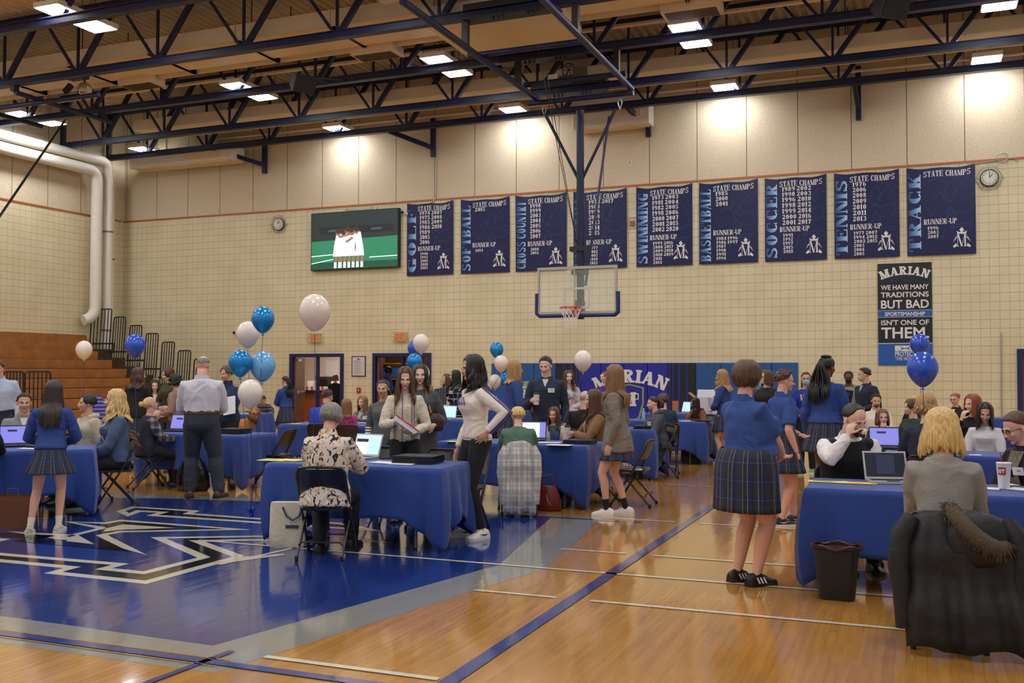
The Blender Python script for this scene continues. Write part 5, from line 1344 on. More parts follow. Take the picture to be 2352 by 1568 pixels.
                for x, y, z in M2.v: q.append(tor(.20+ex[5])-Rv*x+U*z+Fv*((yo+ry*math.sqrt(max(.05, 1-(x/(rx*w*S+g))**2))+((bust-1)*.05*math.exp(-((.20+ex[5]-.195)/.035)**2) if f else 0))*S+g+.008))
                M2.v = [tuple(p) for p in q]; M2.build('chest_lettering', ex[2], t, smooth=False)
            elif k == 'armstripe':  # stripes down the outside of both sleeves
                for s in (-1, 1):
                    sh, el, wr = arms[s][:3]; M2 = MB()
                    for o in ex[2]:
                        P_ = []; A0 = tor(.292)+Rv*(s*.055*S)
                        pts = [A0, sh+V((s*.3, 0, .95)).normalized()*.035*S, sh+(el-sh)*.35, sh+(el-sh)*.75, el, el+(wr-el)*.35, el+(wr-el)*.75, el+(wr-el)*.93]
                        bend = ((el-sh).normalized()-(wr-el).normalized())
                        out = (bend if bend.length > .25 else V((s, 0, .1))).normalized()
                        out = (out*.5+V((s, -.1, .1))*.9).normalized()
                        for i, p in enumerate(pts):
                            d_ = (pts[min(i+1, 7)]-pts[max(i-1, 0)]).normalized(); n_ = out-d_*out.dot(d_); n_.normalize(); tg = d_.cross(n_)
                            rr = (0, .002, .030, .027, .027, .0255, .0215, .020)[i]*S*(.62+.38*w)+(g*.8+.004 if i > 1 else .008)
                            P_.append(p+n_*rr+tg*o)
                        M2.tube(P_, ex[3], 6, flat=.35)
                    M2.build('sleeve_stripe', ex[1], t)
            elif k == 'fore':       # lower sleeves of another cloth
                for s in (-1, 1):
                    el, wr = arms[s][1], arms[s][2]; MB().tube([el+(wr-el)*q for q in (-.08, .1, .35, .7, .97)], [q*S*(.62+.38*w)+g for q in (.0245, .0245, .0240, .019, .0165)], 14).build('lower_sleeve', ex[1], t)
    info = dict(obj=t, root=root, rz=rz, S=S, J=J)
    def wpt(p): return V((root.x+p.x*cs-p.y*sn, root.y+p.x*sn+p.y*cs, p.z))
    info['hand'] = {s: wpt(arms[s][2]+arms[s][3]*.05*S+arms[s][4]*.02*S) for s in (-1, 1)}
    info['w'] = wpt; info['tor'] = tor; info['F'] = Fv; info['head'] = hpt
    return info
def hash_str(s):
    h = 7
    for c in s: h = (h*131+ord(c)) % 1000003
    return h
def extras_mat(extras, top):
    if 'fur' in extras: return mat('fur_tan', (150, 118, 84), .95, bump=1, bscale=90)
    return top
M_leo = mat('leopard_canvas', (206, 196, 172), .8, vary=.0)
nt, lk = nodes_of(M_leo); v_, o_ = xyz(nt, lk); n_ = nt.new('ShaderNodeTexVoronoi'); n_.inputs['Scale'].default_value = 70; lk.new(v_, n_.inputs[0]); r_ = ramp(nt, [(0, lin((40, 34, 28))), (.30, lin((206, 196, 172)))], True); lk.new(n_.outputs['Distance'], r_.inputs[0]); lk.new(r_.outputs[0], nt['Principled BSDF'].inputs['Base Color'])

def build_hair(t, hair, hm, hpt, H, hs, rn, tor, S, U, Rv, Fv, w, J):
    st = hair[0]; ln = hair[2] if len(hair) > 2 else .4
    wave = hair[3] if len(hair) > 3 else 0.0
    vol = hair[4] if len(hair) > 4 else .015
    CC, CR = V((0, -.06, .13)), (.335, .42, .37)
    def surf(phi, th, k): # phi 0 = front, + toward the right
        return V((CC.x+CR[0]*k*math.sin(th)*math.sin(phi), CC.y+CR[1]*k*math.sin(th)*math.cos(phi), CC.z+CR[2]*k*math.cos(th)))
    def thmax(phi):
        a = abs(math.degrees(math.atan2(math.sin(phi), math.cos(phi))))
        if st == 'bald': tab = ((0, -1), (60, -1), (75, 60), (100, 95), (180, 118))
        elif st in ('short', 'curlyshort', 'receding'): tab = ((0, 50 if st != 'receding' else 30), (40, 52 if st != 'receding' else 40), (62, 72), (80, 98), (105, 104), (140, 120), (180, 124))
        elif st in ('pony', 'bun'): tab = ((0, 55), (45, 60), (70, 80), (95, 98), (130, 112), (180, 122))
        else: tab = ((0, 55), (30, 60), (50, 76), (66, 100), (80, 108), (130, 122), (180, 128))
        return R(interp([(q[0], q[1]) for q in tab], a)[0])
    kk = 1.045 if st in ('bald', 'receding') else 1.09 if st in ('pony', 'bun') else 1.12
    if st == 'bald': kk = 1.03
    M2 = MB(); N, Mr = 56, 10; rings = []
    ph0 = rn.random()*6
    for j in range(Mr+1):
        ring = []
        for i in range(N):
            phi = 2*math.pi*i/N; tm = thmax(phi)
            if st == 'bald':
                a = abs(math.degrees(math.atan2(math.sin(phi), math.cos(phi))))
                if tm < 0: tm = R(60)
                t0_ = R(60) if a < 75 else R(interp([(75, 58), (180, 62)], a)[0])
                th = t0_+(max(tm, t0_+.01)-t0_)*j/Mr
            else: th = tm*j/Mr
            amp = {'curlyshort': .035, 'short': .014}.get(st, .010)
            k = kk+amp*math.sin(phi*17+ph0+th*3)+amp*math.sin(phi*9-th*7+ph0)*(1 if st == 'curlyshort' else .6)
            if st in ('short', 'curlyshort') and th < R(60): k += .03
            if j == Mr: k -= .06
            ring.append(hpt(*surf(phi, th, k)))
        rings.append(ring)
    M2.loft(rings, caps=False)
    dn = V((0, 0, -1))
    def lock(phi, k, th0, L_, wd, wv, out=0.0, curl=0.0):
        tm = thmax(phi); P_ = []; side = math.sin(phi)
        a = abs(math.degrees(math.atan2(math.sin(phi), math.cos(phi))))
        tend = min(tm, R(96)) if a > 62 else tm
        for i in range(6): P_.append(hpt(*surf(phi, th0+(tend-th0)*i/5, k)))
        if a <= 64: tend_dir = 1
        p = P_[-1].copy(); n = 9; ph_ = rn.random()*6.28
        ax = H @ V((math.sin(phi), math.cos(phi), 0))
        for i in range(1, n+1):
            f_ = i/n
            q = p+dn*(L_*f_)+ax*(out*f_*(1-.6*f_))
            if curl: q -= ax*(curl*f_*f_)
            q += (Rv*math.sin(ph_+f_*wv[1])+Fv*math.cos(ph_*1.3+f_*wv[1]))*wv[0]*f_**.7
            # keep the hair outside neck, shoulders and back
            d = q-tor(0); tt = d.dot(U)/S
            if tt < .315:
                x, y = d.dot(Rv), d.dot(Fv)
                hx = (.108*w if tt < .27 else .108*w*max(.35, (.33-tt)/.06))*S; hy = (.075+.01*w if tt < .27 else .04+.035*max(0, (.315-tt)/.045))*S
                e = (x/hx)**2
                if e < 1:
                    b = hy*math.sqrt(1-e*.8)+.012
                    if abs(y) < b: q += Fv*((b if y > .0 and math.cos(phi) > -.1 else -b)-y)
            P_.append(q)
        rr = [wd*.35]+[wd]*(len(P_)-3)+[wd*.75, wd*.15]
        M2.tube(P_, rr, 6, flat=.55)
    if st in ('long', 'bob', 'half'):
        nl = 46 if ln > .2 else 38
        for lay in (0, 1):
            for i in range(nl):
                phi = 2*math.pi*(i+.5*lay+rn.uniform(-.2, .2))/nl
                a = abs(math.degrees(math.atan2(math.sin(phi), math.cos(phi))))
                if a < 50: continue
                L_ = ln*rn.uniform(.86, 1.04)*(1 if a > 75 else .92)
                lock(phi, kk+.035-.05*lay, R(8), L_, rn.uniform(.013, .021)*(hs/.22), (wave*rn.uniform(.6, 1.2), rn.uniform(5, 9)), vol, .05 if st == 'bob' else 0)
    elif st in ('short', 'curlyshort'):
        for i in range(90):
            phi = rn.uniform(0, 6.28); th = thmax(phi)*rn.uniform(.1, .93); c = surf(phi, th, kk-.005 if st == 'short' else kk+.015)
            M2.ell(hpt(*c), (.05*hs, .075*hs, .026*hs) if st == 'short' else (.05*hs, .055*hs, .04*hs), H, nu=6, nv=4)
    elif st in ('pony', 'braids'):
        b0 = V((0, -.52, .22)) if st == 'pony' else V((0, -.40, .30))
        for i in range(26 if st == 'pony' else 34):
            sx, sz = rn.uniform(-1, 1), rn.uniform(-1, 1); P_ = [hpt(b0.x+sx*.05, b0.y+.1, b0.z+sz*.05), hpt(b0.x+sx*.07, b0.y-.06, b0.z+.03+sz*.05)]; p = P_[-1]
            sp = .035*S if st == 'pony' else .06*S; L_ = ln*rn.uniform(.85, 1.05); ph_ = rn.random()*6
            for j in range(1, 10):
                f_ = j/9; q = p+dn*(L_*f_)+Rv*(sx*sp*min(1, f_*2))+Fv*(sz*sp*.5-.03*math.sin(math.pi*f_)*S*.3)
                q += Rv*(wave*math.sin(ph_+f_*7))
                d = q-tor(0); tt = d.dot(U)/S; y = d.dot(Fv)
                if tt < .31: b = -((.075*w if tt < .27 else .05)*S+.012); q += Fv*min(0, b-y)
                P_.append(q)
            r0 = .010 if st == 'pony' else .009
            M2.tube(P_, [r0*.5, r0*1.2]+[r0*1.3]*(len(P_)-3)+[r0*.3], 6)
        if st == 'braids': M2.ell(hpt(0, -.1, .52), (.24*hs, .30*hs, .10*hs), H)
    elif st == 'bun':
        c = V((0, -.58, .26)) if ln < .9 else V((0, -.5, .0))
        M2.ell(hpt(*c), (.19*hs, .17*hs, .19*hs), H, nu=16, nv=10)
        for i in range(9): a = 2*math.pi*i/9; M2.ell(hpt(c.x+.10*math.cos(a), c.y-.03, c.z+.10*math.sin(a)), (.085*hs, .10*hs, .07*hs), H, nu=8, nv=6)
    M2.build('hair', hm, t, sharp=70)
# ================================================================ tables, chairs, balloons, things on tables
M_cloth = mat('tablecloth_blue', (26, 62, 140), .75, bump=.25, bscale=5, sheen=.2); M_top = mat('table_grey', (150, 150, 146), .6); M_leg = mat('table_leg_grey', (96, 98, 100), .4, .6)
M_chair = mat('chair_black', (20, 20, 24), .28, spec=.6); M_rub = mat('rubber', (12, 12, 12), .7)
TZ = .745
def table(lab, fl, ang, L_=1.83, D=.76, drop=.50, corner=.74, clab=None, seedv=0):
    """fl: front corner (towards the camera) on the side of smaller x; ang: direction of the long side"""
    rz = R(ang); c = V((fl[0], fl[1], 0))+V((math.cos(rz), math.sin(rz), 0))*L_/2+V((-math.sin(rz), math.cos(rz), 0))*D/2
    t = thing('folding_table', 'cloth-covered folding table '+lab, 'table', c, rz, 'folding tables')
    m = MB(); m.box((0, 0, TZ-.02), (L_-.02, D-.02, .04)); m.build('tabletop', M_top, t, smooth=False)
    for s in (-1, 1):
        for q in (-1, 1):
            x = s*(L_/2-.28); m = MB(); m.tube([(x, q*.12, TZ-.06), (x, q*.24, TZ-.12), (x, q*(D/2-.10), .30), (x, q*(D/2-.08), .012)], .016, 10); m.build('leg', M_leg, t)
        m = MB(); m.cyl((s*(L_/2-.28), -D/2+.13, .42), (s*(L_/2-.28), D/2-.13, .42), .011, 8); m.cyl((s*(L_/2-.28), 0, .42), (s*.2, 0, TZ-.05), .010, 8); m.build('leg_brace', M_leg, t)
    rn = random.Random(seedv+11)
    P = []; r = .03; N = 0; per = []
    hx, hy = L_/2, D/2
    def edge(a, b, n): return [(a[0]+(b[0]-a[0])*i/n, a[1]+(b[1]-a[1])*i/n) for i in range(n)]
    for a, b, n in (((-hx, -hy), (hx, -hy), 36), ((hx, -hy), (hx, hy), 18), ((hx, hy), (-hx, hy), 36), ((-hx, hy), (-hx, -hy), 18)): per += edge(a, b, n)
    N = len(per); rings = []; lv = [0, .02, .08, .2, .35, .5, .65, .8, .92, 1]
    ph = [rn.uniform(0, 6.28) for _ in range(4)]
    for f in lv:
        ring = []
        for i, (x, y) in enumerate(per):
            dx, dy = hx-abs(x), hy-abs(y); cd = max(dx, dy) if min(dx, dy) < 1e-6 else 0
            ck = max(0, 1-cd/.36); sx, sy = (1 if x > 0 else -1), (1 if y > 0 else -1)
            dr = drop+(corner-drop)*ck**1.3+.012*math.sin(i*.31+ph[0])
            nx, ny = (sx if dx < 1e-6 else 0), (sy if dy < 1e-6 else 0)
            if nx and ny: nx, ny = nx*.7, ny*.7
            fold = .022*math.sin(i*.55+ph[1])*f+.015*math.sin(i*1.1+ph[2])*f
            flare = .018+.05*f*(1-ck)+(.13*f-.11*f*f)*ck*1.6
            # the cloth gathers in a fold next to each corner
            pinch = -.085*f*math.exp(-((cd-.16)/.055)**2)
            o = flare+fold*(1-ck*.3)+pinch if f > 0 else 0.0
            z = TZ+.012-dr*f-(.006 if f > 0 else 0)
            ring.append((x+nx*o, y+ny*o, max(z, .012)))
        rings.append(ring)
    m = MB(); m.loft(rings, caps=False); m.f.append(tuple(range(N))); m.m.append(0)
    o = m.build('tablecloth', M_cloth, None, c, rz, sharp=60)
    sd = o.modifiers.new('s', 'SOLIDIFY'); sd.thickness = .003; sd.offset = 1
    tag(o, clab or 'royal blue tablecloth on the table '+lab, 'tablecloth', 'blue tablecloths')
    M_ = Matrix.Translation(c) @ Matrix.Rotation(rz, 4, 'Z')
    return lambda x, y, z=TZ+.018: M_ @ V((x, y, z)), rz
TZT = TZ+.0165
chair0 = None
def chair(lab, x, y, rz, group='black folding chairs'):
    global chair0
    if chair0 is None:
        t = chair0 = thing('folding_chair', lab, 'chair', (x, y, 0), rz, group)
        for s in (-1, 1):
            MB().tube([(s*.215, -.20, .70), (s*.218, -.055, .44), (s*.225, .22, .02)], .0125, 10).build('front_leg', M_chair, t)
            MB().tube([(s*.198, .10, .425), (s*.198, -.26, .02)], .0115, 10).build('rear_leg', M_chair, t)
            for p in ((s*.225, .22, 0), (s*.198, -.26, 0)): MB().lathe([(.016, 0), (.017, .03), (.0135, .045)], p, 10).build('foot_cap', M_rub, t)
        MB().tube([(-.215, -.20, .70), (-.212, -.222, .765), (-.185, -.235, .80), (-.1, -.243, .808), (.1, -.243, .808), (.185, -.235, .80), (.212, -.222, .765), (.215, -.20, .70)], .0125, 10).build('top_rail', M_chair, t)
        m = MB(); rings = []
        for z, y_ in ((.575, -.135), (.60, -.152), (.68, -.19), (.76, -.222), (.792, -.236)):
            rings.append([(x_, y_-.030*(1-(x_/.2)**2)+q, z) for x_, q in [(-.205+.041*i, .006) for i in range(11)]+[(.205-.041*i, -.006) for i in range(11)]])
        m.loft(rings); m.build('backrest', M_chair, t)
        m = MB(); [m.ell((sx*.15, -.185-.024*(1-.56), zz-.0), (.007, .006, .007), nu=8, nv=5) for sx in (-1, 1) for zz in (.68,)]; m.build('rivet', M_alu, t)
        m = MB(); m.loft([[(px*k, .015+py*k2, z) for px, py in [(-.19, -.20), (-.1, -.215), (.1, -.215), (.19, -.20), (.205, 0), (.19, .19), (.1, .205), (-.1, .205), (-.19, .19), (-.205, 0)]] for z, k, k2 in ((.425, .97, .97), (.435, 1, 1), (.452, 1, 1), (.462, .93, .93))]); m.build('seat', M_chair, t)
        for y_, z_, w_ in ((.165, .10, .223), (-.205, .09, .198)): MB().tube([(-w_, y_, z_+.04), (-w_+.03, y_, z_+.065), (w_-.03, y_, z_+.065), (w_, y_, z_+.04)], .008, 8).build('cross_brace', M_chair, t)
        return t
    t = copy_tree(chair0); t['label'] = lab; t['group'] = group; t.location = (x, y, 0); t.rotation_euler = (0, 0, rz); return t
def wpt(px, py, z): return at_z(px, py, z)
# tables ---------------------------------------------------------
tA, rA = table('where the floral blouse woman types', (-5.80, 8.02), 3.5, 1.81, .78, .47, .745, seedv=1)
tB, rB = table('in front of the smiling man in a grey pullover', (-10.02, 7.41), 42, 1.85, .76, seedv=2)
tC, rC = table('behind the tall man in a checked shirt', (-10.32, 11.20), 0, 1.80, .78, seedv=3)
tD, rD = table('where the man in a blue polo sits', (-9.86, 13.98), 0, 1.85, .78, seedv=4)
gl = at_z(1012, 1028, TZ+.01); 
tG, rG = table('between the woman in green and the girl in overalls', (-5.60, 11.26), 0, 1.97, .80, seedv=5)
tH, rH = table('in front of the girl in a grey puffer jacket', (-5.50, 14.72), 0, 1.84, .76, seedv=6)
tI, rI = table('in front of the girl in a rust top', (-5.25, 17.48), 0, 1.84, .76, seedv=7)
tJ, rJ = table('with the silver laptop and large drink cup', (-.77, 7.88), 0, 2.6, .78, .49, .755, seedv=8)
k0 = at_z(2080, 1040, TZ+.01)
tK, rK = table('in front of the girl in a white sweatshirt', (-.60, 11.5), 0, 2.6, .78, seedv=9)
tE, rE = table('with the dog standing before it', (-14.25, 16.88), 0, 1.6, .76, seedv=10)
tF, rF = table('in front of the woman in a windowpane coat', (-9.4, 16.45), 0, 1.85, .76, seedv=11)
tL, rL = table('holding the white carton boxes by the wall', (-5.35, 20.6), 0, 1.85, .76, seedv=12)
tM, rM = table('in front of the red-haired woman', (.0, 21.0), 0, 1.9, .76, seedv=13)
tN, rN = table('with the drink cartons by the mural', (-9.2, 20.9), 0, 1.83, .76, seedv=14)

# small things ---------------------------------------------------
M_alum = mat('laptop_silver', (196, 196, 192), .35, .3); M_lblk = mat('laptop_black', (24, 24, 28), .4); M_keys = mat('keys', (40, 40, 44), .6)
def screen_mat(n, c, e): return mat('display_'+n, c, .3, emit=e)
M_scl = screen_mat('lilac', (112, 112, 190), .75); M_scb = screen_mat('pale', (160, 196, 236), .9); M_scd = screen_mat('dark', (22, 28, 44), .25); M_scw = screen_mat('white', (226, 230, 246), .9); M_scn = screen_mat('navy', (30, 30, 60), .3)
def laptop(lab, p, rz, silver=False, tilt=18, disp=None, kind=0):
    p = V((p.x, p.y, TZT)); t = thing('laptop', lab, 'laptop', p, rz, 'open laptops'); mb = M_alum if silver else M_lblk
    MB().box((0, 0, .010), (.34, .235, .018)).build('base', mb, t)
    k = MB(); [k.box((-.135+.03*i, .07-.028*j, .0205), (.025, .022, .003)) for i in range(10) for j in range(4)]; k.box((0, -.075, .0195), (.1, .06, .002)); k.build('keyboard', M_keys, t, smooth=False)
    Mx = Matrix.Translation((0, .118, .018)) @ Matrix.Rotation(R(-tilt), 4, 'X')
    def bx(c, d, name, m, par=t):
        q = MB().box(c, d); q.v = [tuple(Mx @ V(v)) for v in q.v]; return q.build(name, m, par, smooth=False)
    l = bx((0, .004, .115), (.34, .008, .235), 'lid', mb)
    bx((0, -.0015, .117), (.312, .004, .200), 'display', disp or M_scl, l)
    if kind == 0: bx((-.03, -.004, .165), (.10, .002, .026), 'screen_box', M_scn, l)
    elif kind == 1: bx((-.07, -.004, .10), (.16, .002, .17), 'screen_window', M_scw, l); bx((-.07, -.0055, .16), (.15, .002, .035), 'screen_box', M_scn, l); bx((-.07, -.0055, .11), (.12, .002, .004), 'screen_text', screen_mat('grey', (150, 160, 180), .5), l)
    elif kind == 2: bx((0, -.004, .12), (.14, .002, .16), 'screen_window', screen_mat('dusk', (40, 46, 72), .35), l); bx((0, .0005, .238), (.03, .02, .018), 'webcam_cover', M_lblk, l)
    elif kind == 3: bx((-.03, -.004, .117), (.22, .002, .19), 'screen_window', M_scw, l)
    return t
def papers(lab, p, w, d, rz, col, h=.004, name='paper_sheet', text=False, cat='paper', group='papers on the tables'):
    c = M_paper[col]; t = thing(name, lab, cat, (p.x, p.y, TZT), rz, group)
    MB().box((0, 0, h/2), (w, d, h)).build('sheet', c, t, smooth=False)
    if text:
        m = MB(); [m.box((-.02*i, .05-.035*i, h+.0005), (w*(.7-.1*i), .009, .001)) for i in range(3)]; m.build('print_line', mat('print_ink', (96, 96, 70), .8), t, smooth=False)
    return t
M_paper = {'yellow': mat('paper_yellow', (238, 222, 120), .8), 'gold': mat('paper_gold', (228, 186, 72), .8), 'lime': mat('paper_lime', (220, 228, 140), .8), 'white': mat('paper_white', (232, 230, 232), .8)}
M_binder = mat('binder_black', (26, 30, 36), .35, vary=.2, vscale=30)
def binder(lab, p, rz, w=.36, d=.30, n=2):
    t = thing('binder_stack', lab, 'folder', (p.x, p.y, TZT), rz, 'black folders on the tables')
    for i in range(n):
        m = MB(); m.box((.006*(i % 2), .004*i, .013+.024*i), (w, d, .020)); m.build('folder', M_binder, t)
    return t
def cup(lab, p, h=.15, r=.042, lid=True, logo=False, straw=False, rz=0.0):
    t = thing('paper_cup' if not logo else 'foam_cup', lab, 'cup', p, rz)
    MB().lathe([(r*.70, 0), (r*.72, .004), (r, h), (r*1.05, h+.004), (r*.98, h+.008)], seg=24).build('cup_body', mat('cup_white', (234, 230, 226), .6), t)
    if lid: MB().lathe([(r*1.08, h), (r*1.08, h+.012), (r*.95, h+.022), (r*.6, h+.024)], seg=24).build('lid', mat('lid_black', (16, 16, 18), .4), t)
    if straw: MB().cyl((.0, .0, h*.5), (-.022, .0, h+.085), .004, 8).build('straw', mat('straw_red', (200, 30, 40), .4), t)
    if logo:
        m = MB(); rr = r*.955+.0015; n = 8
        m.loft([[(rr*k_*math.sin(R(-32+64*i/n-20)), -rr*k_*math.cos(R(-32+64*i/n-20)), z) for i in range(n+1)] for k_, z in ((.935, h*.56), (1.0, h*.86))], caps=False); m.build('logo_patch', mat('logo_red', (170, 24, 40), .5), t, smooth=False)
        m = MB(); SANS.text('QT', m, (0, 0, 0), UX, UZ, .045, .030, align='c'); m.v = [((rr*.975+.002)*math.sin(x/rr-R(20)), -(rr*.975+.002)*math.cos(x/rr-R(20)), z+h*.635) for x, y, z in m.v]; m.build('logo_lettering', M_ink, t, smooth=False)
    return t
def pt(px, py): return at_z(px, py, TZT)
chairs_to_place = []
laptop('black laptop with a lilac screen in front of the man in a grey pullover', pt(34, 1025), R(48), disp=M_scl)
laptop('black laptop with a lilac screen beside the blonde woman with a bun', pt(402, 990), R(8), disp=M_scl)
lp = pt(822, 1052); laptop('silver laptop with a pale screen used by the woman in a floral blouse', lp, R(-8), True, 20, M_scb, 1)
laptop('black laptop between the blue polo man and the camouflage top girl', pt(850, 966), R(24), disp=M_scn, kind=9)
laptop('black laptop with a pale lilac screen in front of the woman in green', pt(1222, 1012), R(14), disp=M_scl, kind=3)
laptop('black laptop with a lilac screen beside the woman in a denim jacket', pt(2035, 1030), R(8), disp=M_scl)
laptop('silver laptop with a dark screen on the table with the large drink cup', pt(2046, 1108), R(16), True, 22, M_scd, 2)
laptop('small white laptop on the table before the woman in a windowpane coat', pt(1022, 962), R(4), True, 16, M_scb, 9)
laptop('small white tablet computer beside the girl in a dark patterned coat', (lambda q: V((q.x, 20.95, 0)))(at_y(1566, 950, 20.95)), R(-40), True, 16, M_scb, 9)
papers('yellow sheets by the tote bag end of the floral blouse table', pt(632, 1056), .30, .21, .1, 'lime', .003, text=True)
papers('deep yellow sheet lying over paler sheets next to the floral blouse woman', pt(666, 1057), .25, .16, -.1, 'yellow', .007)
papers('white sheet between the pale laptop and the black folders', pt(882, 1062), .26, .18, -.15, 'white'); papers('white sheet touching the black folders on the floral blouse table', pt(925, 1065), .24, .17, .1, 'white', .003)
papers('white sheet behind the black folders on the floral blouse table', pt(930, 1052), .16, .06, 0, 'white')
binder('flat stack of black folders on the floral blouse table', pt(960, 1062), .06, .42, .30, 3)
m = thing('mobile_phone', 'small black phone beside the folders on the floral blouse table', 'phone', (lambda q: (q.x, q.y, TZT))(pt(890, 1053)), .3); MB().box((0, 0, .005), (.15, .07, .009)).build('case', M_lblk, m)
binder('stack of black folders on the table behind the checked shirt man', pt(540, 995), 0, .36, .3, 3)
papers('lime sheet at the empty corner of the woman in green table', pt(1055, 1014), .30, .16, .1, 'lime', .003)
for q, l in (((1262, 1016), 'white sheet under the coffee holder on the overalls girl table'), ((1285, 1022), 'white sheet before the overalls girl beside the clip')): papers(l, pt(*q), .30, .16, .05, 'white')
binder('flat black folders on the table before the woman in a camel coat', pt(1332, 1018), -.05, .36, .26, 2)
binder('black folders on the table before the grey puffer jacket girl', pt(1484, 984), 0, .34, .28, 2)
binder('black folders on the table before the girl in a rust top', pt(1612, 967), 0, .36, .26, 1)
papers('white sheet on the table before the girl in a rust top', pt(1580, 967), .28, .16, 0, 'white')
binder('black folder on the table behind the dog', pt(590, 946), 0, .42, .26, 1); papers('white sheet on the table behind the dog', pt(560, 950), .3, .16, 0, 'white')
papers('white sheets before the windowpane coat woman', pt(1048, 960), .35, .15, .05, 'white'); papers('yellow sheet at the corner of the blue polo man table', pt(680, 973), .2, .15, .2, 'yellow'); papers('white sheet before the girl in a grey camouflage top', pt(840, 971), .4, .12, 0, 'white'); binder('black folder beside the grey camouflage girl', pt(866, 969), 0, .2, .16, 1)
papers('lime folded name sheet at the corner of the drink cup table', pt(1900, 1106), .30, .13, .02, 'lime', .004, text=True); papers('gold sheet next to the silver laptop on the drink cup table', pt(1968, 1109), .30, .14, .05, 'gold', .003)
papers('white sheet between the grey sweater woman and the large drink cup', pt(2252, 1121), .26, .14, -.1, 'white'); papers('small white card behind the large drink cup', pt(2318, 1113), .10, .10, .5, 'white'); papers('white sheet to the far side of the large drink cup', pt(2360, 1125), .26, .16, -.5, 'white')
papers('white card on the table before the white sweatshirt girl', pt(2240, 1045), .12, .10, .1, 'white'); papers('small paper on the table before the red-haired woman', pt(2216, 957), .18, .1, .1, 'white')
papers('lime strip under the laptop beside the denim jacket woman', pt(2035, 1040), .25, .08, 0, 'lime')
papers('white sheet beside the laptop of the grey pullover man', pt(66, 1030), .24, .12, .1, 'white'); binder('dark notebook before the girl in a blue sweater with long dark hair', pt(84, 1027), .1, .2, .14, 1)
q = pt(2306, 1122); cup('large white foam cup with a red straw and red logo patch', V((q.x, q.y, TZT)), .19, .052, False, True, True)
def bottle(lab, p):
    t = thing('water_bottle', lab, 'bottle', p); MB().lathe([(.03, 0), (.032, .01), (.032, .13), (.014, .17), (.014, .185)], seg=16).build('bottle_body', mat('bottle_clear', (190, 214, 214), .1, alpha=.6), t); MB().lathe([(.015, .182), (.015, .2)], seg=12).build('cap', M_ink, t)
q = at_z(1478, 962, TZT); bottle('small clear water bottle beside the grey puffer jacket girl', V((q.x, q.y, TZT)))
# cartons and boxes on the wall tables
M_card = mat('cardboard', (176, 132, 84), .8, vary=.08); M_cwh = mat('carton_white', (210, 208, 214), .7)
def carton(lab, p, w, d, h, m, flap=False, rz=0.0):
    t = thing('carton_box', lab, 'box', p, rz, 'cartons on the wall table'); b = MB(); th = .006
    b.box((0, -d/2, h/2), (w, th, h)); b.box((0, d/2, h/2), (w, th, h)); b.box((-w/2, 0, h/2), (th, d, h)); b.box((w/2, 0, h/2), (th, d, h)); b.box((0, 0, th/2), (w, d, th)); b.build('box_walls', m, t, smooth=False)
    if flap:
        for s in (-1, 1): MB().bar((s*w/2, 0, h), (s*(w/2+.12), 0, h+.10), d*.95, .005).build('flap', M_card, t, smooth=False)
        MB().bar((0, d/2, h), (0, d/2+.08, h+.16), w*.95, .005).build('flap', M_cwh, t, smooth=False)
    else: MB().box((0, 0, h-.004), (w, d, .006)).build('lid', m, t, smooth=False)
    return t
for px, w_, h_, fl_, lab in ((1618, .40, .34, True, 'white carton with open cardboard flaps on the wall table'), (1650, .36, .34, False, 'closed white carton next to the open one on the wall table')):
    p = at_y(px, 930, 20.95); carton(lab, V((p.x, p.y, TZT)), w_, .34, h_, M_cwh, fl_)
for px, w_, col, lab in ((1194, .16, (196, 60, 44), 'red and white drink carton behind the blonde girl in a blue sweater'), (1212, .18, (96, 150, 70), 'green topped drink carton beside the navy pullover man')):
    p = at_y(px, 905, 21.2); t = thing('drink_carton', lab, 'carton', (p.x, p.y, 1.03), 0, 'drink cartons by the mural'); c2 = mat('carton_%d' % px, col, .5)
    MB().box((0, 0, .14), (w_, .14, .28)).build('carton_body', M_cwh, t, smooth=False); MB().loft([[(sx*w_/2, sy*.07*(1-k_), .28+.12*k_) for sx, sy in ((-1, -1), (1, -1), (1, 1), (-1, 1))] for k_ in (0, .95)]).build('gable_top', c2, t, smooth=False)
    m = MB(); m.box((0, -.072, .22), (w_*.8, .004, .03)); m.box((0, -.072, .06), (w_*.8, .004, .03)); m.box((.02, -.072, .14), (w_*.3, .004, .07)); m.build('carton_print', c2, t, smooth=False)
p = at_y(1203, 935, 21.2); t = thing('display_case', 'dark blue patterned display case holding up the drink cartons', 'display case', (p.x, 21.25, TZT)); MB().box((0, 0, .14), (.5, .3, .27)).build('case_body', mat('case_pattern', (42, 58, 110), .6, vary=.5, vscale=30), t, smooth=False)
p = at_y(1551, 934, 20.9); t = thing('picture_card', 'small orange picture card standing on the wall table', 'card', (p.x, p.y, TZT)); MB().box((0, 0, .13), (.12, .05, .26)).build('card', mat('card_orange', (214, 110, 40), .7), t, smooth=False); MB().box((0, -.027, .08), (.08, .004, .1)).build('card_print', mat('card_green', (120, 150, 80), .7, vary=.4, vscale=40), t, smooth=False)
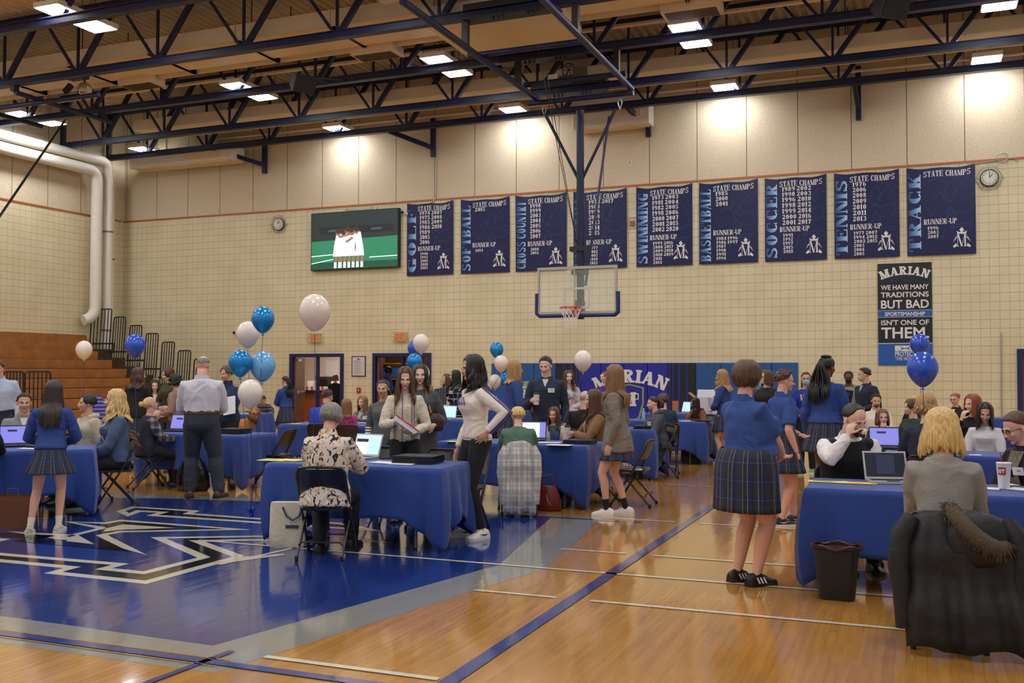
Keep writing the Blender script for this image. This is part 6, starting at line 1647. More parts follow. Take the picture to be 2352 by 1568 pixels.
# bags, bin ------------------------------------------------------
def bagmesh(name, m, par, w, d, h, puff=.02, top=.9): 
    rings = [[(x*w/2*k, y*d/2*k, z) for x, y in [(math.copysign(abs(math.cos(R(a)))**.5, math.cos(R(a))), math.copysign(abs(math.sin(R(a)))**.5, math.sin(R(a)))) for a in range(0, 360, 15)]] for z, k in ((0, .9), (.02, 1), (h*.3, 1+puff), (h*.6, 1.0), (h*.9, top), (h, top*.96))]
    return MB().loft(rings).build(name, m, par)
p = at_z(662, 1256, 0); t = thing('tote_bag', 'cream canvas tote bag on the floor under the floral blouse table', 'bag', p, R(20)); bagmesh('bag_body', mat('canvas', (214, 204, 180), .9, bump=.4, bscale=20), t, .34, .12, .42, .03, .98)
MB().tube([(-.04, -.062, .38), (.0, -.075, .30), (.06, -.078, .26), (.12, -.075, .30), (.14, -.065, .38)], .008, 8).build('strap', mat('strap_blue', (30, 62, 120), .7), t); MB().box((.05, -.068, .2), (.12, .004, .03)).build('print', mat('bag_print', (60, 62, 80), .8), t, smooth=False)
p = at_z(36, 1212, 0); t = thing('paper_bag', 'brown paper carrier bag on the floor under the grey pullover man table', 'bag', p, R(25)); M_kraft = mat('kraft', (112, 66, 42), .8)
MB().loft([[(x*.17, y*.085, z) for x, y in ((-1, -1), (0, -1.0), (1, -1), (1, 0), (1, 1), (0, 1), (-1, 1), (-1, 0))] for z in (0, .15, .34)], caps=False).build('bag_body', M_kraft, t, smooth=False); MB().tube([(-.06, -.085, .34), (-.05, -.085, .42), (.05, -.085, .42), (.06, -.085, .34)], .006, 6).build('handle', M_kraft, t)
p = at_z(468, 1122, 0); t = thing('backpack', 'glossy black backpack on the floor behind the checked shirt man', 'bag', V((p.x, 11.05, 0)), R(10)); MB().loft([[(math.cos(R(a))*w_, math.sin(R(a))*d_-.03*z, z) for a in range(0, 360, 20)] for z, w_, d_ in ((0, .20, .13), (.05, .24, .16), (.2, .23, .16), (.36, .17, .12), (.46, .09, .07), (.5, .05, .04))]).build('bag_body', mat('bag_gloss', (18, 18, 20), .25, bump=.6, bscale=14), t)
MB().tube([(-.1, -.1, .40), (-.14, -.17, .25), (-.12, -.16, .08)], .018, 8).build('strap', M_rub, t)
p = at_z(1258, 1172, 0); t = thing('handbag', 'dark red leather handbag on the floor under the overalls girl table', 'bag', V((p.x, p.y, 0)), R(10)); M_redl = mat('leather_red', (104, 22, 26), .4, bump=.3, bscale=20)
MB().loft([[(math.cos(R(a))*w_, math.sin(R(a))*d_, z) for a in range(0, 360, 20)] for z, w_, d_ in ((0, .14, .09), (.03, .165, .105), (.12, .17, .11), (.22, .13, .085), (.29, .10, .06), (.30, .09, .05))]).build('bag_body', M_redl, t); MB().tube([(-.08, 0, .28), (-.06, 0, .40), (.04, .02, .42), (.09, 0, .28)], .010, 8).build('strap', M_redl, t); MB().tube([(.0, -.1, .2), (.02, -.12, .12), (.06, -.12, .08)], .006, 6).build('tassel', mat('brass', (170, 130, 70), .35, .8), t)
p = at_z(1588, 1064, 0); t = thing('backpack', 'black backpack standing on the floor under the table of the girl in a rust top', 'bag', V((p.x, p.y, 0))); MB().loft([[(math.cos(R(a))*w_, math.sin(R(a))*d_, z) for a in range(0, 360, 20)] for z, w_, d_ in ((0, .17, .12), (.06, .19, .13), (.28, .18, .12), (.42, .13, .09), (.47, .06, .05))]).build('bag_body', BLK, t); MB().tube([(-.05, 0, .46), (0, 0, .53), (.05, 0, .46)], .012, 6).build('strap', M_rub, t)
p = at_z(1928, 1358, 0); t = thing('waste_bin', 'black plastic waste bin under the edge of the drink cup table', 'bin', V((p.x, 7.60, 0))); M_bin = mat('bin_black', (22, 22, 23), .45)
def rr(w, d, z, n=6, r=.05):
    o = []
    for cx, cy, a0 in ((w/2-r, d/2-r, 0), (-w/2+r, d/2-r, 90), (-w/2+r, -d/2+r, 180), (w/2-r, -d/2+r, 270)): o += [(cx+r*math.cos(R(a0+90*i/n)), cy+r*math.sin(R(a0+90*i/n)), z) for i in range(n+1)]
    return o
MB().loft([rr(.24, .19, 0), rr(.25, .20, .02), rr(.31, .24, .36), rr(.33, .26, .37), rr(.33, .26, .385), rr(.30, .23, .38), rr(.235, .185, .03)]).build('bin_body', M_bin, t)
bl_ = MB(); bl_.tube([(.17*math.cos(R(a)), .13*math.sin(R(a)), .375+.01*math.sin(R(a*5))) for a in range(0, 360, 15)], .014, 6, closed=True); bl_.ell((0, 0, .35), (.13, .09, .03)); bl_.build('bin_liner', mat('liner', (70, 24, 26), .4, bump=.6, bscale=20), t)
p = at_x(224, 945, -15.5); t = thing('drawstring_bag', 'purple striped drawstring bag standing behind the blonde denim jacket woman', 'bag', at_y(224, 958, 17.5))
t.location.z = 0
bg = MB().loft([[(math.cos(R(a))*w_, math.sin(R(a))*d_, z) for a in range(0, 360, 20)] for z, w_, d_ in ((0, .2, .14), (.1, .25, .17), (.4, .26, .17), (.8, .24, .16), (.98, .15, .11), (1.08, .06, .05))]); bg.build('bag_body', pat('purple_stripes', plaid((54, 50, 140), [(1, .085, .0, .35, (150, 150, 200), .8, 0)], 'Object', (0, 2))), t)
# counter with goods in the room behind door 1
t = thing('serving_counter', 'wooden serving counter with a dark top seen through the open doorway', 'counter', (-18.15, 28.3, 0)); MB().box((0, 0, .45), (2.0, .6, .9)).build('cabinet', mat('counter_wood', (150, 84, 46), .5, vary=.15), t, smooth=False)
m = MB(); [m.box((-.75+.5*i, -.305, .45), (.46, .02, .8)) for i in range(4)]; m.build('cabinet_door', mat('counter_wood2', (140, 76, 40), .5, vary=.1), t, smooth=False); MB().box((0, -.02, .96), (2.06, .68, .12)).build('counter_top', mat('counter_dark', (26, 26, 34), .4), t, smooth=False)
m = MB(); [m.box((-.7+.5*i, -.32, .78), (.03, .02, .10)) for i in range(4)]; m.build('cabinet_pull', M_navy, t, smooth=False)
t = thing('coffee_machine', 'black drink machine on the counter behind the open doorway', 'machine', (-18.25, 28.35, 1.02)); m = MB(); m.box((0, .05, .22), (.40, .36, .44)); m.box((0, -.16, .40), (.40, .14, .10)); m.box((0, -.12, .02), (.40, .24, .04)); m.build('machine_body', M_lblk, t, smooth=False)
for i, (x, lab) in enumerate(((-18.72, 'white box at the wall end of the counter behind the doorway'), (-17.6, 'grey machine on the counter beyond the door post'))):
    t = thing('counter_box', lab, 'box', (x, 28.35, 1.02)); MB().box((0, 0, .16), (.22 if i == 0 else .6, .25, .30)).build('box_body', M_cwh, t)
t = thing('snack_tray', 'row of red and white snack boxes along the counter behind the doorway', 'snacks', (-18.4, 28.08, 1.02)); m = MB(); [m.box((-.42+.1*i, 0, .06), (.09, .12, .12), i % 2) for i in range(9)]; m.build('snack_boxes', [M_cwh, mat('snack_red', (190, 70, 66), .6)], t, smooth=False)
t = thing('wall_sheet', 'white printed sheet pinned on the wall above the counter machines', 'notice', (-18.75, 29.63, 1.75)); MB().box((0, 0, 0), (.5, .01, .55)).build('sheet', M_cwh, t, smooth=False)
t = thing('shelf_rack', 'brown metal shelf rack inside the second doorway', 'shelf', (-15.7, 28.6, 0)); m = MB(); [m.box((x, 0, 1.05), (.05, .4, 2.1)) for x in (-.5, .9)]; m.build('shelf_post', M_trim, t, smooth=False); m = MB(); [m.box((.2, 0, z), (1.5, .4, .04)) for z in (.4, .9, 1.4, 1.9)]; m.build('shelf_board', M_trim, t, smooth=False); MB().box((.2, 0, 1.6), (1.2, .3, .3)).build('folded_banner', M_vblu, t, smooth=False)
# balloons -------------------------------------------------------
BM = {'white': mat('balloon_white', (236, 224, 212), .22, spec=.6), 'metal': mat('balloon_metal_blue', (30, 136, 208), .24, .4), 'sky': mat('balloon_sky', (112, 178, 230), .22, spec=.6), 'royal': mat('balloon_royal', (42, 84, 200), .2, spec=.6)}
M_string = mat('ribbon_blue', (40, 60, 120), .6)
def balloon(lab, px, py, wpx, Y, col, tie=None, group='party balloons', asp=1.22):
    c = at_y(px, py, Y); depth = (c-EYE).dot(c_f); r = wpx/2*depth/FPX
    t = thing('balloon', lab, 'balloon', c, 0, group); prof = []; n = 18; hh = r*asp
    for i in range(n+1):
        a = math.pi*i/n; z = math.cos(a); rr_ = math.sin(a)*(1 if z > 0 else 1-.28*(-z)**1.6); prof.append((max(rr_*r, .002), (z*(1.0 if z > 0 else 1.12))*hh*.93))
    MB().lathe(prof[::-1], seg=28).build('balloon_skin', BM[col], t, sharp=80)
    zb = prof[-1][1]; MB().lathe([(.012, zb-.022), (.016, zb-.018), (.004, zb-.006), (.006, zb+.004)], seg=10).build('knot', BM[col], t)
    if tie is not None:
        e = V(tie)-c; MB().tube([(0, 0, zb-.01), V((0, 0, zb))+(e-V((0, 0, zb)))*.5+V((.02, 0, 0)), e], .0028 if Y < 12 else .004, 5).build('string', M_string, t)
    return t
wgt = at_z(577, 1188, 0)
t = thing('balloon_weight', 'small blue foil balloon weight on the floor by the floral blouse table', 'balloon weight', wgt); m = MB(); [m.bar((0, 0, .05), (.07*math.cos(k*1.1)*math.cos(k*.7), .07*math.sin(k*1.1), .05+.06*abs(math.sin(k*.9))), .012, .003) for k in range(26)]; m.ell((0, 0, .03), (.03, .03, .03)); m.build('foil_tinsel', mat('foil_blue', (30, 60, 180), .2, .8), t)
wz = wgt+V((0, 0, .08))
for lab, px, py, wp, dy, col in (('metallic blue balloon, highest of the cluster beside the doorway man group', 604, 733, 52, .0, 'metal'), ('white balloon behind the highest metallic blue balloon', 569, 767, 52, .25, 'white'), ('metallic blue balloon next to the woman in a navy turtleneck', 552, 833, 53, -.1, 'metal'), ('pale sky blue balloon above the white one by the navy turtleneck woman', 603, 840, 59, .12, 'sky'), ('white balloon at the bottom of the sky blue balloon cluster', 575, 903, 57, -.2, 'white')):
    balloon(lab, px, py, wp, wgt.y+dy, col, wz, 'balloons in the cluster of five')
balloon('large white balloon floating alone under the video screen', 723, 716, 72, 7.7, 'white', at_y(716, 1062, 7.75))
balloon('small white balloon in front of the bleacher rows', 193, 803, 37, 14.5, 'white', (at_y(193, 900, 14.5).x, 14.5, 0))
balloon('royal blue balloon in front of the bleacher end rails', 310, 793, 46, 12.5, 'royal', (at_y(313, 965, 12.4).x, 12.4, .0))
bqx = at_y(957, 900, 14.6).x
balloon('white balloon beside the second EXIT sign, over the grey coat woman', 967, 788, 38, 14.6, 'white', (bqx, 14.5, .77)); balloon('royal blue balloon half hidden behind the white one by the EXIT sign', 955, 800, 38, 14.9, 'royal', (bqx, 14.5, .77)); balloon('metallic blue balloon under the white balloon near the second doorway', 952, 831, 36, 14.3, 'metal', (bqx, 14.5, .77)); balloon('white balloon right behind the head of the grey coat woman', 967, 858, 40, 14.5, 'white', (bqx, 14.5, .77))
balloon('metallic blue balloon above the wall pads behind the white sweater woman', 1141, 803, 31, 17.4, 'metal', tF(.8, .2)); balloon('white balloon just under the metallic one above the wall pads', 1151, 834, 33, 17.1, 'white', tF(.8, .2)); balloon('white balloon beside the hair of the white sweater woman', 1137, 875, 28, 17.2, 'white', tF(.8, .2)); balloon('metallic blue balloon half hidden behind the blonde girl', 1160, 872, 28, 17.6, 'metal', tF(.8, .2))
balloon('white balloon floating before the mural school name', 1339, 828, 42, 13.3, 'white', (at_y(1330, 1010, 13.0).x, 12.0, .77))
balloon('royal blue balloon, larger and lower of the two before the tall black banner', 2119, 846, 68, 10.3, 'royal', (at_y(2119, 990, 11.6).x, 11.7, .77)); balloon('royal blue balloon, smaller and higher of the two before the tall black banner', 2112, 790, 43, 15.8, 'royal', (at_y(2112, 960, 15.8).x, 15.8, .0))
# ================================================================ the people
P = {}
SK = ('skirt', .345, 1.0, .045)
BP = ('pants', BLK)
SLIM = ('pants', BLK, .006)
JE = ('pants', cloth('jeans_dark', (44, 52, 72)), .010)
def seated(key, lab, px, yt, Y, face, cl=None, **k):
    P[key] = person(lab, px, yt, Y, face, seat=True, **k); q = P[key]
    f = V((-math.sin(q['rz']), math.cos(q['rz']), 0)); c = q['root']+f*.04
    ws = lab.split()[:10]
    while ws[-1] in ('a', 'with', 'and', 'in', 'the', 'by', 'of', 'at', 'to', 'behind', 'black', 'dark', 'resting', 'hand', 'both'): ws.pop()
    chair(cl or 'black folding chair under the '+' '.join(ws), c.x, c.y, q['rz'], 'occupied folding chairs')
    return q
# --- nearest
P['lady'] = None
seated('lady', 'grey-haired person in a black and cream floral blouse typing with back turned', 764, 926, 7.72, -14, 'black folding chair under the grey-haired woman in a floral blouse', w=1.22, skin='pink', hair=('bob', 'grey', .075, .016, .03), head=(-14, 14, 0), lean=9, armL='type', armR=((-.02, .20, -.13), (.8, -.5, -.5), (-.2, 1, .1), (0, 0, -1), .6), top=M_floral, hem=-.07, g=.024, bottom=('pants', BLK, .014), shoes='black', near=True, extras=('collar',), feet=((-.06, .10, 0), (.075, .28, 10)))
P['white'] = person('black-haired person in a white sweater with purple sleeve stripes, hand on hip', 1084, 814, 8.98, 116, w=.98, bust=1.25, skin='tan', hair=('long', 'black', .27, .035, .03), head=(-8, 5, 0), armR=((.03, .05, -.30), (.3, -1, 0), (0, .12, -1), (-1, 0, 0), .35), armL=((.055, .0, -.20), (1, -.85, .1), (-.5, .55, -.6), (-1, -.2, 0), .35), top=cloth('sweater_white', (232, 220, 208)), hem=.015, g=.016, bottom=('pants', BLK, .004), shoes='white', feet=((-.075, .0, -18), (.05, .04, 10)), near=True,
   extras=('band', 'swoosh', ('armstripe', cloth('purple', (66, 50, 130)), (-.016, .012), .010), ('chest', 'MARIAN', cloth('purple', (66, 50, 130)), .11, .045, .0)))
P['big'] = person('dark bobbed-hair person in a blue polo and plaid skirt wearing a pale mask', 1716, 827, 7.86, -52, w=1.60, lean=-3, hk=1.07, lw=1.75, belly=.05, bust=2.0, skin='leg', hair=('bob', 'brown', .10, .004, .02), head=(4, 4, 0), armL='fold', armR=((-.10, .135, -.215), (1, -.5, -.3), (-.7, .25, -.4), (0, -.3, 1), .5), top=POLO, sleeve='short', hem=.055, g=.016, bottom=('skirt', .335, .2), shoes='black', near=True, extras=('collar', 'mask', 'stripes3', 'tag'), socks=(BLK, .035), feet=((-.055, -.02, -4), (.055, .0, 4)))
P['blazer'] = person('fair long-haired person in glasses, grey blazer and plaid skirt by the table', 1410, 837, 10.95, 76, w=.88, skin='leg', hair=('long', 'lbrown', .37, .008, .03), head=(0, 0, 0), armL='down', armR='down', top=cloth('grey_wool', (128, 120, 108), bump=.6, bscale=60), hem=-.10, g=.022, flare=.04, bottom=('skirt', .375, .9, .0), shoes='white', near=True, extras=('glasses',), socks=(BLK, .075), feet=((-.05, .05, 6), (.05, -.06, 8)))
P['left'] = person('long dark-haired person seen from behind in a blue sweater and short plaid skirt', 124, 874, 7.68, -10, w=.92, skin='leg', hair=('long', 'dark', .40, .008, .04), head=(-8, 6, 0), lean=6, armL=((-.03, .14, -.20), (.8, -.6, -.3), (-.5, .7, -.2), (0, 0, -1), .5), armR=((-.03, .14, -.20), (.8, -.6, -.3), (-.5, .7, -.2), (0, 0, -1), .5), top=SWB, hem=.02, g=.020, bottom=('skirt', .395, 1.25, .03), shoes='leopard', near=True, extras=('band',), socks=(WHITE, .065), feet=((-.115, -.02, -10), (.05, .03, 5)))
P['tall'] = person('tall bald person in a checked shirt and dark slacks seen from behind', 468, 817, 10.55, -6, sex='m', w=1.22, skin='pink', hair=('bald', 'grey'), head=(-6, 22, 0), armL='fold', armR='fold', top=M_check, hem=.073, g=.024, bottom=('pants', cloth('slacks', (46, 52, 62)), .022), shoes='brown', near=True, extras=('collar', 'belt'), feet=((-.075, .0, -10), (.125, -.03, 22)))
P['cable'] = person('brown-haired person in a cream cable sweater holding a paper tray', 931, 843, 9.62, 180, w=.9, skin='fair', hair=('long', 'brown', .32, .012, .03), head=(0, 12, 0), armR=((-.06, .14, -.13), (.8, -.4, -.6), (-.6, .5, -.4), (0, 0, -1), .6), armL=((-.05, .12, -.205), (.8, -.5, -.4), (-.7, .5, .1), (0, 0, 1), .6), top=M_knit, hem=.0, g=.018, bottom=SLIM, near=True, extras=('band',))
P['stripe'] = person('young person in a grey top with striped sleeves and a headband', 880, 870, 10.7, 172, w=.85, skin='tan', hair=('pony', 'brown', .3), head=(-8, 4, 0), top=GREY, hem=-.05, g=.014, bottom=SLIM, extras=('headband', ('fore', M_stripe)), hk=1.05)
P['coat'] = person('dark-haired person in a grey coat with a tan fur collar and maroon purse', 965, 836, 10.35, 176, w=1.02, skin='fair', hair=('half', 'dark', .22, .02), head=(4, 2, 0), armL='side', armR='fold', top=cloth('grey_coat', (74, 76, 78)), hem=-.20, g=.026, flare=.02, bottom=SLIM, extras=('fur',))
# --- bleacher side
P['mask0'] = person('person in a pale blue shirt and dark mask at the picture edge', -6, 826, 11.0, 175, sex='m', w=1.05, skin='tan', hair=('short', 'brown'), head=(-20, 8, 0), lean=8, roll=6, armR='down', armL='down', top=cloth('pale_blue', (178, 192, 216)), hem=.05, g=.02, bottom=('pants', NAVY), extras=('collar', 'maskblack'))
seated('pullover', 'smiling dark-haired person in a grey zip pullover behind a laptop', 56, 902, 9.15, 180, sex='m', w=1.05, skin='tan', hair=('short', 'black'), head=(2, 2, 0), armL='table', armR='table', top=cloth('pullover_grey', (132, 134, 134)), g=.02, near=True, bottom=('pants', NAVY), extras=('collar', ('front', cloth('tee_white', (224, 220, 214)), .022, .22)))
seated('fleece', 'short-dark-haired person in a cream fleece hoodie beside the blonde woman', 203, 904, 9.65, 120, w=1.0, skin='tan', hair=('bob', 'black', .03), head=(-14, -4, 0), top=CREAM, g=.03, extras=('hood',), bottom=JE)
seated('denim', 'smiling person with long wavy blonde hair in a denim jacket', 266, 893, 9.40, 98, 'black folding chair under the blonde woman in a denim jacket', w=1.22, bust=1.4, skin='fair', hair=('long', 'blonde', .30, .035, .05), head=(-8, 0, 0), armL='lap', armR='lap', top=DENIM, hem=-.01, g=.022, near=True, bottom=SLIM, shoes='blacksole', extras=('collar', ('front', WHITE, .03)))
seated('edge', 'black-clothed person at the picture edge reaching a hand to a laptop', -62, 908, 7.6, 2, sex='m', w=1.0, skin='fair', hair=('short', 'brown'), lean=10, armR=((.04, .25, -.15), (.5, -.7, -.6), (-.1, 1, 0), (0, 0, -1), .4), armL='table', top=BLK, bottom=BP)
seated('bun', 'blonde person with a bun in a navy vest and plaid sleeves looking up', 338, 910, 10.95, -78, 'black folding chair under the blonde woman with a bun', w=1.15, skin='pink', hair=('bun', 'blonde', .5), head=(8, -24, 0), lean=4, armL='table', armR='table', top=M_sleevep, g=.020, bottom=BP, extras=('glasses', ('vest', cloth('vest_navy', (30, 32, 48), bump=.5, bscale=8), -.06)))
P['wavy'] = person('wavy brown-haired person in a black top standing before the bleachers', 318, 843, 13.2, -28, w=1.02, skin='fair', hair=('long', 'brown', .26, .03), head=(-46, 0, 0), top=BLK, hem=-.03, g=.02, bottom=('skirt', .18, .6, .0), armL='fold', armR='fold')
P['girlw'] = person('young dark-haired person in a white jumper by the bleacher steps', 356, 872, 14.3, 172, w=.85, skin='fair', hair=('long', 'dark', .22), head=(6, 4, 0), top=cloth('jumper_white', (212, 206, 196)), g=.02, hem=-.02, bottom=JE, armL='fold', armR='fold', hk=1.04)
P['olive'] = person('brown-haired person in an olive jacket looking down beside the bleacher', 383, 843, 13.9, 130, w=1.05, skin='fair', hair=('bob', 'brown', .08), head=(-22, 16, 0), top=cloth('olive', (62, 60, 40)), hem=-.1, g=.024, bottom=JE, armL='side', armR='fold')
P['dusty'] = person('dark curly-haired person in a dusty striped jumper next to the checked shirt man', 400, 858, 12.9, 62, w=1.0, skin='tan', hair=('long', 'black', .10, .03), head=(16, 8, 0), top=cloth('dusty_pink', (150, 116, 112)), g=.016, hem=-.02, bottom=JE, armL='side', armR='fold')
P['turtle'] = person('short brown-haired person in a navy turtleneck holding white papers', 521, 840, 12.6, 150, w=1.02, skin='tan', hair=('bob', 'brown', .01), head=(-22, 4, 0), top=cloth('turtle_navy', (28, 46, 82)), g=.016, hem=-.03, bottom=BP, armL='cross', armR='cross', extras=('turtle',))
seated('backleft', 'dark-clothed person sitting at the table behind the dog', 603, 908, 18.7, 176, w=1.1, skin='tan', hair=('short', 'dark'), top=pat('dark_stripes', plaid((40, 40, 48), [(1, .07, 0, .4, (120, 120, 130), .8, 0)], 'Object', (0, 2))), g=.02, head=(0, 20, 0), lean=38, armL='table', armR='table')
P['ponyblue'] = person('person with a long dark ponytail in a blue sweater and plaid skirt near the doorway', 655, 863, 18.2, 28, w=.95, skin='tan', hair=('pony', 'black', .42, .02), head=(16, 4, 0), top=SWB, hem=.03, g=.02, bottom=SK, armL='fold', armR='fold', extras=('collar',), socks=(BLK, .07))
P['kitchen'] = person('brown-haired person in a black top at the serving counter seen through the doorway', 771, 860, 26.6, -10, w=1.05, skin='fair', hair=('long', 'lbrown', .12, .02), head=(0, 14, 0), top=BLK, bottom=BP, armL='fold', armR='fold', g=.02)
P['bandana'] = person('person with a patterned headscarf in the second doorway', 893, 842, 25.9, -70, w=1.0, skin='brown', hair=('bob', 'black', .08), head=(0, 6, 0), top=SWB, bottom=JE, armL='fold', armR='fold', g=.02)
P['doorblonde'] = person('dark blonde person inside the second doorway beside the headscarf', 925, 845, 26.3, 150, w=1.0, skin='fair', hair=('bob', 'dblonde', .1), top=GREY, bottom=JE, g=.02)
seated('polo_m', 'broad person in a bright blue polo seated with back turned', 752, 893, 13.8, -16, 'black folding chair under the man in a bright blue polo', sex='m', w=1.38, skin='tan', hair=('short', 'brown'), head=(-26, 0, 0), lean=14, armL='table', armR='table', top=cloth('polo_bright', (38, 62, 178)), sleeve='short', g=.022, bottom=JE, extras=('collar',))
seated('smallback', 'small light brown-haired person seated beside the blue polo man', 796, 915, 13.5, -10, w=.85, skin='fair', hair=('long', 'lbrown', .2), top=cloth('pink_print', (170, 50, 110), vary=.5, vscale=30), g=.014, bottom=JE, hk=1.05)
seated('camo', 'young fair-haired person in a grey camouflage top with a name label', 833, 909, 15.3, 168, w=.8, skin='fair', hair=('long', 'lbrown', .22), head=(-24, 2, 0), top=M_camo, g=.014, bottom=JE, armL='lap', armR='lap', extras=('tag',), hk=1.1)
P['windowpane'] = person('long black-haired person in a navy windowpane coat raising a hand', 1046, 849, 17.85, 118, w=1.0, skin='tan', hair=('long', 'black', .28), head=(-20, -2, 0), top=M_wind, hem=-.20, g=.024, flare=.02, bottom=BP, armL='hold', armR='wave', extras=('tag',))
P['behindwp'] = person('brown-haired person behind the windowpane coat woman', 1026, 858, 18.9, 120, w=.9, skin='fair', hair=('long', 'brown', .22), top=cloth('pale_knit', (190, 184, 176)), bottom=JE, g=.02)
P['blondeb'] = person('long blonde-haired person in a blue sweater holding a plaid folder', 1184, 827, 14.4, -62, w=.92, skin='fair', hair=('long', 'dblonde', .26), head=(-14, 6, 0), top=SWB, hem=.03, g=.02, bottom=SK, armL='cross', armR='side')
seated('green', 'blonde person in a green sweater seated at the laptop with back turned', 1190, 934, 10.98, 2, 'black folding chair with a pale plaid jacket over its back', w=1.25, skin='fair', hair=('bob', 'blonde', .03), head=(14, -4, 0), lean=24, armL='type', armR='table', top=cloth('green_knit', (78, 112, 94)), g=.026, near=True, bottom=BP)
P['navyman'] = person('dark-haired person in a navy zip pullover holding a white coffee cup', 1252, 818, 13.4, 172, sex='m', w=1.05, skin='fair', hair=('short', 'dark'), head=(-8, 14, 0), armR='hold', armL='down', top=NAVY, hem=-.02, g=.022, near=True, bottom=('pants', cloth('slacks_dark', (34, 38, 50)), .02), extras=('collar', 'tag', ('front', M_check, .022, .235)))
P['hoodie'] = person('wavy brown-haired person in a pale grey hoodie before the mural', 1306, 850, 17.2, 184, w=.95, skin='fair', hair=('long', 'brown', .3, .03), head=(6, 2, 0), top=cloth('hoodie_grey', (186, 180, 182)), g=.024, hem=-.02, bottom=JE, armL='fold', armR='fold', extras=('hood',))
seated('overalls', 'smiling young person in a cream top and denim overalls behind the papers', 1272, 934, 12.6, 186, w=.82, skin='tan', hair=('long', 'brown', .26), head=(-24, 4, 0), top=cloth('cream_top', (212, 204, 182)), g=.014, bottom=JE, armL='lap', armR='lap', hk=1.1, near=True, extras=(('front', cloth('overall_denim', (58, 74, 106), bscale=30), .055),))
seated('oldblack', 'bald person in a black sweater seated behind the camel coat woman', 1344, 896, 14.0, -6, sex='m', w=1.3, skin='pink', hair=('bald', 'white'), head=(10, 4, 0), lean=12, top=BLK, g=.022, bottom=BP, armL='table', armR='table')
seated('whitehair', 'white-haired person behind the navy pullover man', 1303, 897, 15.6, 40, sex='m', w=1.0, skin='pink', hair=('short', 'white'), head=(0, 6, 0), top=cloth('beige', (190, 180, 160)), bottom=JE, armL='table', armR='table')
seated('camel', 'long brown-haired person in a camel coat with both hands on a coffee cup', 1363, 894, 12.35, 104, 'black folding chair under the woman in a camel coat', w=.98, skin='fair', hair=('long', 'brown', .34), head=(-4, 4, 0), armL=((-.07, .17, -.10), (1, -.4, -.4), (-.4, .8, .1), (-.6, 0, .2), .8), armR=((-.07, .17, -.10), (1, -.4, -.4), (-.4, .8, .1), (-.6, 0, .2), .8), top=cloth('camel', (128, 92, 60)), g=.022, near=True, bottom=BP, extras=('collar', ('front', cloth('grey_tee', (160, 156, 150)), .02)))
P['purple'] = person('red-haired person in a purple sweatshirt before the mural letters', 1390, 852, 18.6, 158, w=.92, skin='fair', hair=('pony', 'auburn', .25), head=(-28, 0, 0), top=cloth('sweat_purple', (52, 44, 134)), g=.022, hem=-.02, bottom=JE, armL='cross', armR='cross', extras=(('chest', 'MHS', WHITE, .09, .05, -.02),))
seated('puffer', 'dark-haired person in a long grey puffer jacket holding a phone', 1499, 909, 15.05, 112, 'black folding chair under the girl in a grey puffer jacket', w=1.05, skin='fair', hair=('pony', 'dark', .14), head=(-10, 4, 0), lean=8, armL='type', armR='type', top=cloth('puffer_grey', (58, 62, 74), rough=.45, bump=1.0, bscale=9), g=.034, hem=-.06, bottom=BP, extras=('hood', 'tag'))
seated('tealcoat', 'brown-haired person in a dark teal patterned coat with back turned', 1523, 903, 16.0, 8, 'black folding chair under the person in a dark teal coat', w=1.1, skin='fair', hair=('bob', 'brown', .06), top=cloth('teal_coat', (26, 50, 72), vary=.5, vscale=24), g=.03, lean=10, bottom=BP, armL='table', armR='table')
seated('rust', 'long dark-haired person in a rust top resting chin on a hand', 1594, 913, 18.85, 150, w=.92, skin='tan', hair=('long', 'dark', .30), head=(-45, 6, 0), armR='chin', armL='table', top=cloth('rust', (140, 84, 46)), g=.014, lean=26, bottom=BP)
P['blondew'] = person('long wavy blonde-haired person in a blue sweater by the carton boxes', 1657, 848, 17.8, 70, w=.95, skin='fair', hair=('long', 'dblonde', .30, .03), head=(10, 6, 0), top=SWB, hem=.03, g=.02, bottom=SK, armL='fold', armR='fold', shoes='white', socks=(WHITE, .06))
P['blackgl'] = person('brown-haired person in black with glasses behind the two polo wearers', 1760, 849, 16.6, 150, w=1.0, skin='fair', hair=('long', 'brown', .16), head=(-30, 0, 0), top=BLK, g=.024, bottom=BP, armL='side', armR='hold', extras=('glasses',))
P['polo2'] = person('brown-haired person with pinned-up hair in a blue polo and plaid skirt', 1802, 848, 11.0, -58, w=1.18, lw=1.3, bust=1.2, skin='pink', hair=('curlyshort', 'brown'), head=(-16, 4, 0), armL='fold', armR='down', top=POLO, sleeve='short', hem=.055, g=.016, bottom=('skirt', .345, 1.1), shoes='blacksole', near=True, extras=('collar', 'swoosh', 'glasses'), feet=((-.05, .12, 6), (.05, -.04, 4)))
P['masked'] = person('dark-haired person in a blue sweatshirt and pale mask with green socks', 1851, 853, 16.8, 178, w=1.0, skin='tan', hair=('pony', 'dark', .2), head=(4, 0, 0), top=cloth('sweat_royal', (34, 46, 142)), g=.022, hem=-.03, bottom=('pants', BLK), armL='fold', armR='fold', shoes='green', extras=('mask', 'glasses', ('chest', 'MBB', WHITE, .11, .06, -.01)))
P['braids'] = person('person with long black braids in a blue sweater holding a plaid folder', 1899, 818, 12.7, -22, w=1.12, skin='brown', hair=('braids', 'black', .52), head=(-20, 4, 0), top=SWB, hem=.03, g=.022, bottom=('skirt', .37, 1.0, .045), armL='down', armR='hold', near=True)
P['boy'] = person('person in a grey hoodie, glasses and black mask by the wall', 1949, 852, 19.2, 172, sex='m', w=.92, skin='brown', hair=('short', 'black'), head=(4, 2, 0), top=cloth('hoodie_mid', (140, 140, 134)), g=.022, bottom=JE, armL='fold', armR='fold', extras=('glasses', 'maskblack', 'hood'))
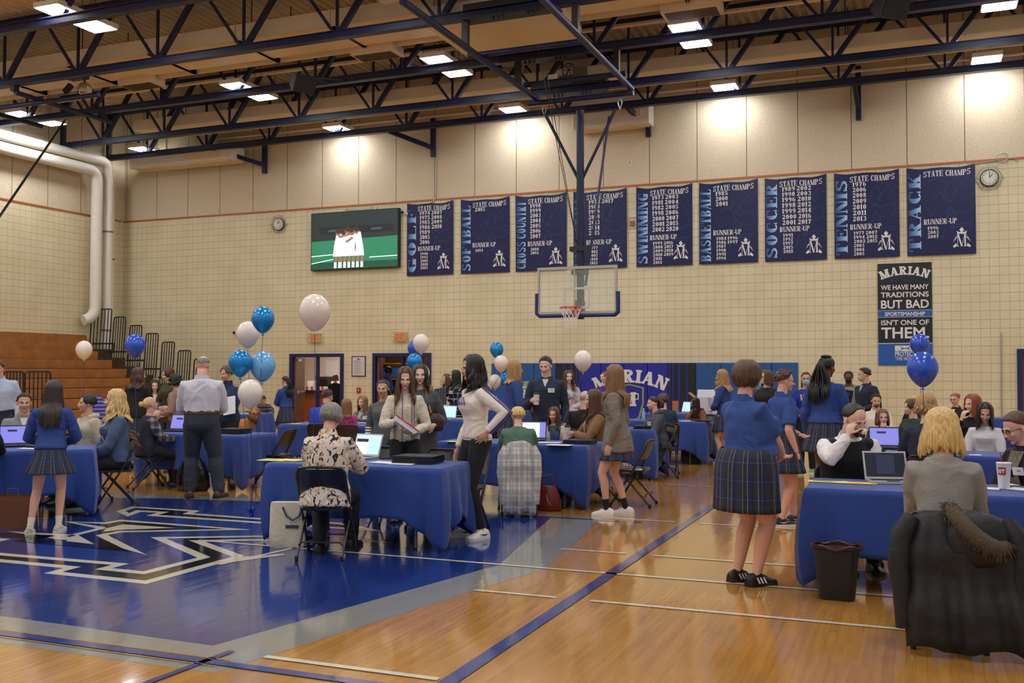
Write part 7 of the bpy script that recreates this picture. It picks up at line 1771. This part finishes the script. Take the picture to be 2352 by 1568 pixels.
P['maskman'] = person('dark-haired person in a navy jacket and pale mask by the wall', 1985, 844, 18.1, 128, sex='m', w=1.15, skin='tan', hair=('short', 'dark'), head=(-24, 4, 0), top=cloth('jacket_navy', (28, 34, 54)), g=.026, hem=-.03, bottom=JE, armL='side', armR='down', extras=('mask', 'collar', ('front', cloth('shirt_lb', (150, 176, 214)), .02, .23)))
seated('beard', 'bearded dark-haired person in a white shirt seated by the wall', 2012, 904, 16.9, 176, sex='m', w=1.05, skin='tan', hair=('curlyshort', 'dark'), head=(14, 6, 0), top=WHITE, g=.02, bottom=JE, armL='table', armR='table', extras=('beard', 'collar'))
seated('bald', 'balding person in a white shirt and black vest with a finger at one eye', 1968, 925, 8.85, 196, 'black folding chair under the balding man in a black vest', sex='m', w=1.22, skin='fair', hair=('receding', 'dark'), head=(26, 18, 0), lean=14, hk=1.10, armR='eye', armL='table', top=cloth('shirt_white', (232, 226, 226)), g=.022, near=True, bottom=BP, shoes='black', extras=('collar', ('vest', BLK, -.04), 'beard'))
seated('mouth', 'light brown-haired person covering the mouth with a hand behind the balding man', 2026, 939, 12.95, 186, w=.95, skin='fair', hair=('half', 'lbrown', .12), head=(6, -8, 0), lean=20, armR='chin', armL='table', top=cloth('dark_top', (44, 42, 56)), g=.016, bottom=BP)
seated('greenw', 'brown-haired person in a dark green jacket behind the denim jacket woman', 2092, 916, 14.6, 128, w=1.0, skin='fair', hair=('bob', 'brown', .05), head=(-20, 4, 0), top=cloth('green_dark', (34, 56, 36)), g=.024, bottom=BP, armL='table', armR='table')
seated('blondeback', 'pale blonde person half hidden behind the denim jacket woman', 2101, 908, 18.4, 160, w=1.0, skin='fair', hair=('bob', 'blonde', .05), top=BLK, bottom=BP, armL='table', armR='table')
seated('denimb', 'dark blonde person in a dark denim jacket seated with back turned by the balloons', 2126, 904, 11.05, 6, 'black folding chair under the woman in a dark denim jacket', w=1.12, skin='fair', hair=('half', 'dblonde', .10, .02), head=(14, 4, 0), lean=8, armL='table', armR='table', top=cloth('denim_dark', (36, 44, 66), bscale=30), g=.022, bottom=BP)
seated('greyb', 'person with straight blonde hair in a grey sweater seated with back turned', 2160, 938, 6.85, 4, 'black folding chair with a black fur-trimmed coat over its back', w=.92, skin='fair', hair=('long', 'blonde', .20, .006, .075), head=(4, 10, 0), lean=14, armL=((-.05, .2, -.165), (.25, -.4, -1), (-.25, 1, -.05), (0, 0, -1), .35), armR=((-.02, .19, -.175), (.35, -.4, -1), (-.3, 1, 0), (0, 0, -1), .4), top=cloth('grey_sweater', (142, 138, 132), bump=.3, bscale=80), g=.022, near=True, bottom=BP)
seated('glasses', 'pale-haired person in glasses and a dark jacket by the red-haired woman', 2193, 902, 18.7, 148, w=1.0, skin='pink', hair=('bun', 'lbrown', .4), head=(6, 4, 0), top=BLK, g=.024, bottom=BP, armL='lap', armR='lap', extras=('glasses', ('front', WHITE, .02), 'collar'))
seated('red', 'long red-haired person in black with a hand at the chin', 2233, 905, 13.9, 140, w=1.0, skin='fair', hair=('long', 'red', .22), head=(-4, 4, 0), armL='table', armR='chin', top=BLK, g=.02, bottom=BP)
seated('sweat', 'young long dark-haired person in a white sweatshirt looking down', 2262, 925, 12.75, 176, w=.88, skin='tan', hair=('long', 'dark', .22), head=(8, 14, 0), top=cloth('sweat_white', (216, 210, 208)), g=.022, bottom=JE, armL='lap', armR='lap', hk=1.08, near=True, extras=(('chest', 'MARIAN', cloth('print_grey', (176, 172, 170)), .12, .035, -.02),))
seated('right', 'person in glasses, a black jacket and speckled scarf beside the large cup', 2324, 943, 8.75, 128, w=1.1, skin='pink', hair=('bun', 'brown', 1.0), head=(-8, 18, 0), lean=10, hk=1.1, armL='lap', armR='lap', top=BLK, g=.026, near=True, bottom=BP, extras=('glasses', 'collar', 'tag', ('front', cloth('speckled', (120, 108, 92), vary=.6, vscale=70), .04)))
P['far'] = person('dark-clothed person standing in the red hall beyond the far doorway', 2353, 858, 27.2, 150, w=1.0, skin='fair', hair=('long', 'dark', .2), top=cloth('dark_jersey', (34, 30, 44)), bottom=BP)
P['far2'] = person('small person in a white top in the red hall beyond the far doorway', 2345, 888, 28.6, 170, w=.9, skin='fair', hair=('long', 'auburn', .2), top=WHITE, bottom=BP)
# sleeves on the striped girl
q = P['stripe']; 
# --- held things
p = P['navyman']['hand'][1]; cup('white coffee cup with a black lid held by the navy pullover man', p-V((0, 0, .075)), .15, .042)
a, b = P['camel']['hand'][-1], P['camel']['hand'][1]; mid = (a+b)/2; cup('white coffee cup with a black lid held over the table by the camel coat woman', V((mid.x, mid.y, mid.z-.07)), .14, .042)
def held_folder(lab, p, rz, tilt, w=.28, h=.36, m=None):
    t = thing('plaid_folder', lab, 'folder', p); t.rotation_euler = (R(tilt), R(10), rz); MB().box((0, 0, 0), (w, .02, h)).build('cover', m or pat('folder_plaid', plaid((52, 54, 64), [(0, .06, 0, .3, (96, 98, 106), .8, 0), (1, .06, 0, .3, (30, 32, 44), .8, 0)], 'Object', (0, 2))), t, smooth=False)
held_folder('dark plaid folder under the arm of the blonde girl in a blue sweater', P['blondeb']['hand'][1]+V((.02, -.05, -.02)), P['blondeb']['rz'], 25)
held_folder('dark plaid folder held up by the girl with long braids', P['braids']['hand'][1]+V((0, -.03, .06)), P['braids']['rz']+.5, 10, .24, .30)
held_folder('dark plaid folder held up by the windowpane coat woman', P['windowpane']['hand'][-1]+V((-.05, -.05, .03)), P['windowpane']['rz']+.6, 20)
held_folder('white papers held across the chest by the navy turtleneck woman', P['turtle']['hand'][1]+V((.0, -.06, .03)), P['turtle']['rz'], 15, .2, .28, M_paper['white'])
p = (P['cable']['hand'][1]+P['cable']['hand'][-1])/2
t = thing('paper_tray', 'white paper food tray with a red edge held by the cable sweater girl', 'tray', p+V((.0, -.03, .01))); t.rotation_euler = (R(20), R(-36), P['cable']['rz'])
MB().loft([[(x*.15*k, y*.06*k, z) for x, y in ((-1, -1), (1, -1), (1.05, 0), (1, 1), (-1, 1), (-1.05, 0))] for k, z in ((.8, 0), (1, .05))]).build('tray', M_paper['white'], t, smooth=False); MB().box((0, .06, .05), (.3, .012, .012)).build('red_edge', mat('tray_red', (196, 40, 50), .5), t, smooth=False)
p = (P['puffer']['hand'][1]+P['puffer']['hand'][-1])/2; t = thing('mobile_phone', 'black phone in the hands of the grey puffer jacket girl', 'phone', p+V((0, 0, .02))); t.rotation_euler = (R(35), 0, P['puffer']['rz']); MB().box((0, 0, 0), (.075, .15, .01)).build('case', M_lblk, t)
q = P['coat']; w0 = q['w'](V((-.19, .16, .80*q['S']-.30))); t = thing('purse', 'maroon leather purse hanging at the hip of the grey coat woman', 'bag', w0, q['rz']); M_mar = mat('leather_maroon', (62, 30, 36), .35, bump=.6, bscale=22)
MB().loft([[(math.cos(R(a))*w_, math.sin(R(a))*d_, z) for a in range(0, 360, 20)] for z, w_, d_ in ((-.12, .065, .03), (-.09, .095, .045), (0, .10, .05), (.06, .075, .04), (.085, .04, .025))]).build('bag_body', M_mar, t); MB().tube([(.05, 0, .09), (.1, -.06, .25), (.14, -.14, .50), (.12, -.16, .62)], .012, 6, flat=.5).build('strap', mat('strap_tan', (150, 112, 70), .5), t)
# coats over chairs ----------------------------------------------
def coat(lab, x, y, rz, m, w, long, fur=None, hemw=1.0, sleeve=True, lean=.0, z1=.83):
    """a coat hung over a chair back: two cloth falls joined over the rail, sleeves and hood"""
    t = thing('hung_coat', lab, 'coat', (x, y, 0), rz); rn = random.Random(5); n = 30; rings = []
    path = [(-.17, .56), (-.185, .70), (-.21, .79), (-.245, z1), (-.285, .80), (-.305, .70)]+[(-.315-.012*k-.02*math.sin(k*1.3), .70-(.70-long)*(k/9)) for k in range(1, 10)]
    for k, (y_, z) in enumerate(path):
        f = k/(len(path)-1); hw = w/2*(.86 if k < 5 else .95+.22*(f-.3)*hemw); ring = []
        for i in range(n+1):
            u = -1+2*i/n; fold = .022*math.sin(u*9+1.3)+.014*math.sin(u*17+k*.25); dz = -.05*abs(u)**2.5*(1 if 2 < k < 6 else .3)
            ring.append((u*hw+lean*f*f, y_-(fold+.03*(1-u*u))*min(1, max(0, f-.15)*1.6), max(.02, z+dz+.02*math.sin(u*6)*f)))
        rings.append(ring)
    F = [(j*(n+1)+i, j*(n+1)+i+1, (j+1)*(n+1)+i+1, (j+1)*(n+1)+i) for j in range(len(path)-1) for i in range(n)]
    b = MB(); b.add([p for r_ in rings for p in r_], [q[::-1] for q in F]); o = b.build('coat_body', m, t, sharp=80); s_ = o.modifiers.new('s', 'SOLIDIFY'); s_.thickness = .022
    if sleeve:
        for s in (-1, 1): MB().tube([(s*w*.40, -.27, .78), (s*w*.50, -.31, .68), (s*w*.53, -.32, .50), (s*w*.50, -.33, .36), (s*w*.49, -.34, max(.14, long+.04))], [.05, .065, .062, .055, .045], 14).build('sleeve', m, t)
    if fur:
        hd = MB(); hd.ell((w*.18, -.31, .66), (w*.30, .09, .17)); hd.build('hood', m, t)
        P_ = [(-.05, -.26, .85), (-.02, -.33, .81), (.03, -.38, .75), (.09, -.405, .695), (.15, -.41, .655), (.21, -.40, .635), (.25, -.36, .65)]
        f = MB(); f.tube(P_, [.035, .045, .05, .05, .05, .048, .035], 14)
        for i in range(700):
            k = rn.randrange(len(P_)-1); p = V(P_[k]).lerp(V(P_[k+1]), rn.random()); d = V((rn.gauss(0, 1), rn.gauss(0, 1), rn.gauss(0, 1))).normalized(); f.tube([p+d*.035, p+d*.052+V((0, 0, -.008)), p+d*.064+V((0, 0, -.02))], [.0035, .0028, .0008], 4)
        f.build('fur_trim', fur, t)
    return t
q = P['green']; f = V((-math.sin(q['rz']), math.cos(q['rz']), 0)); c = q['root']+f*.04; coat('pale grey plaid jacket hanging over a chair back by the white sweater woman', c.x, c.y, q['rz'], M_shacket, .37, .05, None, .3, z1=.85)
q = P['greyb']; f = V((-math.sin(q['rz']), math.cos(q['rz']), 0)); c = q['root']+f*.04; coat('black quilted coat with a brown fur hood hanging over a chair back', c.x+.05, c.y, q['rz'], cloth('coat_black', (24, 24, 25), rough=.6, bump=.9, bscale=7), .62, .05, mat('fur_brown', (92, 80, 66), .95, bump=.8, bscale=120), 2.0, lean=.10)
# empty chairs ----------------------------------------------------
for px, Y, f_, lab in ((1000, 9.35, 178, 'empty black folding chair behind the floral blouse table, in front of the cable sweater girl'), (1062, 9.3, 184, 'empty black folding chair behind the floral blouse table, next to the white sweater woman'), (858, 9.45, 176, 'empty black folding chair behind the floral blouse table, behind the pale laptop'), (632, 11.9, 100, 'empty black folding chair at the end of the table behind the checked shirt man'), (1452, 11.9, 92, 'empty black folding chair behind the grey blazer girl')):
    x = at_y(px, 1000, Y).x; chair(lab, x, Y, R(f_), 'empty folding chairs')
# --- golden dog
def dog():
    p = at_y(545, 1030, 16.5); t = thing('dog', 'golden retriever standing beside the table with a dark neckerchief', 'dog', V((p.x, 16.5, 0)), R(-6)); m = mat('dog_fur', (176, 124, 62), .85, bump=.8, bscale=50)
    B = MB(); H0 = .60
    B.tube([(-.36, 0, H0), (-.30, 0, H0-.01), (-.1, 0, H0-.03), (.12, 0, H0-.05), (.28, 0, H0-.03), (.36, 0, H0+.02)], [.08, .115, .115, .135, .13, .09], 16)
    B.tube([(.30, 0, H0+.0), (.42, -.02, H0+.12), (.48, -.05, H0+.20)], [.12, .095, .08], 14)
    B.ell((.50, -.06, H0+.26), (.10, .085, .085)); B.tube([(.54, -.10, H0+.235), (.60, -.17, H0+.215), (.63, -.21, H0+.20)], [.06, .045, .036], 12)
    for s in (-1, 1):
        B.tube([(.25, s*.08, H0-.04), (.27, s*.085, H0-.25), (.25, s*.085, H0-.40), (.26, s*.085, .03), (.30, s*.085, .02)], [.075, .055, .036, .030, .032], 10)
        B.tube([(-.28, s*.08, H0-.02), (-.20, s*.09, H0-.22), (-.34, s*.09, H0-.38), (-.32, s*.09, .03), (-.27, s*.09, .02)], [.10, .075, .038, .030, .032], 10)
    B.tube([(-.38, 0, H0+.0), (-.52, .03, H0-.06), (-.64, .05, H0-.18), (-.70, .05, H0-.26)], [.04, .055, .05, .02], 10)
    remeshed(B, 'body', m, t, .008, 3)
    for s in (-1, 1):
        e = MB(); e.ell((.49+s*.075, -.04+s*.045, H0+.235), (.03, .045, .075), nu=10, nv=7); e.build('ear', mat('dog_ear', (150, 98, 46), .85), t)
    e = MB(); e.ell((.64, -.225, H0+.215), (.022, .02, .016), nu=10, nv=6); [e.ell((.545+s*.04, -.125+s*.03, H0+.285), (.012, .012, .012), nu=8, nv=6) for s in (-1, 1)]; e.build('nose_and_eyes', M_lblk, t)
    MB().ell((.595, -.185, H0+.165), (.022, .035, .012), nu=8, nv=6).build('tongue', mat('tongue', (200, 110, 110), .5), t)
    nb = MB(); nb.tube([(.43+.105*math.cos(R(a))*.8, -.02+.105*math.sin(R(a)), H0+.10-.06*math.cos(R(a))) for a in range(0, 360, 20)], .025, 8, closed=True); nb.poly([(.50, -.10, H0+.09), (.46, .06, H0+.03), (.55, -.03, H0-.08)], h=.012); nb.build('neckerchief', mat('neckerchief', (34, 44, 44), .8), t)
dog()
finish_remesh()
